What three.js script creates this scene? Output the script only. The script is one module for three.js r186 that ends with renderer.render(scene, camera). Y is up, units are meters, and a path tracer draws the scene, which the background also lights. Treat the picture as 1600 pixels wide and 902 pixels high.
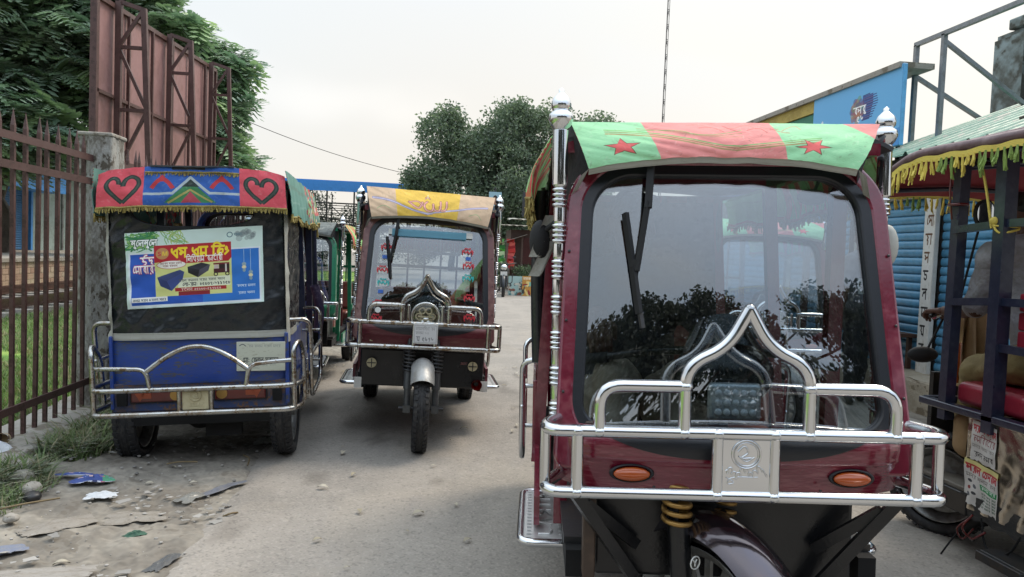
import * as THREE from 'three';
import { mergeGeometries, mergeVertices } from 'three/addons/utils/BufferGeometryUtils.js';
import { RoundedBoxGeometry } from 'three/addons/geometries/RoundedBoxGeometry.js';

// ---------- camera, sky, sun, exposure ----------
const scene = new THREE.Scene();
const camera = new THREE.PerspectiveCamera(42.48, 1024 / 577, 0.05, 400);
camera.rotation.order = 'YXZ';
camera.position.set(0, 1.3, 0);
camera.rotation.set(-0.0455, -0.1206, 0.04);
const renderer = new THREE.WebGLRenderer({ antialias: true });
renderer.toneMapping = THREE.LinearToneMapping;
renderer.toneMappingExposure = 1.66;
renderer.shadowMap.enabled = true;
const sun = new THREE.DirectionalLight(0xfff0dc, 1.5);
sun.position.set(14, 24, -10);
sun.castShadow = true;
sun.shadow.radius = 34;
sun.shadow.mapSize.set(2048, 2048);
Object.assign(sun.shadow.camera, { left: -40, right: 40, top: 40, bottom: -40, near: 1, far: 90 });
scene.add(sun, sun.target);

// ---------- seeded noise ----------
const hash = (n) => { n = Math.imul(n ^ (n >>> 16), 0x45d9f3b); n = Math.imul(n ^ (n >>> 16), 0x45d9f3b); return ((n ^ (n >>> 16)) >>> 0) / 4294967296; };
const rng = (s) => () => { s = (s + 0x6d2b79f5) | 0; let t = Math.imul(s ^ (s >>> 15), 1 | s); t = (t + Math.imul(t ^ (t >>> 7), 61 | t)) ^ t; return ((t ^ (t >>> 14)) >>> 0) / 4294967296; };
const h3 = (x, y, z) => hash(Math.imul(x, 374761393) ^ Math.imul(y, 668265263) ^ Math.imul(z, 1274126177));
const lerp = (a, b, t) => a + (b - a) * t, clamp = (x, a = 0, b = 1) => Math.min(b, Math.max(a, x)), sstep = (a, b, x) => { const t = clamp((x - a) / (b - a)); return t * t * (3 - 2 * t); };
function vn(x, y, z = 0) {
  const xi = Math.floor(x), yi = Math.floor(y), zi = Math.floor(z); let a = x - xi, b = y - yi, c = z - zi;
  a = a * a * (3 - 2 * a); b = b * b * (3 - 2 * b); c = c * c * (3 - 2 * c);
  const f = (k) => lerp(lerp(h3(xi, yi, zi + k), h3(xi + 1, yi, zi + k), a), lerp(h3(xi, yi + 1, zi + k), h3(xi + 1, yi + 1, zi + k), a), b);
  return lerp(f(0), f(1), c);
}
const fbm = (x, y, z = 0, o = 4) => { let s = 0, w = 0.5, t = 0; for (let i = 0; i < o; i++) { s += w * vn(x, y, z + i * 7); t += w; w *= 0.5; x *= 2.03; y *= 2.03; z *= 2.03; } return s / t; };
// tileable fractal noise, n x n
function tile(n, base, oct, seed) {
  const out = new Float32Array(n * n); let w = 0.5, tot = 0, p = base;
  for (let o = 0; o < oct; o++, p *= 2, w *= 0.5) {
    tot += w;
    const lat = new Float32Array(p * p); for (let i = 0; i < p * p; i++) lat[i] = hash(i * 7919 + seed * 104729 + o * 15485863);
    for (let y = 0; y < n; y++) {
      const fy = (y / n) * p, y0 = Math.floor(fy), y1 = (y0 + 1) % p; let b = fy - y0; b = b * b * (3 - 2 * b);
      for (let x = 0; x < n; x++) {
        const fx = (x / n) * p, x0 = Math.floor(fx), x1 = (x0 + 1) % p; let a = fx - x0; a = a * a * (3 - 2 * a);
        out[y * n + x] += w * lerp(lerp(lat[y0 * p + x0], lat[y0 * p + x1], a), lerp(lat[y1 * p + x0], lat[y1 * p + x1], a), b);
      }
    }
  }
  for (let i = 0; i < out.length; i++) out[i] /= tot;
  return out;
}
function tex(n, fn, metres = 1, srgb = true) {
  const d = new Uint8Array(n * n * 4);
  for (let i = 0; i < n * n; i++) { const c = fn(i, i % n, (i / n) | 0); d[i * 4] = clamp(c[0]) * 255; d[i * 4 + 1] = clamp(c[1] ?? c[0]) * 255; d[i * 4 + 2] = clamp(c[2] ?? c[0]) * 255; d[i * 4 + 3] = 255; }
  const t = new THREE.DataTexture(d, n, n);
  t.magFilter = THREE.LinearFilter; t.wrapS = t.wrapT = THREE.RepeatWrapping; t.repeat.set(1 / metres, 1 / metres);
  if (srgb) t.colorSpace = THREE.SRGBColorSpace;
  t.needsUpdate = true; return t;
}
function canvasTex(w, h, draw) {
  const c = document.createElement('canvas'); c.width = w; c.height = h; const x = c.getContext('2d'); draw(x, w, h);
  const t = new THREE.CanvasTexture(c); t.colorSpace = THREE.SRGBColorSpace; t.magFilter = THREE.LinearFilter; return t;
}
const mixc = (a, b, t) => [lerp(a[0], b[0], t), lerp(a[1], b[1], t), lerp(a[2], b[2], t)];
const hex = (h) => [(h >> 16) / 255, ((h >> 8) & 255) / 255, (h & 255) / 255];

// ---------- sky: thin bright overcast, warm towards the low sun ahead, bluer overhead and behind ----------
{
  const W = 512, H = 256, d = new Float32Array(W * H * 4), s = sun.position.clone().normalize();
  for (let j = 0; j < H; j++) for (let i = 0; i < W; i++) {
    const el = ((j + 0.5) / H - 0.5) * Math.PI, az = ((i + 0.5) / W - 0.5) * 2 * Math.PI, y = Math.sin(el), x = Math.cos(el) * Math.cos(az), z = Math.cos(el) * Math.sin(az);
    const k = (j * W + i) * 4, up = clamp(y);
    const q = 1 / (Math.max(y, 0) + 0.16), cl = fbm(x * q * 1.4 + 5, z * q * 1.4, 1.5, 5), streak = fbm(x * q * 0.9, z * q * 2.6 + 9, 4.2, 4);
    let c = mixc([0.57, 0.54, 0.49], [0.54, 0.60, 0.66], sstep(0.02, 0.62, up));
    const ahead = x * 0.1 - z; // towards the street's end
    c = mixc(c, [0.48, 0.585, 0.74], 0.85 * sstep(0.25, -0.7, ahead / Math.hypot(x, z, 1e-6)) * sstep(0.0, 0.25, up));
    c = mixc(c, [0.70, 0.675, 0.64], 0.5 * sstep(0.5, 0.78, cl));
    c = mixc(c, [0.52, 0.58, 0.68], 0.55 * sstep(0.5, 0.75, streak) * sstep(0.08, 0.4, up));
    c = mixc(c, [0.50, 0.565, 0.615], 0.6 * sstep(0.1, -0.55, x / Math.hypot(x, z, 1e-6)) * sstep(0.02, 0.2, up)); c = mixc(c, [0.66, 0.635, 0.57], 0.4 * sstep(0.0, 0.5, x / Math.hypot(x, z, 1e-6)) * sstep(0.02, 0.15, up) * sstep(-0.2, 0.5, ahead));
    const g = Math.pow(clamp(x * s.x + y * s.y + z * s.z), 6) * 0.18;
    const lift = 1 + 0.9 * sstep(0.32, 0.85, up);
    for (let n = 0; n < 3; n++) d[k + n] = (c[n] + g * [1, 0.95, 0.86][n]) * lift;
    d[k + 3] = 1;
  }
  const t = new THREE.DataTexture(d, W, H, THREE.RGBAFormat, THREE.FloatType);
  t.mapping = THREE.EquirectangularReflectionMapping; t.magFilter = t.minFilter = THREE.LinearFilter; t.wrapS = THREE.RepeatWrapping; t.needsUpdate = true;
  scene.background = t; scene.environment = t;
}

// ---------- geometry helpers ----------
const V = (x, y, z) => new THREE.Vector3(x, y, z), PI = Math.PI;
const counts = {};
const numbered = (n) => { const k = (counts[n] = (counts[n] ?? -1) + 1); return k ? n + '_' + String(k).padStart(3, '0') : n; };
function flat(g) { // plain non-indexed geometry with position, normal, uv only
  const k = g.userData?.uv; if (g.index) g = g.toNonIndexed();
  for (const a of Object.keys(g.attributes)) if (!['position', 'normal', 'uv'].includes(a)) g.deleteAttribute(a);
  if (!g.attributes.normal) g.computeVertexNormals();
  if (!g.attributes.uv) g.setAttribute('uv', new THREE.BufferAttribute(new Float32Array(g.attributes.position.count * 2), 2));
  g.userData = { uv: k }; return g;
}
function metric(g) { // uv in metres from the dominant side
  const p = g.attributes.position, n = g.attributes.normal, u = g.attributes.uv;
  for (let i = 0; i < p.count; i += 3) {
    let ax = 0, ay = 0, az = 0; for (let k = 0; k < 3; k++) { ax += Math.abs(n.getX(i + k)); ay += Math.abs(n.getY(i + k)); az += Math.abs(n.getZ(i + k)); }
    for (let k = i; k < i + 3; k++) if (ax >= ay && ax >= az) u.setXY(k, p.getZ(k), p.getY(k)); else if (ay >= az) u.setXY(k, p.getX(k), p.getZ(k)); else u.setXY(k, p.getX(k), p.getY(k));
  }
  return g;
}
const kept = (g) => { g.userData = { uv: true }; return g; };
function geo(...list) { const a = list.flat(9).filter(Boolean).map((g) => { const f = flat(g); return f.userData.uv ? f : metric(f); }); a.forEach((g) => (g.userData = {})); return a.length > 1 ? mergeGeometries(a) : a[0]; }
function P(parent, name, mat, ...list) {
  const m = new THREE.Mesh(geo(...list), mat); m.name = parent === scene ? numbered(name) : sub(parent, name);
  m.castShadow = m.receiveShadow = true; parent.add(m); return m;
}
function sub(parent, name) { const c = (parent.userData_names ??= {}); const k = (c[name] = (c[name] ?? -1) + 1); return k ? name + '_' + String(k).padStart(3, '0') : name; }
function thing(name, label, category, pos = [0, 0, 0], ry = 0, group) {
  const o = new THREE.Group(); o.name = numbered(name); o.position.set(...pos); o.rotation.y = ry; tag(o, label, category, group); scene.add(o); return o;
}
function tag(o, label, category, group) { o.userData.label = label; o.userData.category = category; if (group) o.userData.group = group; return o; }
const struct = (name, mat, ...g) => { const m = P(scene, name, mat, ...g); m.userData.kind = 'structure'; return m; };
const stuff = (m) => { m.userData.kind = 'stuff'; return m; };
const E3 = new THREE.Euler(), Q = new THREE.Quaternion();
function tr(g, x = 0, y = 0, z = 0, rx = 0, ry = 0, rz = 0) { if (Array.isArray(g)) return g.map((q) => tr(q, x, y, z, rx, ry, rz)); const k = g.userData; if (rx || ry || rz) g.applyQuaternion(Q.setFromEuler(E3.set(rx, ry, rz))); g.translate(x, y, z); g.userData = k; return g; }
const box = (w, h, d, x = 0, y = 0, z = 0, rx = 0, ry = 0, rz = 0) => tr(new THREE.BoxGeometry(w, h, d), x, y, z, rx, ry, rz);
const rbox = (w, h, d, r, x = 0, y = 0, z = 0, rx = 0, ry = 0, rz = 0) => tr(new RoundedBoxGeometry(w, h, d, 2, Math.min(r, w / 2.01, h / 2.01, d / 2.01)), x, y, z, rx, ry, rz);
const cyl = (r1, r2, h, x = 0, y = 0, z = 0, rx = 0, ry = 0, rz = 0, n = 18) => tr(new THREE.CylinderGeometry(r1, r2, h, n), x, y, z, rx, ry, rz);
const ball = (r, x = 0, y = 0, z = 0, sx = 1, sy = 1, sz = 1, n = 14) => { const g = new THREE.SphereGeometry(r, n, n >> 1); g.scale(sx, sy, sz); g.translate(x, y, z); return g; };
const arr = (p) => (Array.isArray(p) ? V(...p) : p);
function bar(a, b, w, d, spin = 0) { // round (d undefined) or square bar between two points
  a = arr(a); b = arr(b); const L = a.distanceTo(b), g = d === undefined ? new THREE.CylinderGeometry(w, w, L, 12) : new THREE.BoxGeometry(w, L, d);
  const dir = b.clone().sub(a).normalize(); if (spin) g.rotateY(spin);
  if (d !== undefined && Math.abs(dir.y) < 0.999) { const y = dir, x = V(0, 1, 0).cross(y).normalize(), z = x.clone().cross(y); g.applyMatrix4(new THREE.Matrix4().makeBasis(x, y, z)); } else g.applyQuaternion(new THREE.Quaternion().setFromUnitVectors(V(0, 1, 0), dir));
  g.translate((a.x + b.x) / 2, (a.y + b.y) / 2, (a.z + b.z) / 2); return g;
}
function pipe(pts, r, corner = 0.05, seg = 0, sides = 10) { // pipe along a polyline with rounded corners
  pts = pts.map(arr); const c = new THREE.CurvePath(); let prev = pts[0];
  for (let i = 1; i < pts.length - 1; i++) {
    const p = pts[i], k = Math.min(corner, p.distanceTo(pts[i - 1]) * 0.49, p.distanceTo(pts[i + 1]) * 0.49);
    const a = p.clone().add(pts[i - 1].clone().sub(p).setLength(k)), b = p.clone().add(pts[i + 1].clone().sub(p).setLength(k));
    c.add(new THREE.LineCurve3(prev, a)); c.add(new THREE.QuadraticBezierCurve3(a, p, b)); prev = b;
  }
  c.add(new THREE.LineCurve3(prev, pts[pts.length - 1]));
  const L = c.getLength(), g = new THREE.TubeGeometry(c, seg || Math.ceil(L / 0.02) + 4, r, sides, false);
  return [g, ball(r, ...pts[0].toArray(), 1, 1, 1, 8), ball(r, ...pts[pts.length - 1].toArray(), 1, 1, 1, 8)];
}
const tube = (pts, r, seg, sides = 8, closed = false) => new THREE.TubeGeometry(new THREE.CatmullRomCurve3(pts.map(arr), closed, 'centripetal'), seg ?? pts.length * 6, r, sides, closed);
const lathe = (pts, n = 24) => new THREE.LatheGeometry(pts.map(([r, y]) => new THREE.Vector2(r, y)), n);
function sheet(f, nu, nv, skip, uvf) { // a grid surface; skip(u,v) leaves holes
  const pos = [], uv = [], idx = [];
  for (let j = 0; j <= nv; j++) for (let i = 0; i <= nu; i++) { const u = i / nu, v = j / nv, p = f(u, v); pos.push(p[0], p[1], p[2]); const t = uvf ? uvf(u, v) : [u, v]; uv.push(t[0], t[1]); }
  for (let j = 0; j < nv; j++) for (let i = 0; i < nu; i++) { if (skip && skip((i + 0.5) / nu, (j + 0.5) / nv)) continue; const a = j * (nu + 1) + i, b = a + 1, c = a + nu + 1, d = c + 1; idx.push(a, b, d, a, d, c); }
  const g = new THREE.BufferGeometry(); g.setAttribute('position', new THREE.Float32BufferAttribute(pos, 3)); g.setAttribute('uv', new THREE.Float32BufferAttribute(uv, 2)); g.setIndex(idx); g.computeVertexNormals(); return kept(g);
}
function thick(f, nu, nv, t, skip, uvf) { // the same with a thickness
  const n = (u, v) => { const e = 0.004, a = V(...f(clamp(u + e), v)).sub(V(...f(clamp(u - e), v))), b = V(...f(u, clamp(v + e))).sub(V(...f(u, clamp(v - e)))); return a.cross(b).normalize(); };
  const back = (u, v) => { const p = f(u, v), m = n(u, v); return [p[0] - m.x * t, p[1] - m.y * t, p[2] - m.z * t]; };
  const A = sheet(f, nu, nv, skip, uvf), B = sheet(back, nu, nv, skip, uvf), ix = B.index.array; for (let i = 0; i < ix.length; i += 3) { const q = ix[i]; ix[i] = ix[i + 1]; ix[i + 1] = q; } B.computeVertexNormals();
  const edge = (g1) => sheet(g1, Math.max(nu, nv), 1, null, uvf ? (u, v) => uvf(u, 0) : null);
  return [A, B, edge((u, w) => (w < 0.5 ? back(u, 0) : f(u, 0))), edge((u, w) => (w < 0.5 ? f(u, 1) : back(u, 1))), edge((u, w) => (w < 0.5 ? f(0, u) : back(0, u))), edge((u, w) => (w < 0.5 ? back(1, u) : f(1, u)))];
}
function roundPoly(pts, rad) { // [x, y] corners with one radius each
  const s = new THREE.Path(), n = pts.length, P2 = pts.map((p) => new THREE.Vector2(...p));
  P2.forEach((p, i) => {
    const r = Array.isArray(rad) ? rad[i] : rad, a = P2[(i + n - 1) % n], b = P2[(i + 1) % n], u = a.clone().sub(p).setLength(r), w = b.clone().sub(p).setLength(r), q0 = p.clone().add(u), q1 = p.clone().add(w);
    if (!i) s.moveTo(q0.x, q0.y); else s.lineTo(q0.x, q0.y);
    s.bezierCurveTo(p.x + u.x * 0.45, p.y + u.y * 0.45, p.x + w.x * 0.45, p.y + w.y * 0.45, q1.x, q1.y);
  });
  s.closePath(); return s;
}
function extr(outer, holes, depth, bevel = 0.004, seg = 10) {
  const s = new THREE.Shape(outer.getPoints(seg)); for (const h of holes ?? []) s.holes.push(new THREE.Path(h.getPoints(seg)));
  return new THREE.ExtrudeGeometry(s, { depth, bevelEnabled: bevel > 0, bevelThickness: bevel, bevelSize: bevel, bevelSegments: 2, curveSegments: seg });
}
// ---------- materials ----------
const n1 = tile(256, 4, 6, 1), n2 = tile(256, 8, 5, 2), n3 = tile(256, 32, 3, 3), n4 = tile(256, 3, 4, 4), nF = tile(512, 64, 2, 5), nB = tile(512, 5, 6, 6), nC = tile(512, 12, 5, 7);
const bumpFine = tex(256, (i) => [n3[i] * 0.6 + n1[i] * 0.4], 0.25, false), bumpSoft = tex(256, (i) => [n1[i]], 0.6, false);
const roughVar = tex(256, (i) => [0.1, 0.45 + 0.55 * clamp(n2[i] * 0.7 + n1[i] * 0.5), 1], 0.5, false);
const M = (color, roughness = 0.6, metalness = 0, o = {}) => new THREE.MeshStandardMaterial({ color, roughness, metalness, ...o });
const MP = (color, roughness = 0.6, metalness = 0, o = {}) => new THREE.MeshPhysicalMaterial({ color, roughness, metalness, ...o });
// paint with patches of dust and chips: the matter has grain and outlines of its own
function worn(c, dirt, amount = 0.4, metres = 0.7, chips = 0) {
  c = hex(c); dirt = hex(dirt);
  return tex(256, (i) => { const g = n1[i] * 0.55 + n3[i] * 0.45, k = sstep(0.56 - amount * 0.25, 0.74, g) * amount + sstep(0.6, 0.7, n2[i]) * amount * 0.35; let q = mixc(c, dirt, clamp(k)); if (chips && n2[i] * 0.6 + n3[i] * 0.4 > 0.68 - chips * 0.12) q = mixc(q, dirt, 0.85); const f = 0.93 + 0.14 * n3[i]; return [q[0] * f, q[1] * f, q[2] * f]; }, metres);
}
const grimes = {};
function wornMat(c, dirt, amount, rough, o = {}, metres = 0.7, chips = 0) { // darker dirt on lighter paint shares a few grime maps; dust on dark paint has its own
  const lum = (h) => { const q = hex(h); return q[0] * 0.3 + q[1] * 0.6 + q[2] * 0.1; }, low = lum(dirt) < lum(c), b = [Math.round(amount * 4) / 4, chips ? 0.5 : 0];
  let map, color = 0xffffff;
  if (low) { const k = 'd' + b, strong = lum(dirt) / lum(c) < 0.6 ? 0.46 : 0.68, key = k + strong; const base = (grimes[key] ??= worn(0xffffff, strong < 0.5 ? 0x80766a : 0xb2aa9e, b[0], 1, b[1])); map = base.clone(); map.repeat.set(1 / metres, 1 / metres); map.needsUpdate = true; color = c; }
  else { const key = c + ',' + dirt + b; const base = (grimes[key] ??= worn(c, dirt, b[0], 1, b[1])); map = base.clone(); map.repeat.set(1 / metres, 1 / metres); map.needsUpdate = true; }
  return MP(color, 1, 0, { map, roughnessMap: roughVar, bumpMap: bumpFine, bumpScale: 0.0006, ...o, roughness: rough });
}
const chrome = M(0xd2d4d6, 0.15, 1, { roughnessMap: roughVar }), chromeDull = M(0xffffff, 0.34, 1, { map: worn(0xb9bab8, 0x7d6a55, 0.55, 0.35, 0.5), roughnessMap: roughVar });
const maroon = wornMat(0x690f27, 0x8d625c, 0.5, 0.3, { clearcoat: 1, clearcoatRoughness: 0.08 }), maroonDull = wornMat(0x5c1523, 0x7c6257, 0.4, 0.55, { clearcoat: 0.25, clearcoatRoughness: 0.3 });
const brownMaroon = wornMat(0x6d4442, 0x8d7868, 0.45, 0.5, { clearcoat: 0.3, clearcoatRoughness: 0.3 });
const bluePaint = wornMat(0x21418f, 0x4d4a4c, 0.55, 0.5, { clearcoat: 0.25, clearcoatRoughness: 0.3 }, 0.8, 0.3), greenPaint = wornMat(0x1c7a55, 0x4d5a4c, 0.35, 0.4, { clearcoat: 0.4, clearcoatRoughness: 0.2 });
const navyPaint = wornMat(0x1b2440, 0x4a4a4c, 0.4, 0.5, { clearcoat: 0.3 });
const black = wornMat(0x15171a, 0x2c2b29, 0.35, 0.6), blackSatin = wornMat(0x101114, 0x2a2826, 0.25, 0.4), dark = M(0x0c0c0d, 0.9);
const rubber = M(0x17181a, 0.75, 0, { bumpMap: bumpFine, bumpScale: 0.0006 }), gasket = MP(0x1b1d22, 0.35, 0, { bumpMap: bumpFine, bumpScale: 0.0003 });
const tyreMat = wornMat(0x1c1d20, 0x55504a, 0.55, 0.85, {}, 0.4), rimGrey = wornMat(0x8d8f8f, 0x4c463e, 0.5, 0.5, { metalness: 0.6 }), steelDark = wornMat(0x3a3b3d, 0x4c4034, 0.5, 0.55, { metalness: 0.5 });
const forkGrey = wornMat(0x5d6062, 0x4c4640, 0.4, 0.5, { metalness: 0.6 }), gold = M(0xa6834a, 0.4, 0.6, { roughnessMap: roughVar });
const tarp = wornMat(0x1f2326, 0x3b3d3c, 0.35, 0.36, { bumpMap: bumpSoft, bumpScale: 0.002, side: THREE.DoubleSide }, 0.5), paleTrim = wornMat(0xa9aaa2, 0x77736a, 0.4, 0.7);
const seatRed = wornMat(0x8f2436, 0x5f3a35, 0.3, 0.45, { clearcoat: 0.2 }), seatBrown = wornMat(0x8a5348, 0x6a4a40, 0.3, 0.4, { clearcoat: 0.25 });
const orangeLens = MP(0xb04d10, 0.25, 0, { clearcoat: 1, clearcoatRoughness: 0.1 }), redLens = MP(0x8e1420, 0.3, 0, { clearcoat: 0.8, map: worn(0xa01c28, 0x5f3a30, 0.45, 0.3) });
const glass = MP(0xd6dde0, 0.0, 0, { transmission: 1, thickness: 0, ior: 2.25, side: THREE.DoubleSide }), lampGlass = MP(0xffffff, 0.03, 0, { transmission: 1, thickness: 0, ior: 1.5 });
const lampDish = M(0xd6d8d6, 0.18, 1), whitePlate = wornMat(0xcfcfca, 0x8d8272, 0.35, 0.5), creamPlate = wornMat(0xb9b08e, 0x77694c, 0.5, 0.6);
const goldFringe = wornMat(0x9a8a4c, 0x5c5030, 0.5, 0.9, { side: THREE.DoubleSide }, 0.15), yellowFringe = wornMat(0xd6c35c, 0x8f9048, 0.5, 0.9, { side: THREE.DoubleSide }, 0.25), greenFringe = wornMat(0x7f9a4c, 0x5c7038, 0.5, 0.9, { side: THREE.DoubleSide }, 0.25);
const concrete = wornMat(0x9b968d, 0x5f5c55, 0.55, 0.9, { bumpMap: bumpFine, bumpScale: 0.004 }, 1.1, 0.4), concreteDark = wornMat(0x76787a, 0x33383a, 0.85, 0.95, { bumpMap: bumpFine, bumpScale: 0.006 }, 1.6, 0.7);
const rust = wornMat(0x563c38, 0x3c2c28, 0.5, 0.65, {}, 0.4, 0.4), rustBoard = wornMat(0x94706e, 0x7a5a58, 0.4, 0.7, {}, 2.5);
const cloth = (c, d, a = 0.3, o = {}) => wornMat(c, d, a, 0.9, { side: THREE.DoubleSide, bumpMap: bumpFine, bumpScale: 0.001, ...o }, 0.4);
const skin = M(0x4a2c1f, 0.55, 0, { bumpMap: bumpFine, bumpScale: 0.0006 }), hairBlack = M(0x0d0b0a, 0.6, 0, { bumpMap: bumpFine, bumpScale: 0.003 });

// ---------- Bengali lettering: strokes on a 10-unit grid, headline at y = 2 ----------
const GLY = {
  'এ': '8|1.4,2.6 1,4.8 2.6,6 4.2,4 6.6,3.4;2.4,6 4.4,8 6.6,10;6.6,3.2 6.6,10|n', 'স': '8|1,2.5 2,4 4,5 2.8,7.8 1.2,6.6 3,5.4 6.6,6.2;6.6,2 6.6,10', 'ম': '8|1.6,2 1.8,6 1,8.4 2.8,9.3 3.2,7.4 1.6,7 ;3.2,7.2 6.6,7.6;6.6,2 6.6,10',
  'ক': '9|4.4,2 4.4,10;4.4,4 1,6.8 4.4,9.6;4.4,5 7.4,4.4 8.2,6.4 7,8', 'ি': '3|1.4,2 1.4,10;1.4,2 1.6,-0.6 5,-1.6 8.6,0.2 9,2', 'ী': '3|1.6,2 1.6,10;1.6,2 1.4,-0.6 -2,-1.6 -5.4,0.2 -6,2', 'ং': '5|2.4,3 1.2,4.4 2.4,5.8 3.6,4.4 2.4,3;1,9.4 4.4,6.6|n',
  'ল': '9|1,4.5 2.6,5.6 2,8 .8,7 2.6,5 4.2,5.6 4,8.4;4.2,5.4 6,4.4 7.4,5.4;7.6,2 7.6,10', 'থ': '8|1.4,4 2.6,3 3.4,4.4 1.4,6.4 6.6,9.4;6.6,2 6.6,10', 'য': '8|1.6,2 4.6,4.4 1.2,7 6.6,9.6;6.6,2 6.6,10', 'য়': '8|1.6,2 4.6,4.4 1.2,7 6.6,9.6;6.6,2 6.6,10;3,10.6 3.6,11.2',
  'া': '3|1.6,2 1.6,10', 'ব': '8|6.6,2.4 1.2,6.2 6.6,9.6;6.6,2 6.6,10', 'র': '8|6.6,2.4 1.2,6.2 6.6,9.6;6.6,2 6.6,10;2.6,10.4 3.2,11', '্য': '5|.6,6 1.6,9.6 4.4,9 4.6,5', 'ট': '8|6.6,2 3,3.4 1.4,6.6 3.4,9.4 6.4,9;3,2 4.8,-1 6.8,-.6', 'গ': '7|1,5.6 2,3 3.6,4.6 2.6,6.8 1.2,6.4;5.6,2 5.6,10;3.6,4.4 5.6,6',
  'ু': '0|-3,10.6 -1,12.6 1,11.4 -.6,10.4', 'ে': '4|3.4,2.4 1.2,5.6 2,9.4 3.6,8.4|n', 'ঈ': '9|1.2,2 4,4 2,6 6.6,6 7.4,8.4 4,10;4,2 5,-1 8,-.6', 'দ': '8|2,2 2,6.4 5,4 6,5.8 4.2,8 6.8,10', 'ও': '8|1.4,4.4 2.8,3 3.6,5 1.6,7.6 4,9.6 6.8,7 5.6,3.4 4.4,4.6|n', 'শ': '8|1,7.6 2.4,3.4 3.8,6 5,3.2 6.4,5;6.6,2 6.6,10', 'ড': '8|3,2 3,4 6.6,5 6,9 2.2,9.4 1.2,6.6', 'ঃ': '4|2,4 2.4,4.6;2,8 2.4,8.6|n',
  'ন': '8|1,4.4 3,5.6 2,8 1,7 6.6,5.6;6.6,2 6.6,10', 'হ': '8|4,2 2,3.6 5.6,4.6 2,6.8 5.4,7.4 4,10.4', 'চ': '8|1.6,2 1.6,5.6 5.6,4.6 6.4,8 3.6,9.8 1.8,8', 'ণ': '8|1,4 2.6,3.6 3.4,6.6 6,4.4;6.6,2 6.6,10', 'ফ': '9|1.2,2 2.6,6 5,8 6,2;6,2 6,10;6,5 8.6,4.6 8.2,8.4', 'ঘ': '8|1.4,2 3.6,4 1.6,6 4,7 3,9.4 6.6,9;6.6,2 6.6,10', '্র': '0|-7,10.2 -4,12 -1,10.4', 'ত': '8|1.4,2 1.4,7 4,9.8 6.8,6.6 4.4,4 3,6.4', 'প': '8|1.4,2 2,6.6 6.6,5.4;6.6,2 6.6,10',
  '০': '7|3.5,3.4 1.2,6.6 3.5,9.8 5.8,6.6 3.5,3.4|n', '১': '7|5.4,9.6 1.4,8.6 1.6,4 4.4,3.4 5.2,5.4 3.4,6.2|n', '২': '7|1.2,4.6 4,3 5.4,5.4 2,9 5.8,9.8|n', '৩': '7|2.6,5.4 3.4,3.4 1.2,4.6 1.6,9 5.6,9 5.4,4.6|n', '৪': '7|1.4,3 5.2,5.4 2,8.2 3.4,10 5.6,7.6 1.8,4.4|n', '৬': '7|1.6,2.8 1.4,8.6 5,9.4 5.4,5.6 3.2,5.8|n', '৮': '7|1.2,3 3.6,9.8 5.4,5.4|n', '৯': '7|3.8,6.4 1.6,5 3.8,3 5,6 3.6,10|n', '-': '5|1,6.6 4,6.6|n', ' ': '5||n', ':': '4|2,4.6 2.2,5;2,8.4 2.2,8.8|n', '.': '4|2,9.6 2.3,9.8|n',
};
const glyphWidth = (s) => s.reduce((a, c) => a + parseFloat(GLY[c] ?? '8'), 0);
const letters = (t) => { const o = []; for (const ch of t) { if ((ch === '়') && o.length) o[o.length - 1] += ch; else if (o.length && o[o.length - 1] === '্') o[o.length - 1] += ch; else o.push(ch); } return o.flatMap((c) => (c === 'ো' ? ['ে', '', 'া'] : c === 'ঁ' ? [] : [c.replace('ড়', 'ড')])); };
function bangla(x, text, px, py, size, color, weight = 0.13, maxW = 0, outline) { // py = headline; size = height of a letter body
  let L = letters(text); // vowel signs written before their consonant
  const out = []; for (let i = 0; i < L.length; i++) { const c = L[i]; if (c === '') continue; if ((c === 'ি' || c === 'ে') && out.length) { const q = out.pop(); if (q === ' ') out.push(q, c); else out.push(c, q); } else out.push(c); } L = out;
  let k = size / 8; const w = glyphWidth(L) * k, sx = maxW && w > maxW ? maxW / w : 1;
  for (const pass of outline ? [1, 0] : [0]) {
    x.save(); x.translate(px, py); x.scale(k * sx, k); x.strokeStyle = pass ? outline : color; x.lineWidth = weight * 10 + (pass ? 1.4 : 0); x.lineCap = 'round'; x.lineJoin = 'round';
    for (const c of L) {
      const g = (GLY[c] ?? GLY['ব']).split('|'), gw = parseFloat(g[0]);
      if (g[2] !== 'n' && gw > 0) { x.beginPath(); x.moveTo(-0.2, 2); x.lineTo(gw + 0.2, 2); x.stroke(); }
      for (const st of (g[1] || '').split(';')) { const p = st.trim().split(' ').filter(Boolean).map((q) => q.split(',').map(Number)); if (!p.length) continue; x.beginPath(); x.moveTo(...p[0]); if (p.length === 2) x.lineTo(...p[1]); else { for (let i = 1; i < p.length - 1; i++) { const e = i === p.length - 2 ? p[i + 1] : [(p[i][0] + p[i + 1][0]) / 2, (p[i][1] + p[i + 1][1]) / 2]; x.quadraticCurveTo(p[i][0], p[i][1], e[0], e[1]); } } x.stroke(); }
      x.translate(gw, 0);
    }
    x.restore();
  }
  return w * sx;
}
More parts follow.
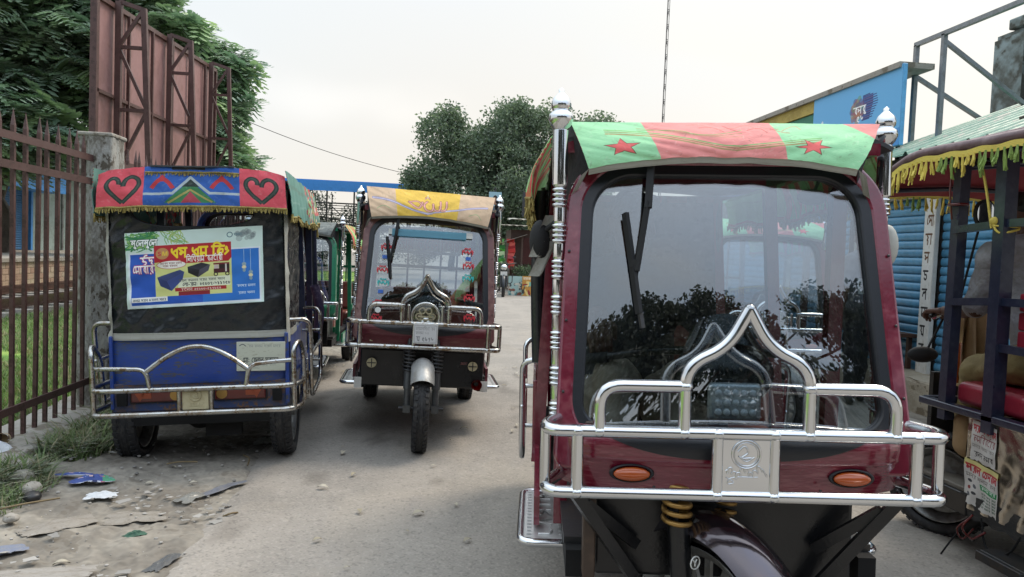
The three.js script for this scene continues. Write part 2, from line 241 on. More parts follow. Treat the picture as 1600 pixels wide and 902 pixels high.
// ---------- ground ----------
const earthTex = tex(512, (i) => { let c = mixc(hex(0x807a72), hex(0xa09a90), sstep(0.3, 0.7, nB[i])); c = mixc(c, hex(0x5d564d), 0.5 * sstep(0.6, 0.72, nC[i] * 0.6 + nF[i] * 0.4)); const f = 0.86 + 0.28 * nF[i]; return c.map((q) => q * f); }, 1.7);
const earthBump = tex(512, (i) => [nB[i] * 0.5 + nC[i] * 0.3 + nF[i] * 0.2], 1.7, false);
const earth = MP(0xdad9d6, 0.95, 0, { map: earthTex, bumpMap: earthBump, bumpScale: 0.02 });
struct('ground', earth, sheet((u, v) => [lerp(-180, 180, u), -0.004, lerp(60, -260, v)], 40, 40, null, (u, v) => [u * 360, v * 320]));
{ // asphalt: worn pale aggregate
  const a = tile(1024, 256, 1, 11), b = tile(1024, 8, 5, 12), c = tile(1024, 100, 2, 13);
  const m = tex(1024, (i) => { const s = a[i] * 0.65 + c[i] * 0.35; let q = mixc(hex(0x858079), hex(0x918b83), sstep(0.25, 0.75, b[i])); if (s > 0.68) q = mixc(q, hex(0xa39d94), 0.4); if (s < 0.3) q = mixc(q, hex(0x68645f), 0.4); return q; }, 2.2);
  const bm = tex(1024, (i) => [a[i] * 0.6 + c[i] * 0.4], 2.2, false);
  const road = MP(0xffffff, 0.92, 0, { map: m, bumpMap: bm, bumpScale: 0.003, vertexColors: true });
  const f = (u, v) => { const z = lerp(14, -95, v * v * 0.6 + v * 0.4); const e0 = -0.94 + (fbm(z * 1.3, 3, 0, 4) - 0.5) * 0.22 + (fbm(z * 9, 1, 0, 2) - 0.5) * 0.05; const x = lerp(e0, 4.32 + (fbm(z * 1.5, 9, 0, 3) - 0.5) * 0.3, u); return [x, 0.008 - (u === 0 || u === 1 ? 0.012 : 0), z]; };
  const rg = sheet(f, 90, 800, null, (u, v) => { const p = f(u, v); return [p[0], p[2]]; }), rp = rg.attributes.position, rc = new Float32Array(rp.count * 3);
  for (let i = 0; i < rp.count; i++) { // oil and tar stains, old repairs and dust that has drifted on to the asphalt, each with a ragged outline
    const x = rp.getX(i), z = rp.getZ(i), n = fbm(x * 1.1, z * 0.5, 21, 5), e = fbm(x * 4, z * 2.5, 25, 4), d = fbm(x * 0.7, z * 0.3, 29, 5); let k = [1, 1, 1];
    if (n * 0.6 + e * 0.4 > 0.6) k = [0.93, 0.925, 0.92]; if (fbm(x * 3.6, z * 2.6, 33, 3) > 0.77) k = [0.74, 0.73, 0.72]; if (d * 0.6 + e * 0.4 > 0.58) k = k.map((q, j) => q * [1.05, 1.04, 1.02][j]); rc.set(k, i * 3);
  }
  rg.setAttribute('color', new THREE.BufferAttribute(rc, 3)); const rm = new THREE.Mesh(rg, road); rm.name = 'road'; rm.userData.kind = 'structure'; rm.castShadow = rm.receiveShadow = true; scene.add(rm);
  // dusty verge that laps over the broken edge of the asphalt
  const d = (u, v) => { const x = lerp(-2.3, -0.72, u), z = lerp(-0.6, -16, v); const hgt = 0.035 * sstep(-0.98, -1.9, x) + (fbm(x * 3, z * 3, 1, 4) - 0.5) * 0.05 + (fbm(x * 14, z * 14, 3, 3) - 0.5) * 0.026 + (fbm(x * 38, z * 38, 6, 2) - 0.5) * 0.014 - 0.03 * sstep(-1.05, -0.78, x) + 0.004; return [x, hgt, z]; };
  struct('verge', earth, sheet(d, 130, 760, null, (u, v) => { const p = d(u, v); return [p[0], p[2]]; }));
}
// ---------- grass ----------
const lawnTex = tex(256, (i) => { const c = mixc(hex(0x557a30), hex(0x8aa450), sstep(0.3, 0.7, n1[i])); return mixc(c, hex(0x8a8060), 0.7 * sstep(0.6, 0.75, n2[i] * 0.5 + n4[i] * 0.5)); }, 2.4);
struct('lawn', M(0xffffff, 0.95, 0, { map: lawnTex, bumpMap: bumpFine, bumpScale: 0.02 }), sheet((u, v) => [lerp(-2.56, -9, u), 0.045 + 0.05 * fbm(u * 12, v * 40, 2, 3), lerp(2, -40, v)], 30, 120, null, (u, v) => [u * 6.4, v * 42]));
function bladeTuft(seed, n, hgt, spread, lean) {
  const r = rng(seed), g = [];
  for (let i = 0; i < n; i++) {
    const a = r() * 2 * PI, d = Math.sqrt(r()) * spread, x = Math.cos(a) * d, z = Math.sin(a) * d, b = r() * 2 * PI, h = hgt * (0.5 + 0.6 * r()), w = 0.004 + 0.003 * r(), l = lean * h * (0.3 + r());
    const p = (t) => [x + Math.cos(b) * l * t * t, h * (t - 0.25 * t * t * (l / h)), z + Math.sin(b) * l * t * t], wx = -Math.sin(b) * w, wz = Math.cos(b) * w, pos = [], idx = [];
    for (let k = 0; k < 3; k++) { const q = p(k / 3), s = 1 - k / 4; pos.push(q[0] - wx * s, q[1], q[2] - wz * s, q[0] + wx * s, q[1], q[2] + wz * s); }
    const q = p(1); pos.push(...q); for (let k = 0; k < 2; k++) idx.push(k * 2, k * 2 + 1, k * 2 + 2, k * 2 + 1, k * 2 + 3, k * 2 + 2); idx.push(4, 5, 6);
    const e = new THREE.BufferGeometry(); e.setAttribute('position', new THREE.Float32BufferAttribute(pos, 3)); e.setIndex(idx); e.computeVertexNormals(); g.push(e);
  }
  return geo(g);
}
const leafMat = (o = {}) => MP(0xffffff, 0.9, 0, { transmission: 0.35, thickness: 0, side: THREE.DoubleSide, ...o });
function scatter(parent, name, g, mat, list, colour) { // list of [x, y, z, ry, scale, tilt]
  const im = new THREE.InstancedMesh(g, mat, list.length), m = new THREE.Matrix4(), q = new THREE.Quaternion(), c = new THREE.Color();
  list.forEach((l, i) => { q.setFromEuler(E3.set(l[5] ?? 0, l[3], l[6] ?? 0, 'YXZ')); m.compose(V(l[0], l[1], l[2]), q, V(l[4], l[4], l[4])); im.setMatrixAt(i, m); c.setRGB(...colour(i, l)); im.setColorAt(i, c); });
  E3.order = 'XYZ'; im.name = parent === scene ? numbered(name) : sub(parent, name); im.castShadow = im.receiveShadow = true; im.userData.kind = 'stuff'; parent.add(im); return im;
}
const grassCol = (r) => () => { const t = r(), b = r(); const c = b < 0.22 ? [0.30, 0.27, 0.14] : mixc([0.10, 0.19, 0.04], [0.22, 0.33, 0.09], t); return c; };
{
  const r = rng(21), L = []; for (let i = 0; i < 15000; i++) { const z = -3 - Math.pow(r(), 1.3) * 12, x = -2.6 - r() * 4.2; if (fbm(x * 0.9, z * 0.9, 5, 3) > 0.36 + 0.25 * sstep(-5, -6.8, x)) L.push([x, 0.06, z, r() * 6.3, 0.7 + 0.7 * r()]); }
  tag(scatter(scene, 'grass', bladeTuft(5, 14, 0.085, 0.07, 0.6), leafMat(), L, grassCol(r)), 'bright green lawn grass between the railway track and the iron fence', 'grass');
  const T = []; for (let i = 0; i < 1900; i++) { const z = -3.4 - r() * 3.6, w = 0.34 * sstep(-3.6, -4.6, z) * (1 - 0.3 * sstep(-5.4, -7, z)) * (0.55 + 0.9 * fbm(z * 1.7, 2, 1, 2)); if (w < 0.05 || (z > -4.45 && z < -4.15)) continue; const x = -2.13 + Math.pow(r(), 1.5) * w; T.push([x, 0.02, z, r() * 6.3, 0.55 + 0.8 * r(), (r() - 0.5) * 0.4]); }
  for (let i = 0; i < 130; i++) T.push([-2.1 + r() * 0.24, 0.02, -3.55 - r() * 0.5, r() * 6.3, 0.4 + 0.5 * r()]);
  tag(scatter(scene, 'weeds', bladeTuft(6, 18, 0.135, 0.06, 1.0), leafMat(), T, () => { const b = r(), t = r(); return b < 0.3 ? mixc([0.22, 0.2, 0.1], [0.36, 0.33, 0.2], t) : mixc([0.07, 0.12, 0.03], [0.18, 0.25, 0.08], t); }), 'tufts of rough weeds and dry grass along the concrete kerb', 'weeds');
}
// ---------- kerb and iron fence ----------
{
  const k = (u, v) => { // profile round the kerb, rough and chipped
    const z = lerp(-1, -16, v), pr = [[-2.62, -0.05], [-2.6, 0.1], [-2.5, 0.125], [-2.2, 0.125], [-2.13, 0.1], [-2.1, -0.05]], t = u * 5, i = Math.min(4, Math.floor(t)), f = t - i;
    const x = lerp(pr[i][0], pr[i + 1][0], f), y = lerp(pr[i][1], pr[i + 1][1], f), w = (fbm(z * 2.2, u * 5, 4, 4) - 0.5), e = u > 0.5 ? 1 : 0.3;
    return [x + w * 0.1 * e, y + (y > 0 ? (fbm(z * 5, u * 9, 8, 3) - 0.5) * 0.03 : 0), z];
  };
  struct('kerb', concrete, sheet(k, 40, 500, null, (u, v) => [u * 0.8, v * 15]));
  const f = thing('iron_fence', 'rusty brown iron picket fence standing on the concrete kerb at the left', 'fence', [-2.32, 0, 0]);
  const pk = geo(box(0.022, 1.80, 0.022, 0, 1.02, 0), tr(new THREE.ConeGeometry(0.0155, 0.1, 4), 0, 1.97, 0, 0, PI / 4, 0)), r = rng(4);
  for (let z = -3.65; z > -5.5; z -= 0.1275) { const m = P(f, 'picket', rust, tr(pk.clone(), 0, (r() - 0.5) * 0.02, z, (r() - 0.5) * 0.008, 0, (r() - 0.5) * 0.012)); }
  for (let z = -6.05; z > -10.6; z -= 0.1275) P(f, 'picket', rust, tr(pk.clone(), 0, (r() - 0.5) * 0.02, z, 0, 0, (r() - 0.5) * 0.012));
  for (const y of [1.85, 1.69, 0.3]) P(f, 'rail', rust, box(0.012, 0.045, 2.1, 0.024, y, -4.55), box(0.012, 0.045, 4.7, 0.024, y, -8.25));
  const pp = (u, v) => { const a = u * 2 * PI, q = Math.pow(Math.pow(Math.abs(Math.cos(a)), 8) + Math.pow(Math.abs(Math.sin(a)), 8), -1 / 8), y = v * 2.02, w = (fbm(Math.cos(a) * 2 + 5, y * 2, Math.sin(a) * 2, 4) - 0.5) * 0.03; return [Math.cos(a) * q * (0.115 + w), y, -Math.sin(a) * q * (0.13 + w)]; };
  const post = thing('concrete_post', 'weathered grey concrete gatepost with black mould at the end of the fence', 'post', [-2.285, 0, -5.62]);
  P(post, 'shaft', wornMat(0xa5a49e, 0x3f4241, 0.75, 0.95, { bumpMap: bumpFine, bumpScale: 0.008 }, 0.9, 0.6), sheet((u, v) => pp(u, v), 64, 60, null, (u, v) => [u * 1.5, v * 2]));
  P(post, 'cap', concrete, rbox(0.235, 0.03, 0.265, 0.012, 0, 2.02, 0));
}
// ---------- railway, platform, station ----------
{
  struct('ballast', wornMat(0x77706a, 0x4a443f, 0.7, 0.95, { bumpMap: bumpFine, bumpScale: 0.03 }, 0.8, 0.5), sheet((u, v) => [lerp(-5.75, -8.45, u), 0.03 + 0.1 * Math.sin(u * PI) + 0.03 * fbm(u * 30, v * 400, 0, 2), lerp(0, -50, v)], 30, 300, null, (u, v) => [u * 2.7, v * 50]));
  const t = thing('railway_track', 'rusty railway rails on sleepers below the platform edge', 'railway track', [0, 0, 0]);
  for (let i = 0; i < 56; i++) P(t, 'sleeper', concrete, box(2.3, 0.1, 0.22, -7.05, 0.12, -9 - i * 0.62));
  for (const x of [-6.3, -7.9]) P(t, 'rail', wornMat(0x6b5248, 0x3f2c26, 0.5, 0.5, { metalness: 0.4 }), box(0.14, 0.02, 46, x, 0.18, -26), box(0.03, 0.1, 46, x, 0.24, -26), box(0.07, 0.035, 46, x, 0.305, -26));
  const p = thing('station_platform', 'raised railway platform with a beige tiled edge wall behind the tracks', 'platform', [-8.55, 0, 0]);
  P(p, 'deck', concrete, box(12, 0.08, 46, -5.95, 0.77, -26)); P(p, 'wall', wornMat(0x77685c, 0x4c443c, 0.5, 0.9), box(11.9, 0.73, 45.9, -5.98, 0.365, -26));
  const tm = [wornMat(0xb39a86, 0x857566, 0.5, 0.8, {}, 0.5), wornMat(0xa88c7a, 0x6f6256, 0.5, 0.8, {}, 0.5), wornMat(0xb8a893, 0x8d8272, 0.5, 0.8, {}, 0.6)], tg = new RoundedBoxGeometry(0.03, 0.122, 0.212, 1, 0.006), r = rng(8);
  for (let j = 0; j < 5; j++) for (let i = 0; i < 26; i++) { const m = new THREE.Mesh(tg, tm[(r() * 3) | 0]); m.name = sub(p, 'tile'); m.position.set(-0.02 + r() * 0.006, 0.14 + j * 0.13, -14.6 - i * 0.22 - (j % 2) * 0.11); m.castShadow = m.receiveShadow = true; p.add(m); }
  const s = thing('station_building', 'grey green station shop with a blue shutter and blue fascia across the railway', 'station building', [-13, 0.8, 0]);
  const wallM = wornMat(0x8fa09c, 0x6a7674, 0.5, 0.9, {}, 1.8), ss = wornMat(0x3f6f9c, 0x35506a, 0.4, 0.6), band = wornMat(0x3d84c8, 0x3a5f86, 0.35, 0.6);
  P(s, 'wall', wallM, box(6, 3.0, 10.5, -3.02, 1.5, -31.6), box(6, 0.3, 8, -3.02, 2.25, -22.4)); P(s, 'wall', concrete, box(5, 2.4, 4, -3.1, 1.2, -18.2));
  P(s, 'fascia', band, box(1.2, 0.5, 9.2, 0.25, 2.2, -22.6)); P(s, 'roof', wornMat(0x8a8d8c, 0x5c6060, 0.5, 0.8), box(8, 0.1, 22, -2.6, 3.07, -26), box(7.2, 0.1, 9.4, -2.9, 2.5, -22.6));
  const sl = []; for (let i = 0; i < 26; i++) sl.push(tr(new THREE.CylinderGeometry(0.05, 0.05, 5.6, 8, 1, true, 0, PI), -0.18, 0.06 + i * 0.077, -23.6, PI / 2, 0, 0)); stuff(P(s, 'shutter', ss, sl)); P(s, 'frame', band, box(0.1, 2, 0.12, 0.02, 1, -20.7), box(0.1, 2, 0.12, 0.02, 1, -26.45));
  P(s, 'gutter_pipe', rimGrey, cyl(0.05, 0.05, 2.9, 0.08, 1.45, -28.5));
}
// ---------- billboard seen from behind ----------
{
  const b = thing('billboard', 'tall rust pink billboard seen from behind with three lattice supports', 'billboard', [-4.7, 0, 0]);
  const z0 = -11.25, z1 = -17.3, zs = [-11.9, -14.15, -16.75];
  for (let i = 0; i < 6; i++) { const a = lerp(z0, z1, i / 6), c = lerp(z0, z1, (i + 1) / 6), h = lerp(4.72, 5.08, (i + 0.5) / 6); P(b, 'panel', rustBoard, box(0.02, h - 1.5, a - c - 0.012, -0.03 + (i % 2) * 0.003, (h + 1.5) / 2, (a + c) / 2)); }
  const st = (a, c, w, d) => bar(a, c, w, d ?? w);
  P(b, 'edge_frame', rust, st([0, 1.5, z0], [0, 4.74, z0], 0.09), st([0, 4.72, z0], [0, 5.1, z1], 0.07), st([0, 1.5, z1], [0, 5.1, z1], 0.07), st([0, 1.5, z0], [0, 1.5, z1], 0.07));
  for (const y of [2.45, 3.4]) P(b, 'rib', rust, st([0.02, y, z0], [0.02, y + 0.13, z1], 0.05));
  for (let i = 1; i < 6; i++) { const z = lerp(z0, z1, i / 6) - 0.12; P(b, 'rib', rust, st([0.035, 1.5, z], [0.035, lerp(4.7, 5.05, i / 6), z], 0.045)); }
  zs.forEach((z, k) => {
    const H = lerp(4.72, 5.02, k / 2) + 0.12, o = (y) => 0.42 + 0.22 * (1 - y / H), g = [st([0.07, 0, z], [0.07, H, z], 0.085), st([o(0), 0, z], [o(H), H - 0.08, z], 0.075), st([0.07, H, z], [o(H), H - 0.1, z], 0.06)];
    for (let i = 0; i < 5; i++) { const y = H - 0.05 - i * 0.93 - 0.62, y2 = Math.max(0.1, y - 0.93); g.push(st([0.07, y, z], [o(y), y, z], 0.05)); g.push(i % 2 ? st([o(y), y, z + 0.012], [0.07, y2, z + 0.012], 0.045) : st([0.07, y, z + 0.012], [o(y2), y2, z + 0.012], 0.045)); if (!i) g.push(st([0.07, y, z + 0.012], [o(H), H - 0.1, z + 0.012], 0.045)); }
    P(b, 'lattice_support', rust, g);
  });
}
// ---------- trees ----------
const bark = wornMat(0x4a4138, 0x2c2620, 0.6, 0.95, { bumpMap: bumpFine, bumpScale: 0.02 }, 0.8);
function limb(a, b, r0, r1, bend, seed) { const r = rng(seed), A = arr(a), B = arr(b), pts = []; for (let i = 0; i <= 5; i++) { const t = i / 5, p = A.clone().lerp(B, t); const s = Math.sin(t * PI) * bend; p.x += (r() - 0.5) * s; p.z += (r() - 0.5) * s; pts.push(p); } const n = 14, sd = 9, c = new THREE.CatmullRomCurve3(pts), g = new THREE.TubeGeometry(c, n, 1, sd), p = g.attributes.position; for (let i = 0; i <= n; i++) { const q = c.getPointAt(i / n), rr = lerp(r0, r1, i / n); for (let j = 0; j <= sd; j++) { const k = i * (sd + 1) + j; p.setXYZ(k, q.x + (p.getX(k) - q.x) * rr, q.y + (p.getY(k) - q.y) * rr, q.z + (p.getZ(k) - q.z) * rr); } } return g; }
function leafSpray(seed, n, size, spread) { // a twig end with many small leaves
  const r = rng(seed), g = [];
  for (let i = 0; i < n; i++) { const w = size * (0.6 + 0.5 * r()), pos = [0, 0, 0, w * 0.28, w * 0.5, 0.02 * w, 0, w, 0, -w * 0.28, w * 0.5, 0.02 * w], e = new THREE.BufferGeometry(); e.setAttribute('position', new THREE.Float32BufferAttribute(pos, 3)); e.setIndex([0, 1, 2, 0, 2, 3]); e.computeVertexNormals(); g.push(tr(e, (r() - 0.5) * spread, (r() - 0.5) * spread * 0.7, (r() - 0.5) * spread, r() * 2.4 - 1.2 + 1.2, r() * 6.3, r() * 2 - 1)); }
  return geo(g);
}
function frond(seed, len, pairs) { // feathery compound leaf: leaflets in pairs along a drooping stalk
  const r = rng(seed), g = [];
  for (let i = 0; i < pairs; i++) for (const s of [-1, 1]) {
    const t = (i + 0.6) / pairs, x = len * t, y = -0.45 * len * t * t, w = len * 0.4 * Math.sin(PI * (0.12 + 0.85 * t)) * (0.85 + 0.3 * r()), th = len / pairs * 0.78, dz = s * w, dx = w * 0.3, dy = -0.16 * w;
    const pos = [x, y, 0, x + dx * 0.5 + th, y + dy * 0.3, dz * 0.5, x + dx, y + dy, dz, x + dx * 0.5 - th, y + dy * 0.3, dz * 0.5], e = new THREE.BufferGeometry(); e.setAttribute('position', new THREE.Float32BufferAttribute(pos, 3)); e.setIndex([0, 1, 2, 0, 2, 3]); e.computeVertexNormals(); g.push(e);
  }
  return geo(g);
}
function tree(label, base, trunk, blobs, spray, n, cols, seed, o = {}) {
  const t = thing('tree', label, 'tree', base), r = rng(seed), L = [], tot = blobs.reduce((s, b) => s + b[3] ** 2, 0);
  const top = trunk[trunk.length - 1], tg = []; for (let i = 0; i + 1 < trunk.length; i++) tg.push(limb(trunk[i].slice(0, 3), trunk[i + 1].slice(0, 3), trunk[i][3], trunk[i + 1][3], 0.3, seed + i));
  blobs.forEach((b, i) => { const s = trunk[Math.min(trunk.length - 1, 1 + (i % Math.max(1, trunk.length - 1)))]; tg.push(limb(s.slice(0, 3), [b[0], b[1], b[2]], s[3] * 0.55, 0.04, 0.8, seed + 50 + i)); });
  P(t, 'trunk', bark, tg);
  for (const b of blobs) {
    const m = Math.round(n * b[3] ** 2 / tot);
    for (let i = 0; i < m; i++) {
      const a = r() * 2 * PI, c = r() * 2 - 1, s = Math.sqrt(1 - c * c), dx = Math.cos(a) * s, dz = Math.sin(a) * s, lump = 0.72 + 0.5 * fbm(dx * 2.6 + b[0], c * 2.6 + b[1], dz * 2.6 + b[2], 3), rr = b[3] * lump * Math.pow(r(), 0.28);
      if (fbm((b[0] + dx * rr) * 0.9, (b[1] + c * rr) * 0.9, (b[2] + dz * rr) * 0.9, 3) < (o.gap ?? 0.36)) continue;
      L.push([b[0] + dx * rr, b[1] + c * rr * (o.squash ?? 0.8), b[2] + dz * rr, o.frond ? -Math.atan2(dz, dx) + (r() - 0.5) * 1.4 : r() * 6.3, 0.7 + 0.6 * r(), o.frond ? (r() - 0.5) * 0.9 : (r() - 0.5) * 1.2, o.frond ? -(1 - c) * 0.25 + (r() - 0.5) * 0.8 : (r() - 0.5)]);
    }
  }
  scatter(t, 'crown', spray, leafMat({ transmission: 0.5 }), L, () => mixc(cols[0], cols[1], r() * r() + 0.15 * r()));
  return t;
}
{
  const sp = leafSpray(3, 16, 0.17, 0.62), r = rng(77), B = [];
  for (const [x, y, z, s] of [[-0.2, 5.4, 0, 1.9], [-1.9, 6.6, 0, 1.35], [-2.7, 4.6, 0.4, 1.1], [1.2, 7.0, -0.3, 1.75], [2.9, 7.2, 0, 1.45], [-1.4, 3.9, 0.3, 1.7], [0.9, 4.7, 0.9, 1.9], [3.5, 5.6, 0.2, 1.7], [5.4, 7.0, 0, 1.2], [6.7, 6.7, 0, 0.8], [4.4, 6.6, 0, 1.3], [2.4, 3.6, 0.6, 1.8], [4.6, 4.2, 0, 1.6], [-3.1, 3.4, 0.2, 0.7], [-0.2, 2.6, 0.5, 1.3], [1.9, 1.9, 0.3, 1.3], [4.6, 2.4, 0, 1.4], [1.2, 8.0, 0, 0.8], [-1.6, 7.5, 0.1, 0.65], [-3.3, 4.6, 0.2, 0.45]]) B.push([x, y, z, s]);
  tree('large broad dark green tree rising behind the maroon tricycle at the end of the road', [2.7, 0, -35], [[0, 0, 0, 0.42], [0.2, 2.2, 0, 0.34], [0.6, 4.4, 0, 0.24], [-1.2, 4.6, 0, 0.18], [2.2, 5, 0, 0.16]], B, sp, 8200, [[0.095, 0.15, 0.09], [0.23, 0.31, 0.16]], 31, { gap: 0.415, squash: 0.9 });
  const bk = []; for (let i = 0; i < 26; i++) bk.push([-12 + i * 1.7 + r() * 1.2, 1.4 + r() * 2.6, (r() - 0.5) * 4, 1.5 + r() * 0.9]);
  tree('row of low dark trees closing the far end of the road', [2, 0, -52], [[0, 0, 0, 0.25], [0.2, 2, 0, 0.18]], bk, sp, 7000, [[0.02, 0.036, 0.02], [0.06, 0.09, 0.045]], 37, { gap: 0.3 });
}
{
  const sp = geo([...Array(7)].map((_, i) => tr(frond(9 + i, 0.46 + 0.13 * (i % 3), 6), 0, 0.03 * (i % 4), 0, 0, i * 0.9 + (i % 2) * 0.25, 0.35 - (i % 3) * 0.3))), B = [];
  for (const b of [[-0.5, 7.2, 0, 3.2], [-4, 5.6, 1, 3], [-7.2, 6.6, 0, 3.2], [3, 6.2, -1, 2.6], [4.6, 4.8, -1.5, 1.8], [2.6, 8.4, -0.5, 2.2], [-3.2, 8.8, 0, 2.6], [-6.5, 3.2, 1.6, 2.1], [-3.2, 3.4, 1.4, 1.8], [0.6, 3.9, 0.6, 1.9], [5.2, 3.2, -1.6, 1.5], [-9.5, 8.8, 0, 2.8], [-10, 4.2, 1, 2.8], [5.4, 6.2, -2, 1.0], [3.8, 3.0, -1, 1.6], [-0.4, 9.8, 0, 1.8]]) B.push(b);
  tree('huge feathery leaved tree behind the pink billboard at the left', [-11.6, 0.3, -21.5], [[0, 0, 0, 0.45], [0.1, 2.4, 0, 0.36], [0.8, 5, 0, 0.24], [-3, 4.6, 0.6, 0.2], [-6, 4.6, 0.5, 0.16]], B, sp, 5600, [[0.13, 0.24, 0.15], [0.38, 0.55, 0.23]], 41, { gap: 0.3, frond: true });
}
{ // the dark row of trees across the road behind the photographer, mirrored in the windscreens
  const sp = leafSpray(5, 14, 0.4, 1.2), B = [], r = rng(55); for (let i = 0; i < 44; i++) B.push([-26 + i * 1.2 + (r() - 0.5), 2 + (i % 3) * 3.1 + r() * 1.6, (r() - 0.5) * 3, 1.7 + r() * 0.9]);
  tree('row of dark trees mirrored in the lower half of the red windscreen', [0, 0, 22], [[0, 0, 0, 0.3], [0.2, 2, 0, 0.2]], B, sp, 11000, [[0.012, 0.022, 0.012], [0.04, 0.06, 0.03]], 58, { gap: 0.33 });
}
// ---------- footbridge, mast, wire ----------
{
  const blue = wornMat(0x3f86cf, 0x4a6a8c, 0.3, 0.6), b = thing('footbridge', 'steel footbridge with a pale blue roof over the railway', 'footbridge', [-6.5, 0, -41]);
  P(b, 'roof', blue, box(15, 0.1, 2.4, 0, 4.75, 0)); P(b, 'fascia', blue, box(15, 0.52, 0.06, 0, 4.5, 1.2));
  for (let i = 0; i < 11; i++) P(b, 'roof_post', steelDark, box(0.08, 1.9, 0.08, -7 + i * 1.4, 3.3, 1.12), box(0.06, 1.9, 0.06, -7 + i * 1.4, 3.3, -1.1));
  for (const y of [3.62, 3.36, 3.1, 2.84]) P(b, 'handrail', steelDark, box(15, y > 3.5 ? 0.07 : 0.035, 0.05, 0, y, 1.16), box(15, 0.04, 0.05, 0, y, -1.14));
  for (let i = 0; i < 10; i++) P(b, 'brace', steelDark, bar([-6.9 + i * 1.4, 3.6, 1.2], [-5.7 + i * 1.4, 2.5, 1.2], 0.05, 0.05)); P(b, 'deck', steelDark, box(15, 0.3, 2.3, 0, 2.4, 0));
  for (const x of [-6.6, 3.8]) P(b, 'leg', concrete, box(0.4, 2.3, 0.5, x, 1.15, 0));
  const m = thing('radio_mast', 'tall thin guyed radio mast against the pale sky', 'mast', [19, 0, -59.2]), g = [], R = 0.1, c = [0, 1, 2].map((k) => [Math.cos(k * 2.094) * R, Math.sin(k * 2.094) * R]);
  for (const [x, z] of c) g.push(bar([x, 0, z], [x, 27, z], 0.022)); for (let i = 0; i < 45; i++) for (let k = 0; k < 3; k++) { const p = c[k], q = c[(k + 1) % 3]; g.push(bar([p[0], i * 0.6, p[1]], [q[0], i * 0.6 + (i % 2 ? 0.6 : -0.0), q[1]], 0.014)); }
  P(m, 'lattice', steelDark, g); 
  const w = []; for (let i = 0; i <= 16; i++) { const t = i / 16; w.push([lerp(-9.5, 0.6, t), lerp(6.6, 4.4, t) - 0.5 * Math.sin(t * PI), lerp(-22, -33, t)]); }
  tag(P(scene, 'overhead_wire', dark, tube(w, 0.011, 40, 5)), 'thin black overhead wire sagging from the left tree to the middle tree', 'wire');
}
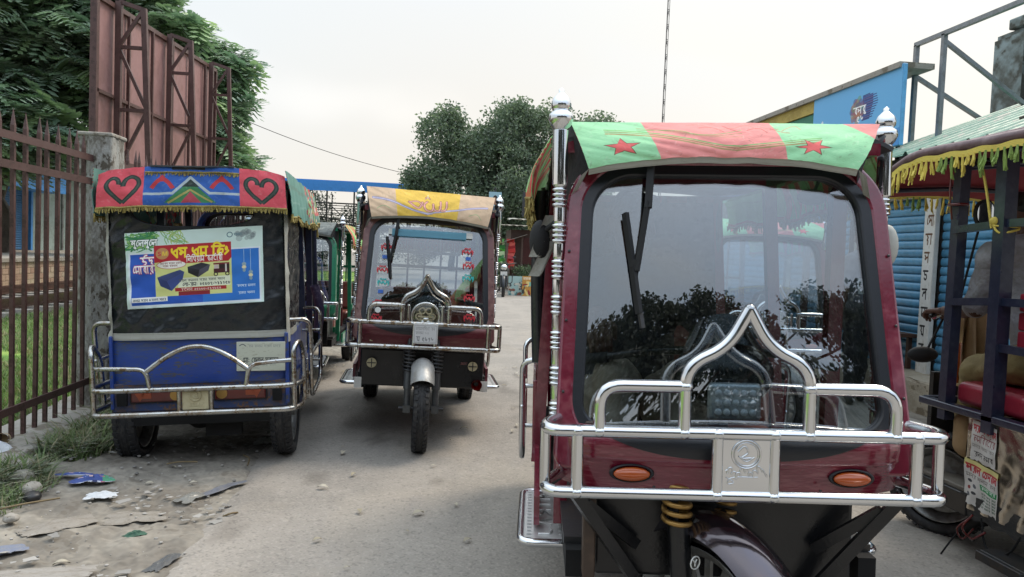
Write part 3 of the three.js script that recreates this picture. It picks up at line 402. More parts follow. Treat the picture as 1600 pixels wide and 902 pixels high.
// ---------- shops on the right ----------
{
  const wallM = wornMat(0x9a9a92, 0x5f625f, 0.6, 0.9, {}, 1.4, 0.3), slatM = [0x4c89ae, 0x4682a6, 0x538fb3, 0x40799b].map((c) => wornMat(c, 0x57707c, 0.5, 0.5, { clearcoat: 0.2 }, 0.9));
  const s = thing('shop_building', 'row of low shops with blue roller shutters under a green corrugated roof at the right', 'shop', [5, 0, 0]);
  P(s, 'wall', wallM, box(3.6, 2.45, 8.8, 2.0, 1.22, -8.6), box(0.16, 2.2, 0.2, 0.1, 1.1, -8.1), box(0.16, 2.2, 0.2, 0.1, 1.1, -4.6), box(0.16, 2.2, 0.3, 0.1, 1.1, -9.7));
  P(s, 'beam', wornMat(0x8e8f88, 0x54584f, 0.6, 0.9, {}, 0.9, 0.4), box(0.24, 0.42, 8.6, 0.05, 2.24, -8.6));
  const faded = M(0x20262a, 0.9); const fl = []; // what is left of painted lettering on the beam
  { const r = rng(61); for (let i = 0; i < 26; i++) { const z = -5.2 - i * 0.13 - r() * 0.06; fl.push(box(0.003, 0.1 + r() * 0.1, 0.014, -0.073, 2.2 + r() * 0.08, z, r() - 0.5)); if (r() < 0.6) fl.push(box(0.003, 0.014, 0.1, -0.0735, 2.3, z - 0.03)); if (r() < 0.5) fl.push(tr(new THREE.TorusGeometry(0.03, 0.007, 5, 12), -0.073, 2.19, z - 0.04, 0, PI / 2, 0)); } }
  P(s, 'lettering', faded, fl);
  const slat = (w) => { const pr = []; for (let i = 0; i <= 8; i++) { const t = i / 8; pr.push([-0.012 + (i === 8 ? 0.012 : 0) - 0.013 * Math.pow(Math.sin(Math.min(1, t * 1.12) * PI), 0.6), 0.084 * t]); } return geo(sheet((u, v) => { const k = v * 8, a = Math.min(7, Math.floor(k)), f = k - a; return [lerp(pr[a][0], pr[a + 1][0], f), lerp(pr[a][1], pr[a + 1][1], f), lerp(w / 2, -w / 2, u)]; }, 2, 16, null, (u, v) => [u * w, v * 0.1])); };
  const r = rng(14);
  for (const [zc, w] of [[-7.45, 1.2], [-5.72, 1.92], [-8.95, 1.35], [-11.0, 2.3]]) {
    const g = slat(w), sh = new THREE.Group(); sh.name = sub(s, 'roller_shutter'); s.add(sh);
    for (let i = 0; i < 21; i++) { const m = new THREE.Mesh(g, slatM[(r() * 4) | 0]); m.name = sub(sh, 'slat'); m.position.set(0.02 + r() * 0.003, 0.33 + i * 0.0855, zc); m.castShadow = m.receiveShadow = true; sh.add(m); }
    P(sh, 'bottom_rail', slatM[3], box(0.04, 0.05, w, 0.03, 0.31, zc)); for (const k of [-1, 1]) P(sh, 'guide_rail', steelDark, box(0.05, 1.8, 0.035, 0.03, 1.2, zc + k * (w / 2 + 0.02)));
  }
  // green corrugated roof
  const rf = thing('corrugated_roof', 'green corrugated iron roof over the blue shutters', 'roof', [4.62, 2.4, 0]), greenIron = wornMat(0x5f8a78, 0x8a8d82, 0.55, 0.6, { side: THREE.DoubleSide }, 1.3, 0.3), rr = rng(5);
  for (let i = 0; i < 6; i++) { const za = -2.6 - i * 0.86, zb = za - 0.88; const o = rr() * 0.05, f = (u, v) => { const z = lerp(za, zb, u), x = lerp(-0.02 - o, 2.6, v), c = Math.abs(((z * 4.6) % 1 + 1) % 1 - 0.5) * 2; return [x, 0.02 + x * 0.39 + 0.035 * sstep(0.62, 0.9, c) + (i % 2) * 0.006, z]; }; P(rf, 'sheet', greenIron, thick(f, 72, 3, 0.004, null, (u, v) => [u * 0.9, v * 2.6])); }
  P(rf, 'rafter', steelDark, box(0.05, 0.06, 5.2, 0.1, -0.02, -5.2), box(0.05, 0.06, 5.2, 0.6, 0.16, -5.2));
  for (const [x, z, a, l, lab] of [[0.9, -5.0, 0.4, 1.1, 'long dead branch lying across the middle of the green roof'], [1.3, -6.1, 1.2, 0.7, 'short dead twig lying beside the long one on the green roof'], [0.7, -5.6, 0.9, 0.8, 'crooked dead branch lying near the front edge of the green roof'], [0.5, -4.3, 0.2, 0.9, 'dead branch lying at the right end of the green roof']]) tag(P(scene, 'stick', bark, bar([4.62 + x - Math.cos(a) * l / 2, 2.47 + (x - Math.cos(a) * l / 2) * 0.39, z - Math.sin(a) * l / 2], [4.62 + x + Math.cos(a) * l / 2, 2.49 + (x + Math.cos(a) * l / 2) * 0.39, z + Math.sin(a) * l / 2], 0.018)), lab, 'branch', 'dead branches on the green roof');
  // empty sign frame on the roof
  const fr = thing('empty_signboard', 'empty grey steel sign frame standing on the green roof', 'sign frame', [5.3, 2.7, 0]), fm = wornMat(0x8d9094, 0x5f5a55, 0.4, 0.5, { metalness: 0.4 });
  P(fr, 'upright', fm, bar([0, 0, -7.69], [0, 1.07, -7.69], 0.045, 0.045)); P(fr, 'upright', fm, bar([0, 0, -7.25], [0, 1.07, -7.25], 0.045, 0.045)); P(fr, 'upright', fm, bar([0, 0, -5.2], [0, 1.07, -5.2], 0.045, 0.045));
  P(fr, 'top_rail', fm, bar([0, 1.08, -7.71], [0, 1.06, -3.6], 0.045, 0.045)); P(fr, 'brace', fm, bar([0.03, 1.02, -7.3], [1.1, 0.4, -7.35], 0.04, 0.04)); P(fr, 'brace', fm, bar([0.03, 0.74, -7.72], [1.0, 0.36, -7.9], 0.04, 0.04));
  // shop signs
  const sg = thing('shop_sign', 'large blue shop sign with white lettering and a colourful round emblem', 'sign', [4.97, 2.62, 0]);
  const blueSign = canvasTex(1024, 512, (x, w, h) => {
    x.fillStyle = '#68b0e2'; x.fillRect(0, 0, w, h); x.fillStyle = '#4c92d2'; x.beginPath(); x.moveTo(0, h); x.lineTo(w, h * 0.78); x.lineTo(w, h); x.fill();
    x.fillStyle = '#d6e2ea'; for (const [a, b, rot, l] of [[115, 250, 0.45, 50], [78, 330, 0.6, 52], [140, 335, -0.3, 58]]) { x.save(); x.translate(a, b); x.rotate(rot); x.beginPath(); x.ellipse(0, 0, 19, l, 0, 0, 7); x.fill(); x.restore(); } x.strokeStyle = '#68b0e2'; x.lineWidth = 6; x.beginPath(); x.arc(108, 290, 16, 0, 7); x.stroke();
    bangla(x, 'গ্রামীণফোন', 170, 275, 52, '#c3d6e4', 0.09, 240);
    for (let i = 0; i < 22; i++) { x.strokeStyle = ['#243a78', '#3a2f74', '#2a4a8c', '#5a2f66'][i % 4]; x.lineWidth = 7; x.beginPath(); const y = 120 + i * 8; x.moveTo(620, y); x.lineTo(700 + ((i * 53) % 110) * (1 - Math.abs(i - 9) / 22), y - 4); x.stroke(); }
    const cols = ['#b5554f', '#8a4a6c', '#4f4a80', '#c78a5a', '#6f9a6a']; for (let i = 0; i < 60; i++) { x.fillStyle = cols[i % 5]; x.globalAlpha = 0.5; x.beginPath(); x.arc(560 + Math.cos(i * 2.4) * (i % 9) * 8, 205 + Math.sin(i * 2.4) * (i % 9) * 10, 22, 0, 7); x.fill(); } x.globalAlpha = 1;
    bangla(x, 'বন্ধু', 520, 175, 46, '#f2f2f2', 0.15); bangla(x, '১৮', 560, 235, 46, '#f2f2f2', 0.15); bangla(x, 'সেন্টার', 780, 440, 34, '#9fc0de', 0.13);
  });
  const sm = M(0xffffff, 0.45, 0, { map: blueSign });
  P(sg, 'panel', wornMat(0x68b0e2, 0x2a5f86, 0.3, 0.5), rbox(0.05, 0.86, 1.8, 0.008, 0.002, 0.43, -8.27)); P(sg, 'print', sm, sheet((u, v) => [-0.0255, 0.855 - 0.85 * v, lerp(-9.165, -7.375, u)], 1, 1, null, (u, v) => [u, 1 - v]));
  P(sg, 'support', steelDark, bar([0.05, 0.4, -7.5], [0.05, -0.3, -7.5], 0.03, 0.03), bar([0.05, 0.4, -9.0], [0.05, -0.3, -9.0], 0.03, 0.03));
  const gs = thing('shop_sign', 'green shop sign with white letters under a yellow parapet band', 'sign', [5, 2.5, 0]);
  const greenSign = canvasTex(1024, 256, (x, w, h) => { x.fillStyle = '#3c7a63'; x.fillRect(0, 0, w, h); const r2 = rng(3); for (let i = 0; i < 260; i++) { x.fillStyle = r2() < 0.5 ? '#4c8a72' : '#33684f'; x.globalAlpha = 0.35; x.fillRect(r2() * w, r2() * h, 3 + r2() * 26, 2 + r2() * 8); } x.globalAlpha = 1; bangla(x, 'রমা এনই', 520, 90, 110, '#e8ebe4', 0.15, 500); bangla(x, 'স্টার', 120, 110, 90, '#e8ebe4', 0.14, 320); });
  P(gs, 'panel', M(0xffffff, 0.6, 0, { map: greenSign }), sheet((u, v) => [-0.02, 0.78 - 0.78 * v, lerp(-12.6, -9.19, u)], 1, 1, null, (u, v) => [u, 1 - v])); P(gs, 'board', wornMat(0x3c7a63, 0x2c5a48, 0.3, 0.6), box(0.04, 0.79, 3.42, 0.003, 0.39, -10.9));
  P(gs, 'parapet_band', wornMat(0xb5a050, 0x86784a, 0.5, 0.8), box(0.3, 0.15, 3.6, 0.11, 0.865, -10.98)); P(gs, 'coping', concrete, box(0.4, 0.06, 5.4, 0.12, 0.972, -10.1)); P(gs, 'parapet_wall', wallM, box(0.3, 0.95, 3.6, 0.19, 0.45, -10.98));
  // old concrete building behind
  const ob = thing('concrete_building', 'mouldy grey concrete stair tower behind the green roof', 'building', [7.6, 0, 0]), mould = wornMat(0x8b9a9c, 0x3d4547, 0.95, 0.95, { bumpMap: bumpSoft, bumpScale: 0.02 }, 2.6, 0.7);
  P(ob, 'wall', mould, sheet((u, v) => [0.02 * fbm(u * 30, v * 20, 3, 3), v * 4.5, lerp(-9.35, -4, u)], 60, 40, null, (u, v) => [u * 5.3, v * 4.5]), box(3, 4.48, 5.3, 1.55, 2.24, -6.68)); P(ob, 'parapet', mould, rbox(0.3, 0.14, 5.2, 0.02, 0.1, 4.58, -6.5)); P(ob, 'pilaster', mould, box(0.14, 4.4, 0.5, -0.04, 2.2, -9.0)); P(ob, 'recess_panel', wornMat(0x93b0b4, 0x4c5a5c, 0.8, 0.9, {}, 0.8, 0.6), box(0.05, 1.0, 0.5, -0.01, 3.7, -8.3));
  // ledge and bench
  const lg = struct('shop_ledge', wornMat(0xa69c8a, 0x6f675a, 0.6, 0.9, { bumpMap: bumpFine, bumpScale: 0.006 }, 1.1, 0.4), sheet((u, v) => { const z = lerp(-3, -13, v), pr = [[4.53, -0.02], [4.54, 0.27], [4.57, 0.3], [5.1, 0.3]], t = u * 3, i = Math.min(2, Math.floor(t)), f = t - i; return [lerp(pr[i][0], pr[i + 1][0], f) + (fbm(z * 3, u * 4, 2, 3) - 0.5) * 0.05 * (u < 0.9), lerp(pr[i][1], pr[i + 1][1], f) + (fbm(z * 6, u * 3, 5, 3) - 0.5) * 0.02, z]; }, 24, 300, null, (u, v) => [u, v * 10]));
  const post = thing('sign_post', 'tall white wooden post with black painted letters between the blue shutters', 'post', [4.94, 0.25, -6.76]);
  P(post, 'board', whitePlate, rbox(0.05, 1.82, 0.16, 0.006, 0, 0.91, 0));
  const pt = canvasTex(128, 1024, (x, w, h) => { x.fillStyle = '#c9c9c4'; x.fillRect(0, 0, w, h); const r3 = rng(9); for (let i = 0; i < 90; i++) { x.fillStyle = r3() < 0.5 ? '#b3aea4' : '#d8d8d4'; x.globalAlpha = 0.5; x.fillRect(r3() * w, r3() * h, 2 + r3() * 20, 2 + r3() * 30); } x.globalAlpha = 1; ['সো', 'হা', 'ন', 'চ', 'শ', 'মা', 'ঘ', 'র'].forEach((c, i) => bangla(x, c, 26, 105 + i * 104, 54, i < 3 ? '#5a3a22' : '#1c1a1a', 0.16, 84)); });
  P(post, 'painted_face', M(0xffffff, 0.6, 0, { map: pt }), sheet((u, v) => [-0.0265, 1.8 - 1.78 * v, lerp(-0.076, 0.076, u)], 1, 1, null, (u, v) => [u, 1 - v])); P(post, 'bolt', steelDark, cyl(0.012, 0.012, 0.01, -0.03, 1.74, 0, 0, 0, PI / 2));
  const bn = thing('bench', 'low dark wooden bench on the shop ledge behind the red windscreen', 'bench', [4.85, 0.3, -7.5]); P(bn, 'seat', wornMat(0x4a3326, 0x2c211a, 0.4, 0.7), rbox(0.3, 0.04, 1.1, 0.008, 0, 0.34, 0)); for (const z of [-0.48, 0.48]) for (const x of [-0.11, 0.11]) P(bn, 'leg', wornMat(0x4a3326, 0x2c211a, 0.4, 0.7), box(0.04, 0.32, 0.04, x, 0.16, z));
}
// ---------- stalls far down the road ----------
{
  const s = thing('roadside_stall', 'small dark wooden stall with a brown shutter and tin awning far down the road', 'stall', [3.55, 0, -26.5], 0), wood = wornMat(0x4f3a30, 0x30251f, 0.5, 0.8), tin = wornMat(0x9a968c, 0x5c5148, 0.7, 0.6);
  P(s, 'wall', wood, box(2.0, 2.2, 1.6, 0.55, 1.1, -0.8)); P(s, 'shutter', wornMat(0x5c2f2a, 0x3c2420, 0.4, 0.7), box(1.0, 0.95, 0.05, 0.5, 1.45, 0.03)); P(s, 'roof', tin, thick((u, v) => [lerp(-0.75, 1.7, u), 2.42 + 0.02 * Math.sin(u * 60) - 0.1 * v, lerp(-1.7, 0.5, v)], 40, 3, 0.01)); P(s, 'awning', tin, thick((u, v) => [lerp(-0.95, 0.05, u), 2.02 - 0.35 * (1 - u), lerp(0.05, 0.7, v)], 8, 3, 0.01)); P(s, 'post', wood, box(0.06, 2, 0.06, -0.1, 1, 0.5), box(0.06, 1.9, 0.06, -0.85, 0.95, 0.5)); P(s, 'counter', wood, box(1.6, 0.08, 0.5, 0.2, 0.82, 0.25));
  const packs = (n, label, cols, x) => { const t = thing('snack_packets', label, 'snack packets', [x, 0, -26.0]), r = rng(n); P(t, 'string', dark, bar([0, 1.95, 0], [0, 0.85, 0], 0.008)); for (let i = 0; i < 9; i++) P(t, 'packet', cols[i % cols.length], rbox(0.22 + r() * 0.05, 0.15, 0.05, 0.02, (r() - 0.5) * 0.08, 1.78 - i * 0.115, (r() - 0.5) * 0.06, (r() - 0.5) * 0.5, (r() - 0.5), (r() - 0.5) * 0.5)); };
  const pc = [MP(0x4f9a3a, 0.35), MP(0xb9cfa0, 0.4), MP(0x2f7a3a, 0.35)], pr = [MP(0xb8302c, 0.35), MP(0xc9564a, 0.4), MP(0x9a2028, 0.35)];
  packs(3, 'string of green snack packets hanging at the far stall', pc, 2.72); packs(4, 'string of red snack packets hanging at the far stall', pr, 3.05);
  const notice = (name, label, cat, pos, w, h, draw, ry = 0, rx = 0) => { const t = thing(name, label, cat, pos, ry); const m = canvasTex(128, 160, draw); P(t, 'board', steelDark, box(w, h, 0.03, 0, h / 2, 0, rx)); P(t, 'print', M(0xffffff, 0.6, 0, { map: m }), tr(sheet((u, v) => [lerp(-w / 2, w / 2, u), h - h * v, 0.017], 1, 1, null, (u, v) => [u, 1 - v]), 0, 0, 0.02 * Math.abs(Math.sin(rx)), rx)); return t; };
  const busy = (seed, bg, cols, txt) => (x, w, h) => { x.fillStyle = bg; x.fillRect(0, 0, w, h); const r = rng(seed); for (let i = 0; i < 26; i++) { x.fillStyle = cols[(r() * cols.length) | 0]; x.beginPath(); x.ellipse(r() * w, h * (0.25 + r() * 0.7), 5 + r() * 20, 4 + r() * 14, r() * 3, 0, 7); x.fill(); } for (let i = 0; i < txt; i++) bangla(x, 'মরবনকলস', 8, 8 + i * 24, 16, '#f0ead8', 0.16, 110); };
  notice('notice_board', 'pale notice board with portraits standing on the roadside by the far stall', 'notice board', [2.98, 0, -23.5], 0.52, 0.62, busy(1, '#a9c4be', ['#3f4a4c', '#8a5a4a', '#d8d4c4', '#5a8a86'], 0));
  notice('notice_board', 'colourful orange and green notice board on the roadside beside the black post', 'notice board', [3.42, 0, -23.3], 0.56, 0.64, busy(2, '#b8863c', ['#4f7a6a', '#8a2f2a', '#d8c07a', '#3a3a34', '#7ab0a0'], 1));
  notice('hanging_sign', 'faded orange sign leaning above the stall roof', 'sign', [3.62, 2.62, -25.4], 0.6, 0.86, busy(3, '#a5684e', ['#8c4f3f', '#b98468'], 4), -0.25, -0.1); notice('hanging_sign', 'blue sign leaning behind the faded orange sign', 'sign', [4.06, 2.6, -25.6], 0.34, 0.85, busy(4, '#3c66a0', ['#4f7ab4'], 2), -0.5, -0.1);
  notice('portrait_banner', 'pale blue portrait banner hanging in front of the far trees', 'banner', [2.3, 2.55, -24.6], 0.42, 0.8, (x, w, h) => { x.fillStyle = '#8fb0bc'; x.fillRect(0, 0, w, h); x.fillStyle = '#2c2a2c'; x.beginPath(); x.ellipse(64, 52, 26, 30, 0, 0, 7); x.fill(); x.fillStyle = '#8a6450'; x.beginPath(); x.ellipse(64, 62, 19, 24, 0, 0, 7); x.fill(); x.fillStyle = '#4a5a66'; x.fillRect(28, 92, 72, 60); }); tag(P(scene, 'banner_pole', steelDark, bar([2.3, 0, -24.66], [2.3, 3.5, -24.66], 0.03)), 'thin pole carrying the pale blue portrait banner', 'pole');
  notice('price_list', 'long white paper price list on the side of the far stall', 'price list', [3.98, 1.0, -25.86], 0.36, 1.15, (x, w, h) => { x.fillStyle = '#c4d0d2'; x.fillRect(0, 0, w, h); for (let i = 0; i < 12; i++) bangla(x, 'কলমবনস', 10, 8 + i * 12, 8, '#5a6a74', 0.14, 100); });
  const bag = thing('plastic_sheet', 'crumpled grey plastic sheet on the stall roof edge', 'plastic sheet', [3.25, 2.46, -25.9]); P(bag, 'sheet', paleTrim, thick((u, v) => [lerp(-0.35, 0.35, u), 0.12 * fbm(u * 4, v * 4, 2) + 0.02, lerp(-0.2, 0.25, v)], 14, 10, 0.01));
  for (const [x, z, h, l] of [[2.5, -25.2, 0.8, 'leafy roadside bush behind the parked motorcycle'], [3.35, -24.3, 0.7, 'potted green bush in front of the far stall']]) { const t = thing('bush', l, 'bush', [x, 0, z]), r = rng(x * 100 | 0), L = []; for (let i = 0; i < 170; i++) { const a = r() * 6.28, d = Math.sqrt(r()) * 0.34; L.push([Math.cos(a) * d, 0.2 + r() * h, Math.sin(a) * d, r() * 6, 0.6 + r() * 0.5, r() - 0.5, r() - 0.5]); } P(t, 'stem', bark, bar([0, 0, 0], [0, h * 0.8, 0], 0.03)); scatter(t, 'foliage', leafSpray(12, 10, 0.1, 0.24), leafMat(), L, () => mixc([0.03, 0.06, 0.025], [0.11, 0.17, 0.06], r())); }
}
{ // motorcycle
  const m = thing('motorcycle', 'dark parked motorcycle with a white number plate at the far roadside', 'motorcycle', [2.52, 0, -23.0], -0.12);
  const wheel = (z, nm) => { const w = new THREE.Group(); w.name = sub(m, 'wheel'); m.add(w); P(w, 'tyre', tyreMat, tr(new THREE.TorusGeometry(0.27, 0.05, 10, 28), 0, 0.31, z, 0, PI / 2, 0)); P(w, 'rim', rimGrey, tr(new THREE.TorusGeometry(0.22, 0.015, 6, 24), 0, 0.31, z, 0, PI / 2, 0), ...[0, 1, 2].map((k) => tr(box(0.02, 0.44, 0.03), 0, 0.31, z, k * 1.05))); };
  wheel(0.6); wheel(-0.62); const md = wornMat(0x22262c, 0x3c3a38, 0.3, 0.4);
  P(m, 'fuel_tank', md, ball(0.2, 0, 0.82, 0.12, 0.75, 0.7, 1.4)); P(m, 'seat', rubber, rbox(0.26, 0.1, 0.7, 0.04, 0, 0.82, -0.4, 0.08)); P(m, 'engine', steelDark, rbox(0.26, 0.36, 0.4, 0.06, 0, 0.45, 0)); P(m, 'fork', steelDark, bar([0.09, 0.31, 0.6], [0.09, 0.98, 0.36], 0.022), bar([-0.09, 0.31, 0.6], [-0.09, 0.98, 0.36], 0.022)); P(m, 'handlebar', steelDark, pipe([[-0.36, 1.04, 0.2], [-0.12, 1.0, 0.36], [0.12, 1.0, 0.36], [0.36, 1.04, 0.2]], 0.016, 0.06)); P(m, 'headlight', lampDish, ball(0.1, 0, 0.9, 0.48, 1, 1, 0.8)); P(m, 'front_mudguard', md, tr(new THREE.TorusGeometry(0.32, 0.06, 6, 14, 2), 0, 0.31, 0.6, 0, -PI / 2, 0)); P(m, 'mirror', steelDark, ball(0.05, 0.3, 1.22, 0.25, 1, 0.8, 0.3), bar([0.28, 1.04, 0.25], [0.3, 1.2, 0.25], 0.008)); P(m, 'mirror', steelDark, ball(0.05, -0.3, 1.22, 0.25, 1, 0.8, 0.3), bar([-0.28, 1.04, 0.25], [-0.3, 1.2, 0.25], 0.008)); P(m, 'number_plate', whitePlate, box(0.2, 0.12, 0.01, 0, 0.72, 0.56)); P(m, 'leg_guard', steelDark, pipe([[-0.26, 0.7, 0.34], [-0.26, 0.42, 0.36], [0.26, 0.42, 0.36], [0.26, 0.7, 0.34]], 0.014, 0.08)); P(m, 'exhaust', chromeDull, bar([0.14, 0.3, 0.1], [0.16, 0.36, -0.8], 0.045)); P(m, 'stand', steelDark, bar([-0.08, 0.3, 0], [-0.26, 0.02, -0.05], 0.014));
}
// ---------- cloth prints ----------
const weave = (x, w, h, seed, a = 0.16) => { const r = rng(seed); for (let i = 0; i < 500; i++) { x.globalAlpha = a * r(); x.fillStyle = r() < 0.5 ? '#5a4a40' : '#e8e0d4'; x.beginPath(); x.ellipse(r() * w, r() * h, 2 + r() * 14, 1 + r() * 5, r() * 3, 0, 7); x.fill(); } x.globalAlpha = 1; };
const star = (x, cx, cy, R, c, n = 5, rot = -PI / 2) => { x.fillStyle = c; x.beginPath(); for (let i = 0; i < n * 2; i++) { const q = i % 2 ? R * 0.42 : R, a = rot + i * PI / n; x.lineTo(cx + Math.cos(a) * q * 1.25, cy + Math.sin(a) * q); } x.fill(); };
const swish = (x, pts, c, lw) => { x.strokeStyle = c; x.lineWidth = lw; x.lineCap = 'round'; x.beginPath(); x.moveTo(...pts[0]); for (let i = 1; i < pts.length - 1; i++) x.quadraticCurveTo(...pts[i], (pts[i][0] + pts[i + 1][0]) / 2, (pts[i][1] + pts[i + 1][1]) / 2); x.lineTo(...pts[pts.length - 1]); x.stroke(); };
const clothMat = (t, o = {}) => MP(0xffffff, 0.75, 0, { map: t, side: THREE.DoubleSide, bumpMap: bumpFine, bumpScale: 0.0008, ...o });
const redGreenCloth = clothMat(canvasTex(1024, 256, (x, w, h) => {
  x.fillStyle = '#da8883'; x.fillRect(0, 0, w, h); x.fillStyle = '#93cd9c'; x.beginPath(); x.moveTo(0, 0); x.lineTo(235, 0); x.lineTo(262, h); x.lineTo(0, h); x.fill(); x.beginPath(); x.moveTo(660, 0); x.lineTo(905, 0); x.lineTo(w, 90); x.lineTo(w, h); x.lineTo(740, h); x.fill();
  for (const [a, c, l] of [[0, '#7d7a3e', 5], [14, '#9a8a5a', 9], [-12, '#6fa860', 7]]) { swish(x, [[100, 70 + a], [260, 90 + a], [380, 150 + a], [520, 205 + a], [660, 170 + a], [840, 120 + a]], c, l); swish(x, [[210, 60 - a], [330, 60 + a], [420, 120], [560, 90 + a * 2]], c, 3); }
  for (const [a, b] of [[140, 0], [820, 1]]) { star(x, a, 168, 52, '#d9605e', 5 + b, -PI / 2 + b * 0.4); x.strokeStyle = '#5a4a34'; x.lineWidth = 2.5; x.stroke(); }
  for (let i = 0; i < 9; i++) swish(x, [[380 + i * 40, 30 + (i % 3) * 18], [420 + i * 40, 12 + (i % 4) * 22], [460 + i * 38, 50 + (i % 2) * 30]], i % 2 ? '#b84f48' : '#c9786a', 3); weave(x, w, h, 3);
}));
const sideRedGreen = clothMat(canvasTex(512, 128, (x, w, h) => { x.fillStyle = '#c8403e'; x.fillRect(0, 0, w, h); for (let i = 0; i < 7; i++) { x.fillStyle = i % 2 ? '#6fae5a' : '#8fc47c'; x.beginPath(); x.moveTo(i * 80, 0); x.lineTo(i * 80 + 46, 0); x.lineTo(i * 80 + 74, h); x.lineTo(i * 80 + 30, h); x.fill(); swish(x, [[i * 80 + 10, h], [i * 80 + 30, 60], [i * 80 + 12, 20]], '#7a8a4a', 6); swish(x, [[i * 80 + 40, h], [i * 80 + 62, 70], [i * 80 + 50, 20]], '#e08a7a', 5); } x.fillStyle = '#b0643c'; x.fillRect(0, h - 12, w, 12); weave(x, w, h, 5, 0.25); }));
const beigeCloth = clothMat(canvasTex(1024, 256, (x, w, h) => {
  x.fillStyle = '#cfb192'; x.fillRect(0, 0, w, h); x.fillStyle = '#e0b84c'; x.fillRect(225, 0, 520, h);
  for (const [c, l] of [['#8f86a8', 20], ['#c9c2d4', 9]]) { swish(x, [[40, 95], [160, 100], [330, 190], [470, 232], [520, 222]], c, l); swish(x, [[980, 105], [860, 120], [720, 170], [560, 205], [480, 235]], c, l * 0.8); }
  const p = (pts, l) => { swish(x, pts, '#8a5a4a', l + 7); swish(x, pts, '#e3a59a', l); }; // flowing calligraphy
  p([[640, 95], [650, 170], [600, 195], [585, 150]], 13); p([[590, 100], [600, 185], [545, 200], [530, 140]], 13); p([[530, 130], [540, 200], [470, 205], [450, 140], [480, 110]], 13); p([[440, 120], [420, 190], [370, 160], [330, 120]], 14); p([[330, 125], [400, 100], [440, 150]], 9); p([[465, 80], [480, 50], [500, 80]], 6);
  swish(x, [[484, 40], [484, 75]], '#d8cf9a', 8); swish(x, [[60, 190], [110, 150], [170, 190]], '#8fae7a', 4); swish(x, [[840, 200], [900, 160], [950, 215]], '#8fae7a', 4); weave(x, w, h, 8, 0.12);
}));
const flowerCloth = clothMat(canvasTex(512, 128, (x, w, h) => { x.fillStyle = '#5f8a80'; x.fillRect(0, 0, w, h); const r = rng(12); for (let i = 0; i < 190; i++) { x.fillStyle = ['#b8343c', '#c9565a', '#a9bca4', '#4f7a52', '#d8c9b4', '#86a86a', '#7a2a34'][(r() * 7) | 0]; x.beginPath(); x.ellipse(r() * w, r() * h, 5 + r() * 14, 4 + r() * 9, r() * 3, 0, 7); x.fill(); } x.fillStyle = '#c9a83c'; x.fillRect(0, 0, 10, h); weave(x, w, h, 6, 0.2); }));
const greyStarCloth = clothMat(canvasTex(512, 128, (x, w, h) => { x.fillStyle = '#6f7470'; x.fillRect(0, 0, w, h); star(x, 300, 36, 30, '#d8605a'); star(x, 400, 78, 20, '#d8605a'); star(x, 100, 40, 30, '#d8605a'); swish(x, [[250, 90], [330, 40], [480, 30]], '#9aa098', 4); swish(x, [[40, 90], [130, 60], [220, 40]], '#9aa098', 4); weave(x, w, h, 9); }));
const aluminium = M(0xd8d8d6, 0.42, 0.75, { roughnessMap: roughVar });
const gusset = cloth(0x14161c, 0x2a2a2c, 0.2);
const roofCloth = cloth(0x3a3c40, 0x5a5854, 0.4);

// ---------- wheels ----------
function wheelParts(root, name, x, z, r, w, o = {}) {
  const t = new THREE.Group(); t.name = sub(root, name); t.position.set(x, r, z); t.rotation.y = o.steer ?? 0; root.add(t);
  const pr = []; for (let i = 0; i <= 16; i++) { const a = -PI * 0.82 + (i / 16) * PI * 1.64, s = Math.sign(Math.sin(a)) * Math.pow(Math.abs(Math.sin(a)), 0.75) * w / 2, q = r - w * 0.62 + Math.pow(Math.max(0, Math.cos(a) * 0.5 + 0.5), 0.8) * w * 0.62; pr.push([q, s]); }
  const treads = []; const nb = 44; for (let i = 0; i < nb; i++) { const a = i / nb * 2 * PI; for (const s of [-1, 1]) { const b = box(w * 0.26, 0.012, 2 * PI * r / nb * 0.55, s * w * 0.33, r - w * 0.045, 0, 0, 0, -s * 0.5); b.rotateX(a + (s > 0 ? PI / nb : 0)); treads.push(b); } } for (const s of [-0.1, 0.1]) treads.push(tr(new THREE.TorusGeometry(r - 0.003, 0.006, 5, 60), s * w, 0, 0, 0, PI / 2, 0));
  P(t, 'tyre', tyreMat, tr(lathe(pr, 56), 0, 0, 0, 0, 0, PI / 2), treads);
  const ri = r - w * 0.66; P(t, 'rim', o.rim ?? rimGrey, tr(lathe([[ri, -w * 0.38], [ri + 0.012, -w * 0.42], [ri - 0.02, -w * 0.25], [ri - 0.035, 0], [ri - 0.02, w * 0.25], [ri + 0.012, w * 0.42], [ri, w * 0.38]], 40), 0, 0, 0, 0, 0, PI / 2));
  P(t, 'hub', o.rim ?? rimGrey, cyl(0.045, 0.045, w * 0.9, 0, 0, 0, 0, 0, PI / 2), o.disc ? [cyl(ri - 0.02, ri - 0.02, 0.012, w * 0.08, 0, 0, 0, 0, PI / 2, 36), ...[0, 1, 2, 3].map((k) => cyl(0.014, 0.014, 0.02, w * 0.12, Math.cos(k * 1.57 + 0.4) * ri * 0.55, Math.sin(k * 1.57 + 0.4) * ri * 0.55, 0, 0, PI / 2, 10))] : [...Array(9)].map((_, k) => tr(box(0.012, ri * 1.9, 0.02), 0, 0, 0, k * PI / 9)));
  return t;
}
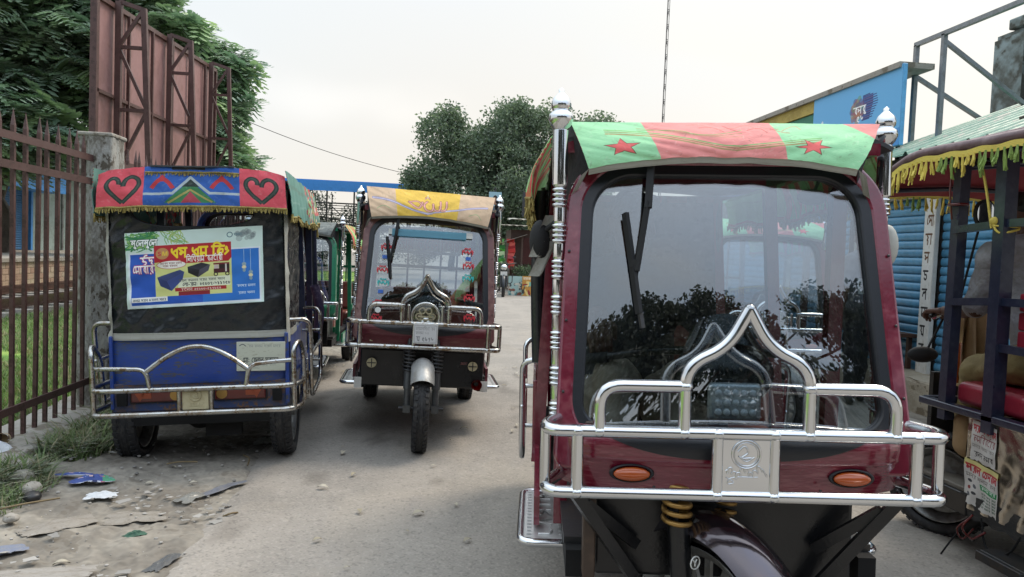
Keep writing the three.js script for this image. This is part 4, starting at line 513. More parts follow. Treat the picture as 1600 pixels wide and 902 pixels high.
function fringe(parent, name, mat, path, n, len, w = 0.007) { // braid with hanging threads, as one part
  const r = rng(n * 31 + 7), g = [], c = new THREE.CatmullRomCurve3(path.map(arr)); g.push(new THREE.TubeGeometry(c, n >> 1, w * 0.9, 5, false));
  for (let i = 0; i <= n; i++) { const p = c.getPointAt(i / n), l = len * (0.55 + 0.6 * r()); g.push(bar([p.x, p.y, p.z], [p.x + (r() - 0.5) * l * 0.6, p.y - l, p.z + (r() - 0.5) * l * 0.6], w, w * 0.5)); }
  return P(parent, name, mat, g);
}
// chrome pole with rings and a domed finial
function chromePole(root, x, z, y0, y1, seed = 0) {
  const pr = [], add = (a, b) => pr.push([a, b]), n = 7; add(0.012, y0);
  for (let k = 0; k < n; k++) { const a = lerp(y0, y1 - 0.16, k / n), L = (y1 - 0.16 - y0) / n; add(0.0165, a + L * 0.04); add(0.0165, a + L * 0.4); for (let i = 0; i < 4; i++) { const q = a + L * (0.44 + i * 0.14); add(0.014, q); add(0.021, q + L * 0.02); add(0.021, q + L * 0.07); add(0.014, q + L * 0.09); } add(0.0165, a + L * 0.98); }
  add(0.022, y1 - 0.155); add(0.022, y1); add(0.014, y1 + 0.005);
  const p = P(root, 'chrome_pole', chrome, tr(lathe(pr, 20), x, 0, z));
  const f = [[0.018, 0], [0.028, 0.012], [0.036, 0.03], [0.034, 0.046], [0.022, 0.056], [0.028, 0.062], [0.03, 0.075], [0.024, 0.092], [0.012, 0.104], [0.008, 0.108], [0.009, 0.116], [0.001, 0.122]];
  P(p, 'finial', chrome, tr(lathe(f, 22), x, y1, z)); return p;
}
// ---------- battery tricycle ("easy bike"): front faces +z, windscreen base at z = 0 ----------
const AL = 0.225, WS = (u, v, d = 0) => [u, 0.84 + v * Math.cos(AL) + d * Math.sin(AL), -v * Math.sin(AL) + d * Math.cos(AL)];
function easyBike(o) {
  const B = thing('battery_tricycle', o.label, 'battery tricycle', o.pos, o.ry, o.group), hw = 0.48, rw = o.rw ?? 0.5, body = o.paint, two = (f) => [-1, 1].map(f); B.rotation.z = o.rz ?? 0;
  B.scale.setScalar(o.s ?? 1);
  const plane = (g) => tr(g, 0, 0.84, 0, -AL);
  // windscreen frame, rubber and glass
  const q = (i, b, rb, rt) => roundPoly([[-hw + i, b], [hw - i, b], [hw - 0.035 - i, 0.80 - i], [-hw + 0.035 + i, 0.80 - i]], [rb, rb, rt, rt]);
  const fr = extr(q(0, -0.1, 0.03, 0.17), [q(0.03, -0.06, 0.15, 0.15)], 0.1, 0.008, 14); fr.translate(0, 0, -0.108); P(B, 'windscreen_frame', o.frame ?? body, plane(fr));
  const gk = extr(q(0.024, -0.075, 0.15, 0.155), [q(0.063, 0.006, 0.07, 0.12)], 0.02, 0.007, 14); gk.translate(0, 0, -0.03); P(B, 'rubber_seal', gasket, plane(gk));
  const gl = (d) => (u, v) => { const s = u * 2 - 1, vv = lerp(-0.02, 0.765, v), h = lerp(hw - 0.05, hw - 0.084, v); return WS(s * h, vv, d - 0.02 + 0.022 * (1 - s * s) * Math.sin(PI * clamp(v * 0.9 + 0.05))); };
  P(B, 'windscreen', glass, sheet(gl(0), 24, 18), sheet(gl(-0.005), 24, 18));
  // nose and apron
  P(B, 'nose_panel', body, thick((u, v) => { const s = u * 2 - 1; return [s * 0.475, lerp(0.85, 0.685, v), 0.035 * Math.sin(PI * Math.pow(v, 0.6)) + 0.035 * (1 - s * s) - 0.07 * Math.pow(Math.abs(s), 12) + 0.004 * (Math.abs(v - 0.46) < 0.02)]; }, 40, 24, 0.004));
  P(B, 'chin_panel', gasket, sheet((u, v) => { const s = u * 2 - 1, w = 0.37, x = s * w, y = 0.846 - v * 0.066 * (1 - Math.pow(Math.abs(s), 3)), q = x / 0.475, vv = (0.85 - y) / 0.165; return [x, y, 0.035 * Math.sin(PI * Math.pow(vv, 0.6)) + 0.035 * (1 - q * q) - 0.07 * Math.pow(Math.abs(q), 12) + 0.007]; }, 40, 8)); const aw = o.apron ?? 0.4; P(B, 'front_apron', blackSatin, rbox(aw * 2, 0.26, 0.03, 0.012, 0, 0.53, -0.09), rbox(0.03, 0.26, 0.4, 0.01, aw - 0.015, 0.53, -0.28), rbox(0.03, 0.26, 0.4, 0.01, -aw + 0.015, 0.53, -0.28));
  P(B, 'chassis', dark, box(0.8, 0.06, 1.9, 0, 0.43, -1.25), box(0.05, 0.08, 2.2, 0.42, 0.42, -1.2), box(0.05, 0.08, 2.2, -0.42, 0.42, -1.2), box(0.3, 0.2, 0.5, 0.1, 0.34, -1.4), cyl(0.04, 0.04, 0.8, 0, 0.28, o.rearZ ?? -1.75, 0, 0, PI / 2), ball(0.11, 0.06, 0.28, o.rearZ ?? -1.75));
  P(B, 'floor', steelDark, box(0.9, 0.02, 2.1, 0, 0.47, -1.2));
  if (o.signals !== false) two((s) => { P(B, 'turn_signal', orangeLens, ball(0.045, s * 0.29 + 0.01, 0.735, 0.062, 1.1, 0.42, 0.35, 20)); P(B, 'signal_bezel', gasket, tr(new THREE.TorusGeometry(0.05, 0.006, 6, 28).scale(1.08, 0.46, 1), s * 0.29 + 0.01, 0.736, 0.056)); });
  // chrome guard
  const Z = 0.13, R = 0.0165, gm = o.guard ?? chrome, G = [];
  for (const y of [0.705, 0.865]) G.push(pipe([[-0.44, y, -0.1], [-0.515, y, Z - 0.06], [-0.5, y, Z], [0.5, y, Z], [0.515, y, Z - 0.06], [0.44, y, -0.1]], R, 0.05));
  two((s) => { G.push(pipe([[s * 0.43, 0.705, Z], [s * 0.43, 0.865, Z]], R), pipe([[s * 0.512, 0.705, Z - 0.05], [s * 0.512, 0.865, Z - 0.05]], R * 0.9), pipe([[s * 0.072, 0.705, Z], [s * 0.072, 0.865, Z]], R * 0.95)); G.push(pipe([[s * 0.375, 0.865, Z], [s * 0.375, 0.985, Z], [s * 0.158, 0.985, Z]], R, 0.085), pipe([[s * 0.158, 0.865, Z], [s * 0.158, 1.04, Z], [s * 0.052, 1.088, Z], [0, 1.185, Z]], R, 0.08)); });
  for (const s of [-1, 1]) for (const [x, y] of [[0.43, 0.705], [0.43, 0.865], [0.072, 0.705], [0.072, 0.865], [0.375, 0.865], [0.158, 0.865], [0.158, 0.985]]) G.push(ball(R * 1.28, s * x, y, Z, 1, 0.8, 1, 10)); P(B, 'bumper_guard', gm, G); P(B, 'screw', steelDark, ...[-1, 1].flatMap((s) => [0.1, 0.3, 0.5, 0.7].map((v) => ball(0.0045, ...WS(s * (hw - 0.012 - v * 0.035), v, 0.006), 1, 1, 1, 8))), ...[-0.43, -0.22, 0.22, 0.43].map((x) => ball(0.0045, x, 0.70, 0.03 - 0.0 + 0.035 * (1 - Math.pow(x / 0.475, 2)), 1, 1, 1, 8)));
  if (o.brace) two((s) => P(B, 'guard_brace', blackSatin, bar([s * 0.44, 0.69, 0.05], [s * 0.2, 0.33, -0.05], 0.035, 0.03), bar([s * 0.4, 0.64, 0.02], [s * 0.25, 0.5, -0.06], 0.03, 0.03)));
  if (o.emblem) { const e = P(B, 'emblem_plate', chrome, rbox(0.125, 0.15, 0.006, 0.003, 0, 0.785, Z + 0.004)), zz = Z + 0.008; P(e, 'emblem', chrome, tr(new THREE.TorusGeometry(0.036, 0.003, 6, 30), 0, 0.815, zz), tr(new THREE.TorusGeometry(0.03, 0.0018, 6, 30), 0, 0.815, zz), tube([[-0.022, 0.822, zz], [-0.005, 0.836, zz], [0.004, 0.82, zz], [-0.012, 0.806, zz], [0.012, 0.806, zz]], 0.0025, 30, 5), tube([[-0.02, 0.81, zz], [0.0, 0.797, zz], [0.02, 0.808, zz]], 0.002, 14, 5)); const sc = []; for (let i = 0; i <= 60; i++) { const t = i / 60; sc.push([-0.052 + 0.104 * t + 0.004 * Math.sin(t * 60), 0.765 + 0.008 * Math.sin(t * 62 + 1) + 0.008 * Math.sin(t * 17) + 0.006 * t, zz]); } P(e, 'lettering', chrome, tube(sc, 0.0018, 160, 5), tube([[-0.05, 0.755, zz], [-0.03, 0.742, zz], [-0.046, 0.738, zz], [-0.04, 0.752, zz], [0.03, 0.757, zz]], 0.0015, 30, 5)); }
  // fork and front wheel, turned with the steering
  const st = (m) => { m.position.set(o.forkX ?? 0, m.position.y, o.forkZ ?? 0.12); m.rotation.y = o.steer ?? 0; return m; };
  const fk = o.fork ?? forkGrey, sp = o.spring ?? steelDark, tmp = st(wheelParts(B, 'front_wheel', 0, 0, 0.29, 0.105, { rim: o.rim ?? rimGrey }));
  two((s) => { st(P(B, 'fork_leg', fk, bar([s * 0.095, 0.27, 0], [s * 0.095, 0.5, -0.02], 0.023), bar([s * 0.095, 0.42, -0.01], [s * 0.095, (o.springY ?? 0.54) + 0.01, -0.03], o.legR ?? 0.03), box(0.05, 0.05, 0.07, s * 0.095, 0.29, 0), bar([s * 0.095, 0.5, -0.03], [s * 0.095, 0.76, -0.07], 0.016))); const hx = []; for (let i = 0; i <= 90; i++) { const t = i / 90; hx.push([s * 0.095 + Math.cos(t * 40) * 0.036, (o.springY ?? 0.54) + t * 0.16, -0.035 + Math.sin(t * 40) * 0.036]); } st(P(B, 'spring', sp, tube(hx, 0.0075, 220, 6))); });
  st(P(B, 'axle', steelDark, cyl(0.012, 0.012, 0.3, 0, 0.29, 0, 0, 0, PI / 2)));
  const fd = o.fender ?? { a0: 0.35, a1: 1.9, r: 0.335, w: 0.14 }, fdm = o.fenderMat ?? rimGrey;
  st(P(B, 'mudguard', fdm, thick((u, v) => { const a = lerp(fd.a0, fd.a1, u), k = (v * 2 - 1), rr = fd.r - 0.045 * k * k - (Math.abs(k) > 0.88 ? 0.008 : 0); return [k * fd.w / 2, 0.29 + Math.sin(a) * rr, Math.cos(a) * rr]; }, 30, 14, 0.003))); st(P(B, 'bracket', blackSatin, two((s) => bar([s * 0.095, 0.5, -0.02], [s * 0.05, 0.6, 0], 0.012)).flat()));
  // rear wheels
  two((s) => wheelParts(B, 'rear_wheel', s * (o.track ?? 0.43), o.rearZ ?? -1.75, 0.27, 0.125, { disc: true }));
  // cabin: posts, panels, seats
  two((s) => { for (const z of [-0.5, -1.25, -2.2]) P(B, 'side_post', o.post ?? body, bar([s * (z > -1 ? 0.45 : rw), 0.4, z], [s * 0.46, 1.64, z], 0.045, 0.05)); P(B, 'side_panel', body, rbox(0.02, 0.36, 0.95, 0.008, s * (rw + 0.012), 0.58, -1.73), box(0.02, 0.1, 0.72, s * rw, 0.43, -0.87)); P(B, 'roof_rail', o.post ?? body, box(0.04, 0.04, 1.9, s * 0.46, 1.64, -1.3)); });
  P(B, 'driver_seat', o.seat ?? seatBrown, rbox(0.8, 0.16, 0.36, 0.05, 0, 0.58, -0.78), rbox(0.8, 0.34, 0.09, 0.04, 0, 0.82, -0.99, -0.12)); P(B, 'seat_box', body, box(0.82, 0.16, 0.4, 0, 0.46, -0.8)); P(B, 'partition', maroonDull, box(0.86, 0.42, 0.02, 0, 0.72, -1.07)); P(B, 'passenger_seat', o.seat ?? seatBrown, rbox(0.84, 0.14, 0.36, 0.05, 0, 0.56, -1.98), rbox(0.84, 0.36, 0.08, 0.04, 0, 0.82, -2.15));
  for (const z of [-0.22, -1.25, -2.2]) P(B, 'roof_hoop', o.post ?? body, box(0.92, 0.035, 0.04, 0, 1.64, z));
  if (o.curtain) P(B, 'rear_curtain', tarp, sheet((u, v) => { const s = u * 2 - 1; return [s * 0.49, lerp(1.66, 0.95, v), -2.2 + 0.012 * Math.sin(u * 40) + 0.02 * fbm(u * 6, v * 3, 4)]; }, 60, 12)); if (o.curtain) P(B, 'side_curtain', tarp, sheet((u, v) => [-0.51 - 0.02 * Math.sin(u * 25), lerp(1.62, 0.86, v), lerp(-1.3, -2.2, u)], 40, 6), tube([[-0.53, 1.6, -1.28], [-0.54, 1.2, -1.27], [-0.53, 0.84, -1.28]], 0.03, 20, 10));
  if (o.rear !== 'tarp') { P(B, 'rear_panel', body, rbox(0.94, 0.6, 0.025, 0.01, 0, 0.68, -2.24)); P(B, 'rear_window_bar', o.post ?? body, ...[-0.32, -0.16, 0, 0.16, 0.32].map((x) => box(0.018, 0.66, 0.018, x, 1.3, -2.22)), box(0.9, 0.03, 0.02, 0, 1.2, -2.22)); }
  // handlebar, dash cowl, lamp
  P(B, 'handlebar', blackSatin, pipe([[-0.33, 0.99, -0.36], [-0.16, 1.03, -0.26], [0.16, 1.03, -0.26], [0.33, 0.99, -0.36]], 0.013, 0.08), bar([0, 1.0, -0.22], [0, 0.6, -0.1], 0.03)); two((s) => P(B, 'grip', rubber, bar([s * 0.31, 0.993, -0.35], [s * 0.43, 0.97, -0.4], 0.018)));
  P(B, 'dash_cowl', MP(0x111418, 0.25, 0, { clearcoat: 0.8, clearcoatRoughness: 0.1 }), ball(0.15, 0.02, 0.97, -0.2, 1, 0.7, 0.7, 20), tr(thick((u, v) => { const a = lerp(-1.15, 1.15, u); return [Math.sin(a) * 0.14 * (1 - 0.3 * v), 0.02 + v * 0.13 * Math.cos(a * 0.8), 0.08 * Math.cos(a) - v * 0.06]; }, 20, 8, 0.003), 0.02, 1.0, -0.22));
  if (o.lamp === 'round') { const L = P(B, 'headlight', lampDish, tr(lathe([[0.001, 0], [0.06, 0.02], [0.092, 0.06]], 28), 0, 0.91, 0.03, PI / 2, 0, 0), tr(new THREE.TorusGeometry(0.094, 0.008, 8, 32), 0, 0.91, 0.09)); P(L, 'lens', lampGlass, tr(new THREE.SphereGeometry(0.2, 24, 8, 0, 2 * PI, 0, 0.48), 0, 0.91, -0.085, PI / 2, 0, 0)); P(L, 'bulb_reflector', creamPlate, ...[0, 1, 2, 3, 4, 5].map((k) => tr(new THREE.TorusGeometry(0.02, 0.006, 6, 12), Math.cos(k * 1.05) * 0.045, 0.91 + Math.sin(k * 1.05) * 0.045, 0.075)), box(0.1, 0.012, 0.004, 0, 0.91, 0.085), box(0.07, 0.01, 0.004, 0, 0.89, 0.087)); P(B, 'lamp_bracket', gm, pipe([[-0.115, 0.865, 0.1], [-0.115, 0.98, 0.1]], 0.012), pipe([[0.115, 0.865, 0.1], [0.115, 0.98, 0.1]], 0.012)); }
  else { const L = P(B, 'headlight', M(0xe8eaea, 0.25, 0.6), rbox(0.15, 0.11, 0.03, 0.03, 0.02, 0.91, -0.07)), g = []; for (let j = 0; j < 3; j++) for (let i = 0; i < 5; i++) g.push(ball(0.011, -0.028 + i * 0.024, 0.937 - j * 0.027, -0.052, 1, 1, 0.6, 10)); P(L, 'lamp_lens', MP(0xffffff, 0.1, 0.1, { clearcoat: 1 }), g); }
  // roof and cloth canopy
  const y0 = 1.675; P(B, 'roof', roofCloth, thick((u, v) => { const s = u * 2 - 1; return [s * 0.5, y0 + 0.03 * (1 - s * s) + 0.012 * (fbm(u * 4 + 3, v * 7, o.seed ?? 1) - 0.5) - 0.03 * Math.pow(Math.abs(s), 8), lerp(-0.2, -2.32, v)]; }, 24, 40, 0.012));
  if (o.front) {
    const [vt, vb, hy, ly, tlt] = o.val ?? [0.45, 0.4, 1.71, 1.565, 0]; const fv = (u, v) => { const s = u * 2 - 1, w = lerp(vt, s > 0 ? (o.valR ?? vb) : vb, v), sag = 0.035 * (1 - Math.pow(Math.abs(s), 2.2)) * v; return [s * w, lerp(hy, ly, v) - tlt * s + sag + 0.008 * (fbm(u * 6, 4, (o.seed ?? 1)) - 0.5) * v, lerp(-0.2, -0.1, Math.sin(v * PI / 2)) + 0.014 * (fbm(u * 7, v * 2.2, (o.seed ?? 1) * 3) - 0.5) + 0.007 * (1 - Math.abs(fbm(u * 9 + v * 4 * Math.sign(s), v * 3 - u * 4, (o.seed ?? 1) + 9, 3) * 2 - 1))  + 0.01 * (fbm(u * 14 + v * 3, v * 2, 7) - 0.5)]; };
    P(B, 'front_valance', o.front, thick(fv, 80, 24, 0.003, null, (u, v) => [u, 1 - v])); P(B, 'valance_hem', o.hem ?? paleTrim, sheet((u, v) => { const p = fv(u, 1); return [p[0], p[1] + 0.002 - v * 0.018, p[2] + 0.002 - v * 0.012]; }, 60, 2)); two((s) => P(B, 'canopy_gusset', gusset, sheet((u, v) => { const p = fv(s > 0 ? 1 : 0, v); return [lerp(p[0], s * 0.455, u), lerp(p[1], lerp(hy - 0.01, 1.44, v), u), lerp(p[2], -0.36, u)]; }, 10, 6)));
    two((s) => P(B, 'tie_strap', paleTrim, sheet((u, v) => { const p = fv(s > 0 ? 1 : 0, 1); return [lerp(p[0], s * 0.5, v) + s * 0.022 * u, lerp(p[1], 1.36, v) - u * 0.02, lerp(p[2], -0.33, v) + 0.006]; }, 2, 8)));
  }
  if (o.side) two((s) => {
    const f = (u, v) => { const z = lerp(-0.4, -2.34, u), w = 0.025 * (fbm(u * 14, v * 2, 4 + s + (o.seed ?? 0)) - 0.5) + 0.012 * Math.sin(u * 60 + s) * v; return [s * (0.5 + (o.flare ?? 0.1) * Math.sin(v * PI * 0.55) + w), lerp(1.705, o.sideY ?? 1.47, v) + 0.012 * Math.sin(u * 25) * v - 0.02 * Math.sin(u * PI) * v, z]; };
    P(B, 'side_valance', o.side, thick(f, 110, 10, 0.003, null, (u, v) => [u * 2, 1 - v])); const pth = []; for (let i = 0; i <= 20; i++) pth.push(f(i / 20, 1)); stuff(fringe(B, 'fringe', o.fringe ?? goldFringe, pth, 150, 0.03));
  });
  if (o.poles !== false) two((s) => chromePole(B, s * (o.poles?.[s > 0 ? 2 : 0] ?? 0.5), o.poles?.[s > 0 ? 3 : 1] ?? -0.3, 0.79, 1.675));
  // side guards, steps, mirrors, curtain
  two((s) => { const x = s * 0.6; P(B, 'side_guard', gm, pipe([[s * 0.49, 0.84, -1.3], [x, 0.84, -1.34], [x, 0.36, -1.4], [x, 0.36, -2.1], [x, 0.84, -2.16], [s * 0.49, 0.84, -2.2]], 0.014, 0.09), pipe([[x, 0.62, -1.36], [x, 0.62, -2.14]], 0.012), pipe([[s * 0.49, 0.5, -1.5], [x, 0.5, -1.5]], 0.01), pipe([[s * 0.49, 0.7, -1.45], [x, 0.7, -1.45]], 0.01)); const t = P(B, 'foot_step', aluminium, rbox(0.15, 0.012, 0.52, 0.006, s * 0.5, 0.36, -0.67), ...[...Array(16)].flatMap((_, i) => [-0.055, 0.055].map((k) => box(0.016, 0.004, 0.014, s * 0.5 + k, 0.369, -0.91 + i * 0.032)))); P(t, 'step_rail', chrome, pipe([[s * 0.43, 0.36, -0.4], [s * 0.585, 0.36, -0.4], [s * 0.585, 0.36, -0.94], [s * 0.43, 0.36, -0.94]], 0.014, 0.05)); if (o.stepText) { const let3 = { M: [[[-1, -1], [-1, 1], [0, 0], [1, 1], [1, -1]]], I: [[[0, -1], [0, 1]]], R: [[[-1, -1], [-1, 1], [1, 0.5], [-1, 0], [1, -1]]], A: [[[-1, -1], [0, 1], [1, -1]], [[-0.5, -0.2], [0.5, -0.2]]], J: [[[1, 1], [1, -0.6], [0, -1], [-1, -0.6]]] }, g = []; [...'MIRAJ'].forEach((ch, i) => { for (const l of let3[ch]) for (let k = 0; k + 1 < l.length; k++) g.push(bar([s * 0.5 + l[k][1] * -0.024, 0.368, -0.85 + i * 0.09 + l[k][0] * 0.028], [s * 0.5 + l[k + 1][1] * -0.024, 0.368, -0.85 + i * 0.09 + l[k + 1][0] * 0.028], 0.004)); }); P(t, 'lettering', aluminium, g); } });
  if (o.mirrors) two((s) => { P(B, 'side_mirror', s > 0 ? paleTrim : rubber, ball(0.055, s * 0.535, 1.36, -0.3, 0.6, 1.2, 0.5, 16), bar([s * 0.46, 1.44, -0.25], [s * 0.535, 1.38, -0.3], 0.008)); if (s < 0) for (const [y, l] of [[1.44, 0.13], [1.36, 0.11]]) P(B, 'rag', paleTrim, sheet((u, v) => [-0.5 - 0.05 * v + 0.02 * Math.sin(u * 5), y - l * v, -0.3 + 0.05 * (u - 0.5) * (1 - v) + 0.02 * v], 6, 8)); });
  if (o.badge) { const bd = st(P(B, 'fork_badge', whitePlate, tr(new THREE.TorusGeometry(0.017, 0.002, 6, 24), -0.095, 0.5, 0.036), bar([-0.103, 0.508, 0.036], [-0.096, 0.5, 0.036], 0.0018), bar([-0.089, 0.508, 0.036], [-0.096, 0.5, 0.036], 0.0018), bar([-0.096, 0.5, 0.036], [-0.096, 0.491, 0.036], 0.0018))); P(B, 'interior_mirror', rubber, ball(0.035, ...WS(0.27, 0.69, -0.06), 1.3, 0.7, 0.4, 14), bar(WS(0.27, 0.69, -0.06), WS(0.29, 0.75, -0.03), 0.005)); }
  if (o.wiper) { const W = P(B, 'wiper', rubber, bar(WS(-0.215, 0.79, 0.03), WS(-0.23, 0.62, 0.045), 0.02, 0.014), bar(WS(-0.23, 0.64, 0.045), WS(-0.262, 0.44, 0.03), 0.013, 0.012)); P(W, 'wiper_blade', rubber, bar(WS(-0.292, 0.61, 0.022), WS(-0.255, 0.32, 0.022), 0.012, 0.02), bar(WS(-0.262, 0.47, 0.03), WS(-0.272, 0.45, 0.022), 0.018, 0.02)); if (o.wiper === 2) P(W, 'wiper_blade', steelDark, bar(WS(-0.27, 0.44, 0.018), WS(-0.245, 0.28, 0.018), 0.014, 0.008)); }
  return B;
}
// ---------- the parked tricycles seen from the front ----------
const red = easyBike({ label: 'shiny dark red battery tricycle with a large windscreen, nearest in front at the right', pos: [0.877, 0, -1.919], ry: -0.153, rz: 0.025, flare: 0.075, sideY: 1.5, forkZ: -0.02, springY: 0.585, legR: 0.031, badge: true, valR: 0.35, poles: [0.48, -0.13, 0.545, -0.36], brace: true, track: 0.46, rw: 0.53, paint: maroon, apron: 0.365, emblem: true, forkX: -0.05, steer: 0.62, spring: gold, fork: blackSatin, front: redGreenCloth, side: sideRedGreen, mirrors: true, wiper: 2, seed: 2, stepText: true, curtain: true, fenderMat: MP(0x4c4449, 0.14, 0.85, { clearcoat: 1, clearcoatRoughness: 0.05 }), fender: { a0: -0.15, a1: 2.2, r: 0.325, w: 0.17 } });
const mid = easyBike({ label: 'brown maroon battery tricycle with a yellow beige canopy and round headlight, mid road', pos: [0.01, 0, -4.93], ry: 0.01, rz: -0.02, s: 0.96, paint: maroonDull, frame: brownMaroon, apron: 0.43, lamp: 'round', front: beigeCloth, val: [0.455, 0.405, 1.775, 1.56, 0.01], side: cloth(0x9a8a76, 0x6a5c4c, 0.4), flare: 0.03, wiper: 1, seed: 5, guard: chromeDull, signals: false, fenderMat: wornMat(0xa8a9a8, 0x6a665e, 0.4, 0.5, { metalness: 0.3 }), fender: { a0: 0.75, a1: 1.75, r: 0.34, w: 0.15 } });
const green = easyBike({ label: 'green battery tricycle half hidden between the blue one and the maroon one', pos: [-1.25, 0, -7.2], ry: -0.02, s: 0.9, paint: greenPaint, apron: 0.4, front: greyStarCloth, side: sideRedGreen, seed: 8 });
const second = easyBike({ label: 'battery tricycle with a green and red canopy, seen through the nearest windscreen', pos: [2.62, 0, -5.3], ry: -0.1, s: 0.96, paint: maroonDull, apron: 0.4, lamp: 'round', front: redGreenCloth, side: sideRedGreen, seed: 11, steer: 0.6 });
{ // what is particular to the middle one: plate, fog lamps, stickers and lettering on the glass, banner in the back
  const B = mid, Z = 0.15;
  P(B, 'number_plate', whitePlate, rbox(0.165, 0.135, 0.006, 0.012, 0.005, 0.80, Z)); const pt = canvasTex(256, 200, (x, w, h) => { x.fillStyle = '#c6c6c6'; x.fillRect(0, 0, w, h); x.strokeStyle = '#8a8a8a'; x.lineWidth = 4; x.strokeRect(8, 8, w - 16, h - 16); bangla(x, 'ময়মনসিংহ বন', 20, 20, 30, '#8f8f8f', 0.12, 210); bangla(x, 'কলম ৮৯', 20, 70, 26, '#8f8f8f', 0.12, 210); bangla(x, 'ঘ ১৬৯৮', 30, 120, 46, '#77797a', 0.16, 190); });
  P(B, 'plate_print', M(0xffffff, 0.5, 0, { map: pt }), sheet((u, v) => [lerp(-0.073, 0.083, u), lerp(0.862, 0.738, v), Z + 0.0045], 1, 1, null, (u, v) => [u, 1 - v]));
  for (const s of [-1, 1]) { const L = P(B, 'fog_lamp', creamPlate, tr(new THREE.CylinderGeometry(0.034, 0.03, 0.03, 20), s * 0.35, 0.565, -0.05, PI / 2, 0, 0)); P(L, 'lamp_cross', steelDark, box(0.06, 0.006, 0.004, s * 0.35, 0.565, -0.033), box(0.006, 0.06, 0.004, s * 0.35, 0.565, -0.0325)); P(B, 'reflector', whitePlate, box(0.05, 0.075, 0.006, s * 0.44, 0.42, -0.07)); P(B, 'panel_lock', chrome, cyl(0.016, 0.016, 0.03, s * 0.31, 0.80, 0.0, PI / 2)); P(B, 'cable', steelDark, tube([[s * 0.31, 0.8, 0.02], [s * 0.37, 0.83, 0.03], [s * 0.34, 0.74, 0.03], [s * 0.36, 0.66, 0.02]], 0.005, 20, 5)); }
  P(B, 'padlock', creamPlate, rbox(0.025, 0.045, 0.012, 0.004, -0.355, 0.745, 0.03)); P(B, 'horn', redLens, tr(lathe([[0.012, 0], [0.022, 0.02], [0.038, 0.05]], 20), 0.385, 0.435, -0.08, PI / 2, 0, 0)); P(B, 'reflector', redLens, rbox(0.05, 0.02, 0.006, 0.004, 0.29, 0.58, -0.07));
  const calli = (col, seed) => canvasTex(128, 96, (x, w, h) => { const r = rng(seed); for (let k = 0; k < 2; k++) swish(x, [[14, 60 - k * 6], [22, 20], [44, 70], [60, 30 + k * 10], [84, 76], [104, 24], [114, 62]], col, 11); for (let k = 0; k < 3; k++) swish(x, [[30 + k * 24, 18 + r() * 8], [40 + k * 24, 6 + r() * 8], [48 + k * 22, 20 + r() * 8]], col, 9); swish(x, [[10, 30], [4, 52], [16, 80]], col, 8); swish(x, [[118, 30], [124, 52], [112, 80]], col, 8); });
  const redS = M(0xffffff, 0.5, 0, { map: calli('#c02a34', 3), alphaTest: 0.5 }), tealS = M(0xffffff, 0.5, 0, { map: calli('#2aa8a4', 7), alphaTest: 0.5 }), blueS = M(0x2f5fb0, 0.5), dot = M(0xd4d4ce, 0.5);
  const st = (x, v, w, h, m) => P(B, 'sticker', m, sheet((a, b) => WS(x + (a - 0.5) * w, v + (0.5 - b) * h, 0.012 - 0.03 * Math.abs(x)), 2, 2, null, (u, q) => [u, 1 - q]));
  for (const [x, v, m] of [[-0.29, 0.50, redS], [-0.31, 0.34, redS], [-0.3, 0.25, tealS], [-0.325, 0.10, redS], [-0.335, -0.0, redS], [0.275, 0.5, redS], [0.285, 0.40, redS], [0.285, 0.31, tealS], [0.3, 0.17, redS], [0.305, 0.03, redS]]) st(x, v + 0.04, 0.085, 0.07, m);
  for (const [x, v] of [[-0.3, 0.47], [-0.315, 0.225], [0.28, 0.49]]) st(x, v, 0.035, 0.025, blueS); for (const [x, v] of [[-0.325, 0.095], [0.3, 0.125]]) P(B, 'sticker', dot, tr(new THREE.CircleGeometry(0.02, 20), ...WS(x, v, 0.006), -AL)); st(-0.25, 0.655, 0.07, 0.04, dot); st(0.27, 0.655, 0.07, 0.04, dot);
  P(B, 'sun_strip', MP(0x6fb4cc, 0.4, 0, { transmission: 0.5, thickness: 0 }), sheet((u, v) => WS(lerp(-0.26, 0.26, u), lerp(0.675, 0.625, v), 0.008), 8, 1));
  const bt = canvasTex(512, 96, (x, w, h) => { x.fillStyle = '#d9c9a4'; x.fillRect(0, 0, w, h); x.fillStyle = '#b5402f'; x.fillRect(0, 0, 60, h); bangla(x, 'দোয়া করবেন বিদায়', 70, 12, 56, '#c9602a', 0.16, 420, '#6a2a1c'); });
  P(B, 'rear_banner', M(0xffffff, 0.7, 0, { map: bt, side: THREE.DoubleSide }), sheet((u, v) => [lerp(-0.36, 0.36, u), lerp(1.5, 1.36, v), -2.19], 1, 1, null, (u, v) => [u, 1 - v]));
  P(B, 'rear_window_board', whitePlate, box(0.7, 0.03, 0.01, 0, 1.34, -2.18));
}
